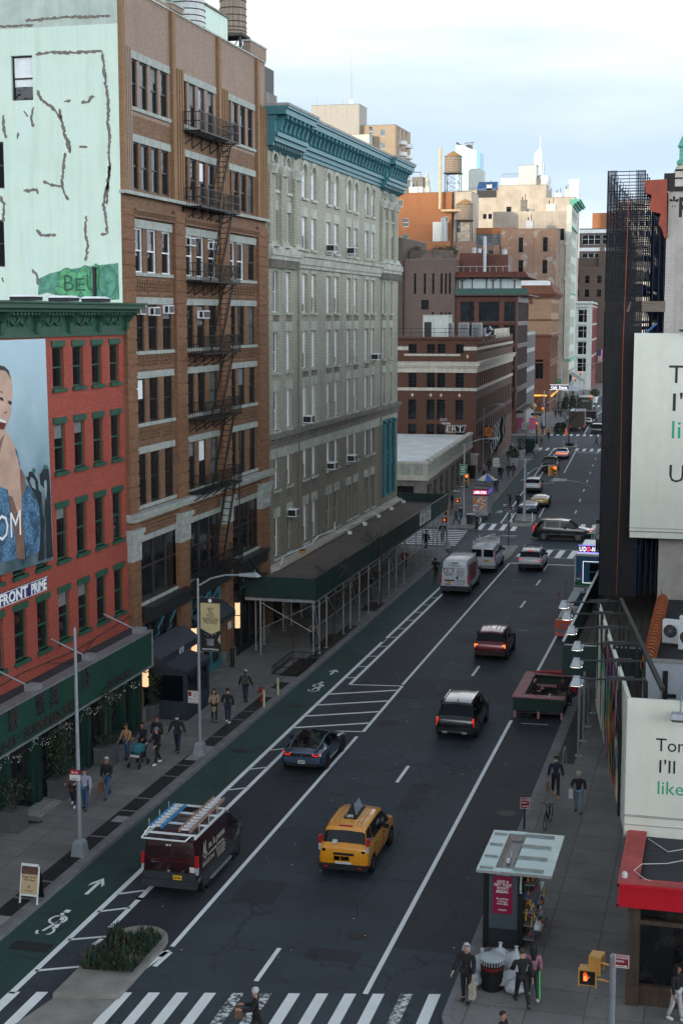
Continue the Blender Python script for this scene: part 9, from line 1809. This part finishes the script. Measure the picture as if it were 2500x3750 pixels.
bags_label[:]=['brown paper bag carried by the masked man','white shopping bag with the man in the pale cap']
person('man in dark clothes with a white mask and tan shoes walking by the bike rack',-6.27,59.9,8,1.76,skin='skin_tan',hair='hair_black',mask='mask_white',step=16,arms=((6,10,12),(-8,10,12)),top='cloth_navy',bottom='cloth_black',shoes='bucket_yellow',bags=((1,'paper_bag',.28,.36,'paper_bag'),))
person('man in pale cap, black leather jacket and light jeans carrying a drink',-5.16,58.1,5,1.72,hair='hair_black',hat=('cap','cloth_cream'),step=10,arms=((20,10,60),(25,12,80)),top='cloth_black',bottom='jeans_light',bags=((1,'cloth_white',.3,.34,'shopping_bag'),))
bags_label[:]=['brown takeaway bag held by the crossing person in a white knit hat']
person('person in a white knit hat and black clothes striding over the zebra crossing',-11.95,36.9,-75,1.68,z=.01,hair='hair_brown',hat=('knit','cloth_white'),step=26,arms=((40,6,55),(30,8,60)),top='cloth_black',female=True,bags=((1,'paper_bag',.3,.26,'takeaway_bag'),))
bags_label[:]=['brown paper bag carried by the man in jeans']
person('woman in a taupe coat and white trainers beside the tall pole',-25.15,53.75,10,1.66,hair='hair_brown',hairlen=.16,step=14,coat=.15,arms=((10,8,50),(15,8,70)),top='cloth_brown',shoes='ink_white',female=True)
person('man in a grey blue hoodie and jeans right behind the tall pole',-24.5,53.45,0,1.76,hair='hair_black',hat=('knit','cloth_navy'),step=8,arms=((8,8,15),(25,8,70)),top='cloth_lav',bottom='jeans')
person('man in a black fleece and blue jeans carrying a paper bag along the shop front',-24.25,55.1,-8,1.78,skin='skin_tan',hair='hair_grey',step=20,arms=((20,8,80),(-6,8,10)),top='cloth_black',bottom='jeans',bags=((1,'paper_bag',.3,.4,'paper_bag'),))
person('person in a peach patterned jacket by the stroller, next to the planter',-25.55,60.3,-15,1.66,skin='skin_tan',hair='hair_brown',step=6,arms=((20,10,40),(10,12,25)),top='cloth_peach',bottom='jeans')
person('person in a black coat pushing the teal stroller',-24.85,60.45,-5,1.74,skin='skin_tan',hair='hair_black',step=10,arms=((35,6,40),(35,6,40)),top='cloth_black',coat=.1)
person('tall person in black behind the stroller group',-24.55,61.5,-5,1.78,skin='skin_tan',hair='hair_brown',step=12,top='cloth_black',coat=.1)
person('person in black with a grey knit hat and white trainers beside the stroller',-23.95,59.95,-30,1.7,skin='skin_light',hair='hair_black',hat=('knit','cloth_grey'),step=14,arms=((15,8,45),(20,8,50)),top='cloth_black',shoes='ink_white')
person('person in black with white mask and fur hood walking ahead of the lamp post',-23.74,61.95,0,1.78,skin='skin_dark',hair='hair_brown',mask='mask_white',step=10,arms=((8,22,10),(5,22,10)),top='cloth_black',bottom='cloth_navy',coat=.04)
st_=thing('stroller','teal hooded baby stroller with black wheels on the left pavement','stroller',(-24.65,59.5,.15),-5);m=MB();m.lathe([(.01,-.25),(.24,-.22),(.3,0),(.24,.22),(.01,.25)],0,.05,.75,12,'x');m.build('hood','cloth_teal',st_,smooth=50);m=MB();m.mesh([(-.24,-.35,.45),(.24,-.35,.45),(.24,.25,.4),(-.24,.25,.4),(-.24,-.3,.65),(.24,-.3,.65),(.24,.3,.85),(-.24,.3,.85)],[(0,3,2,1),(0,1,5,4),(1,2,6,5),(2,3,7,6),(3,0,4,7)]);m.build('seat','cloth_black',st_);m=MB();[m.tube([(s*.26,-.45,.12),(s*.26,.15,.7),(s*.26,.55,1.0)],.018,6) for s in(-1,1)];m.tube([(-.26,.55,1.0),(.26,.55,1.0)],.02,6);[m.tube([(s*.26,.0,.55),(s*.28,.4,.1)],.018,6) for s in(-1,1)];m.build('frame','steel_black',st_);[put('wheel',(lambda mm:(mm.lathe([(.12,-.025),(.12,.025)],0,0,0,14,'x'),mm.meshdata('wheel','tyre'))[1])(MB()),st_,(x,y,.12)) for x in(-.26,.26) for y in(-.45,.4)];m=MB();m.box(-.2,.2,-.4,-.1,.5,.6);m.build('blanket','cloth_white',st_)
bags_label[:]=['black handbag at the side of the woman in the trench coat']
person('long haired woman in a beige trench coat holding flowers by the lamp post',-23.77,67.1,12,1.7,hair='hair_brown',hairlen=.17,step=4,coat=.24,arms=((18,6,75),(18,6,80)),top='cloth_tan',bottom='cloth_black',female=True)
person('man in a black sweater with dark trousers seen from behind beside the trench coat',-23.1,67.2,185,1.74,hair='hair_black',step=10,arms=((10,14,40),(0,8,10)),top='cloth_black',bottom='cloth_navy',shoes='ink_white')
person('person with a pale headscarf and backpack walking away near the hydrant',-23.5,71.2,182,1.7,skin='skin_dark',hat=('knit','cloth_lav'),step=10,arms=((5,18,10),(5,18,10)),top='cloth_black',bottom='cloth_navy',pack='cloth_olive')
person('person in a leather jacket seated inside the parklet looking at a phone',-8.85,73.3,95,1.7,z=.5,hair='hair_black',sit=True,arms=((30,8,70),(30,8,70)),top='cloth_black')
person('man in black with a white scarf and tan trousers sitting on the parklet end',-7.45,73.6,10,1.75,z=.45,skin='skin_tan',hair='hair_black',sit=True,arms=((25,8,60),(25,8,60)),top='cloth_black',bottom='cloth_khaki')
person('person in a red top seated under the sign lamps by the parklet',-6.85,74.0,-40,1.68,z=.4,hair='hair_black',sit=True,top='cloth_red',bottom='cloth_navy')
person('person in a brown knit hat and white puffer seated in the white slatted parklet',-8.85,93.9,15,1.7,z=.5,skin='skin_dark',hat=('knit','cloth_brown'),sit=True,top='cloth_white',bottom='jeans',detail=False);person('person in black seated farther inside the white slatted parklet',-8.6,98.6,0,1.7,z=.5,sit=True,top='cloth_black',bottom='jeans',detail=False)
sl_=thing('leg_on_step','dark trousered leg of someone lying beside the clipped bush planter','person',(-26.15,51.0,.15));skin_obj('trousers',[((-.4,.1,.16),.09),((.1,.2,.14),.075),((.62,.32,.1),.05)],[(0,1),(1,2)],'cloth_black',sl_);skin_obj('shoe',[((.62,.32,.09),.045),((.78,.4,.16),.04)],[(0,1)],'black_plastic',sl_)
sl_.name='person'
G_='pedestrians in the distance'
D_=dict(detail=False)
person('hooded courier in black riding the bicycle behind the service van',-20.75,108.75,180,1.7,z=.5,hood=True,sit=True,arms=((45,8,15),(45,8,15)),top='cloth_black',**D_)
person('person in black walking under the far half of the green shed',-23.8,128.0,185,1.75,step=12,top='cloth_black',**D_);person('person in dark clothes and white trainers at the far end of the shed',-24.2,122.6,180,1.75,step=12,top='cloth_black',shoes='ink_white',**D_)
person('person in a tan coat with a blue bag under the near end of the shed',-23.5,84.2,185,1.7,step=10,top='cloth_khaki',bottom='cloth_black',**D_);person('person in grey trousers under the middle of the shed',-23.6,100.2,180,1.7,step=10,top='cloth_black',bottom='cloth_grey',**D_);person('person in dark red under the far part of the shed',-23.9,112.5,180,1.7,step=8,top='cloth_red',bottom='cloth_black',**D_)
person('person in black standing at the kerb by the food cart corner',-21.96,135.5,-20,1.75,z=.01,top='cloth_black',**D_);person('person in a striped dark coat walking past the corner signal pole',-24.5,138.7,-80,1.72,step=20,top='cloth_black',mask=None,**D_);person('person in black with a white mask beside the striped coat',-24.15,139.6,-10,1.75,mask='mask_white',step=8,top='cloth_black',bottom='jeans',**D_)
person('person in a green grey jacket photographing in the bike lane',-21.5,154.3,-80,1.75,z=.01,arms=((70,8,20),(70,8,20)),top='cloth_olive',bottom='cloth_black',**D_);person('person in black with white shoes beside the photographer',-20.45,152.8,170,1.75,z=.01,step=8,top='cloth_black',shoes='ink_white',**D_)
for i,(lab,x,y,f,top,bot,st) in enumerate((('person in black walking away before the parking sign, left of three',-26.1,179,180,'cloth_black','cloth_navy',10),('person in a black puffer and blue jeans, middle of three walking away',-25.55,181.5,182,'cloth_black','jeans',8),('person in a dark jacket and khaki trousers, right of three walking away',-25.05,182.3,178,'cloth_navy','cloth_khaki',10),('person in a dark brown coat standing near the wheeled bin',-27.5,175.2,0,'cloth_brown','cloth_black',4),('person in a cream coat strolling between the display panels and planters',-28.75,210.6,180,'cloth_cream','cloth_black',8),('person in a pale blue top beside the cream coat',-28.3,212.4,178,'cloth_lav','jeans',8),('person in dark clothes left of the cream coat',-29.3,210.5,185,'cloth_navy','jeans',10),('person in a dark coat and khaki trousers with a bag on the far pavement',-28.4,201.3,182,'cloth_black','cloth_khaki',8),('person in black over a white shirt on the far block pavement',-32.9,250.6,0,'cloth_black','cloth_black',6),('person with a bright blue bag at the second crossing corner',-26.7,225.2,60,'cloth_olive','cloth_khaki',18),('rider in black on the bicycle over the second crossing',-26.1-.8,235.8,0,'cloth_black','cloth_black',0),('person in black striding on the second crossing, left of the pair',-18.95,231,95,'cloth_black','cloth_black',20),('person in black striding on the second crossing, right of the pair',-17.85,230.3,95,'cloth_black','cloth_navy',24),('person in black by the far signal pole',-29.4,249.2,20,'cloth_black','cloth_black',4),('person in blue leaning over the bicycle by the food cart',-24.8,165.9,10,'cloth_navy','cloth_black',8),('person in blue at the corner shop wall',-26.95,150.3,-60,'cloth_navy','cloth_navy',4),('person in tan beside the bicycle near the food cart',-25.5,157,150,'cloth_tan','cloth_black',4),('person in navy at the food cart counter',-24.6,158,90,'cloth_navy','jeans',4),('person in white with a white backpack near the parking sign',-27.0,183.5,180,'cloth_white','cloth_black',8),('person in white walking on the far crossing',-31.5,312,100,'cloth_white','cloth_white',14),('person in black at the far cafe sign, left of the couple',-31.9,291,180,'cloth_black','cloth_black',6),('person in black at the far cafe sign, right of the couple',-31.0,292,182,'cloth_black','cloth_black',6),('person in pale tan by the fir stall',-30.2,322,180,'cloth_tan','cloth_black',6),('person in black by the fir stall posts',-29.3,309,185,'cloth_black','cloth_black',8),('person in a white shirt behind the hanging flags',-28.4,222,175,'cloth_white','cloth_navy',8),('person in a pale grey shirt right of the white shirt',-27.9,219,180,'cloth_grey','cloth_navy',8),('person in black under the orange banner',-28.8,187,10,'cloth_black','cloth_black',6),('person in black on the far crossing by the cyclist',-29.5,300,0,'cloth_black','cloth_black',10),('person in dark grey at the far brown boxes',-30.6,258,170,'cloth_grey','cloth_black',6),('person in brown on the third block',-30.5,352,180,'cloth_brown','cloth_black',8),('person in pale clothes far on the third block',-29.8,360,180,'cloth_cream','jeans',8),('person in black far on the third block',-31.2,365,178,'cloth_black','cloth_black',8),('cyclist in black on the third crossing',-25.6,306,-90,'cloth_black','cloth_black',0))):
 person(lab,x,y,f,1.74,z=.15 if not 231<=y<=232 else.01,top=top,bottom=bot,step=st,skin=('skin_light','skin_tan','skin_dark')[i%3],hair=('hair_black','hair_brown')[i%2],group=G_,sit=lab.startswith(('rider','cyclist')),**D_) if not lab.startswith(('rider','cyclist')) else person(lab,x,y,180 if 'second' in lab else-90,1.72,z=.5,top=top,bottom=bot,sit=True,arms=((45,8,15),(45,8,15)),group=G_,**D_)
bpy.context.view_layer.update();dg=bpy.context.evaluated_depsgraph_get();done=[]
for o in PEND:
 me=bpy.data.meshes.new_from_object(o.evaluated_get(dg));done.append((o,me))
for o,me in done:
 o.modifiers.clear();o.data=me
 if 'flat' in o.keys():
  z0,z1,k=o['flat']
  for v in me.vertices:
   if v.co.z<z1 and abs(v.co.y)<.16:v.co.y*=k
  del o['flat']
 for p in me.polygons:p.use_smooth=True
for i in range(6):
 t=thing('unseen_block',('added sun blocker far behind the viewpoint, leftmost of the row','second added sun blocker of the row far behind the viewpoint','third added sun blocker of the row far behind the viewpoint','fourth added sun blocker of the row far behind the viewpoint','fifth added sun blocker of the row far behind the viewpoint','added sun blocker far behind the viewpoint, rightmost of the row')[i],'building',(-760+150*i,-900,0));m=MB();m.box(0,149,0,60,0,155+6*(i%3));m.build('wall','conc_tower',t)  # unseen tall row added to keep the low sun off the street
t=thing('unseen_block','lower row house block behind the viewpoint on the left kerb','building',(-39,-60,0));m=MB();m.box(0,11.7,0,95,0,24);m.build('wall','conc_tower',t)
for(lab_,x_,y_,w_,d_,h_) in(('added unseen block across the near crossing, cutting low side light',3,-70,40,80,12),('added unseen brick mass behind the red fascia store, cutting low side light',13,44,30,34,17)):  # unseen masses added to cut low eastern light on the lower facades
 t=thing('unseen_block',lab_,'building',(x_,y_,0));m=MB();m.box(0,w_,0,d_,0,h_);m.build('wall','purple_brick',t)
t=thing('unseen_block','plain brick block on the right side of the street beyond the scaffold','building',(-4,138.5,0),BR);m=MB();m.box(0,25,0,85,0,26);m.build('wall','banded_brick',t)
cam=bpy.data.objects.new('camera',bpy.data.cameras.new('camera'));COL.objects.link(cam);cam.location=(0,0,20)
cam.rotation_euler=(R(90-7.556),0,R(14.4687));cam.data.sensor_fit='VERTICAL';cam.data.sensor_height=36;cam.data.lens=36*3400/2352;cam.data.clip_end=8000;cam.data.clip_start=.5
S.camera=cam
EL,AZ=5.,207.
sun=bpy.data.objects.new('sun',bpy.data.lights.new('sun','SUN'));COL.objects.link(sun);sun.data.energy=2.5;sun.data.angle=R(.6);sun.data.color=(1.,.84,.64)
d=Vector((sin(R(AZ))*cos(R(EL)),cos(R(AZ))*cos(R(EL)),sin(R(EL))));sun.rotation_euler=d.to_track_quat('Z','Y').to_euler()
w=bpy.data.worlds.new('World');S.world=w;w.use_nodes=True;t=w.node_tree;t.nodes.clear()
out=t.nodes.new('ShaderNodeOutputWorld');bg=t.nodes.new('ShaderNodeBackground');t.links.new(bg.outputs[0],out.inputs[0])
sky=t.nodes.new('ShaderNodeTexSky');sky.sky_type='NISHITA';sky.sun_disc=False;sky.sun_elevation=R(EL);sky.sun_rotation=R(AZ);sky.air_density=1.;sky.dust_density=1.5;sky.ozone_density=2.
tc=t.nodes.new('ShaderNodeTexCoord');sx=t.nodes.new('ShaderNodeSeparateXYZ');t.links.new(tc.outputs['Generated'],sx.inputs[0])
mp=t.nodes.new('ShaderNodeMapping');mp.inputs['Scale'].default_value=(1.6,1.6,9.);t.links.new(tc.outputs['Generated'],mp.inputs[0])
f=noise(t,mp.outputs[0],1.5,6,.55)
elev=sx.outputs[2]
def mth(op,a,b):
 n=t.nodes.new('ShaderNodeMath');n.operation=op
 for i,q in enumerate((a,b)):
  if isinstance(q,(int,float)):n.inputs[i].default_value=q
  else:t.links.new(q,n.inputs[i])
 return n.outputs[0]
cr_=t.nodes.new('ShaderNodeValToRGB');e=cr_.color_ramp;e.interpolation='B_SPLINE'
e.elements[0].position=0.;e.elements[0].color=(.8,.82,.84,1);e.elements[1].position=1.;e.elements[1].color=(.16,.19,.23,1)
for p,c in((.03,(.85,.87,.9)),(.055,(.6,.68,.76)),(.075,(.41,.51,.63)),(.115,(.38,.485,.6)),(.15,(.46,.54,.62)),(.185,(.66,.69,.72)),(.22,(.85,.86,.87)),(.27,(.85,.88,.91)),(.36,(.8,.86,.93)),(.5,(.36,.41,.47)),(.62,(.2,.235,.28))):q=e.elements.new(p);q.color=(*c,1)
el2=mth('ADD',elev,mth('MULTIPLY',mth('SUBTRACT',f,.5),.15));t.links.new(el2,cr_.inputs[0])
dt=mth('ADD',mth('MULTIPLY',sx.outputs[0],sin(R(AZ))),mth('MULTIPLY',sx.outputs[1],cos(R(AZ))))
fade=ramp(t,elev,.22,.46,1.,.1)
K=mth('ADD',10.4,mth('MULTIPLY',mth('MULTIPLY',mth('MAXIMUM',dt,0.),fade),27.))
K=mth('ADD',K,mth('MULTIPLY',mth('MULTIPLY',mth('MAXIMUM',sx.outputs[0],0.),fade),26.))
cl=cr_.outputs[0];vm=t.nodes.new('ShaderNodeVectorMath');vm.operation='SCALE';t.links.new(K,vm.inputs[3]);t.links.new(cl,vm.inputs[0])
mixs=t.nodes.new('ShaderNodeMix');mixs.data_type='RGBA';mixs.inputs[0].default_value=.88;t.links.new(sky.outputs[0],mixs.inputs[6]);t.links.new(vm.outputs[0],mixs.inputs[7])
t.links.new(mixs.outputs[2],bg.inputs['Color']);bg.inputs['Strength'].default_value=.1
S.view_settings.view_transform='Standard';S.view_settings.look='None';S.view_settings.exposure=.82;S.view_settings.gamma=1.
S.cycles.max_bounces=6;S.cycles.diffuse_bounces=3;S.cycles.glossy_bounces=3;S.cycles.transparent_max_bounces=12;S.cycles.use_denoising=True;S.cycles.sample_clamp_indirect=6.
S.cycles.use_fast_gi=False
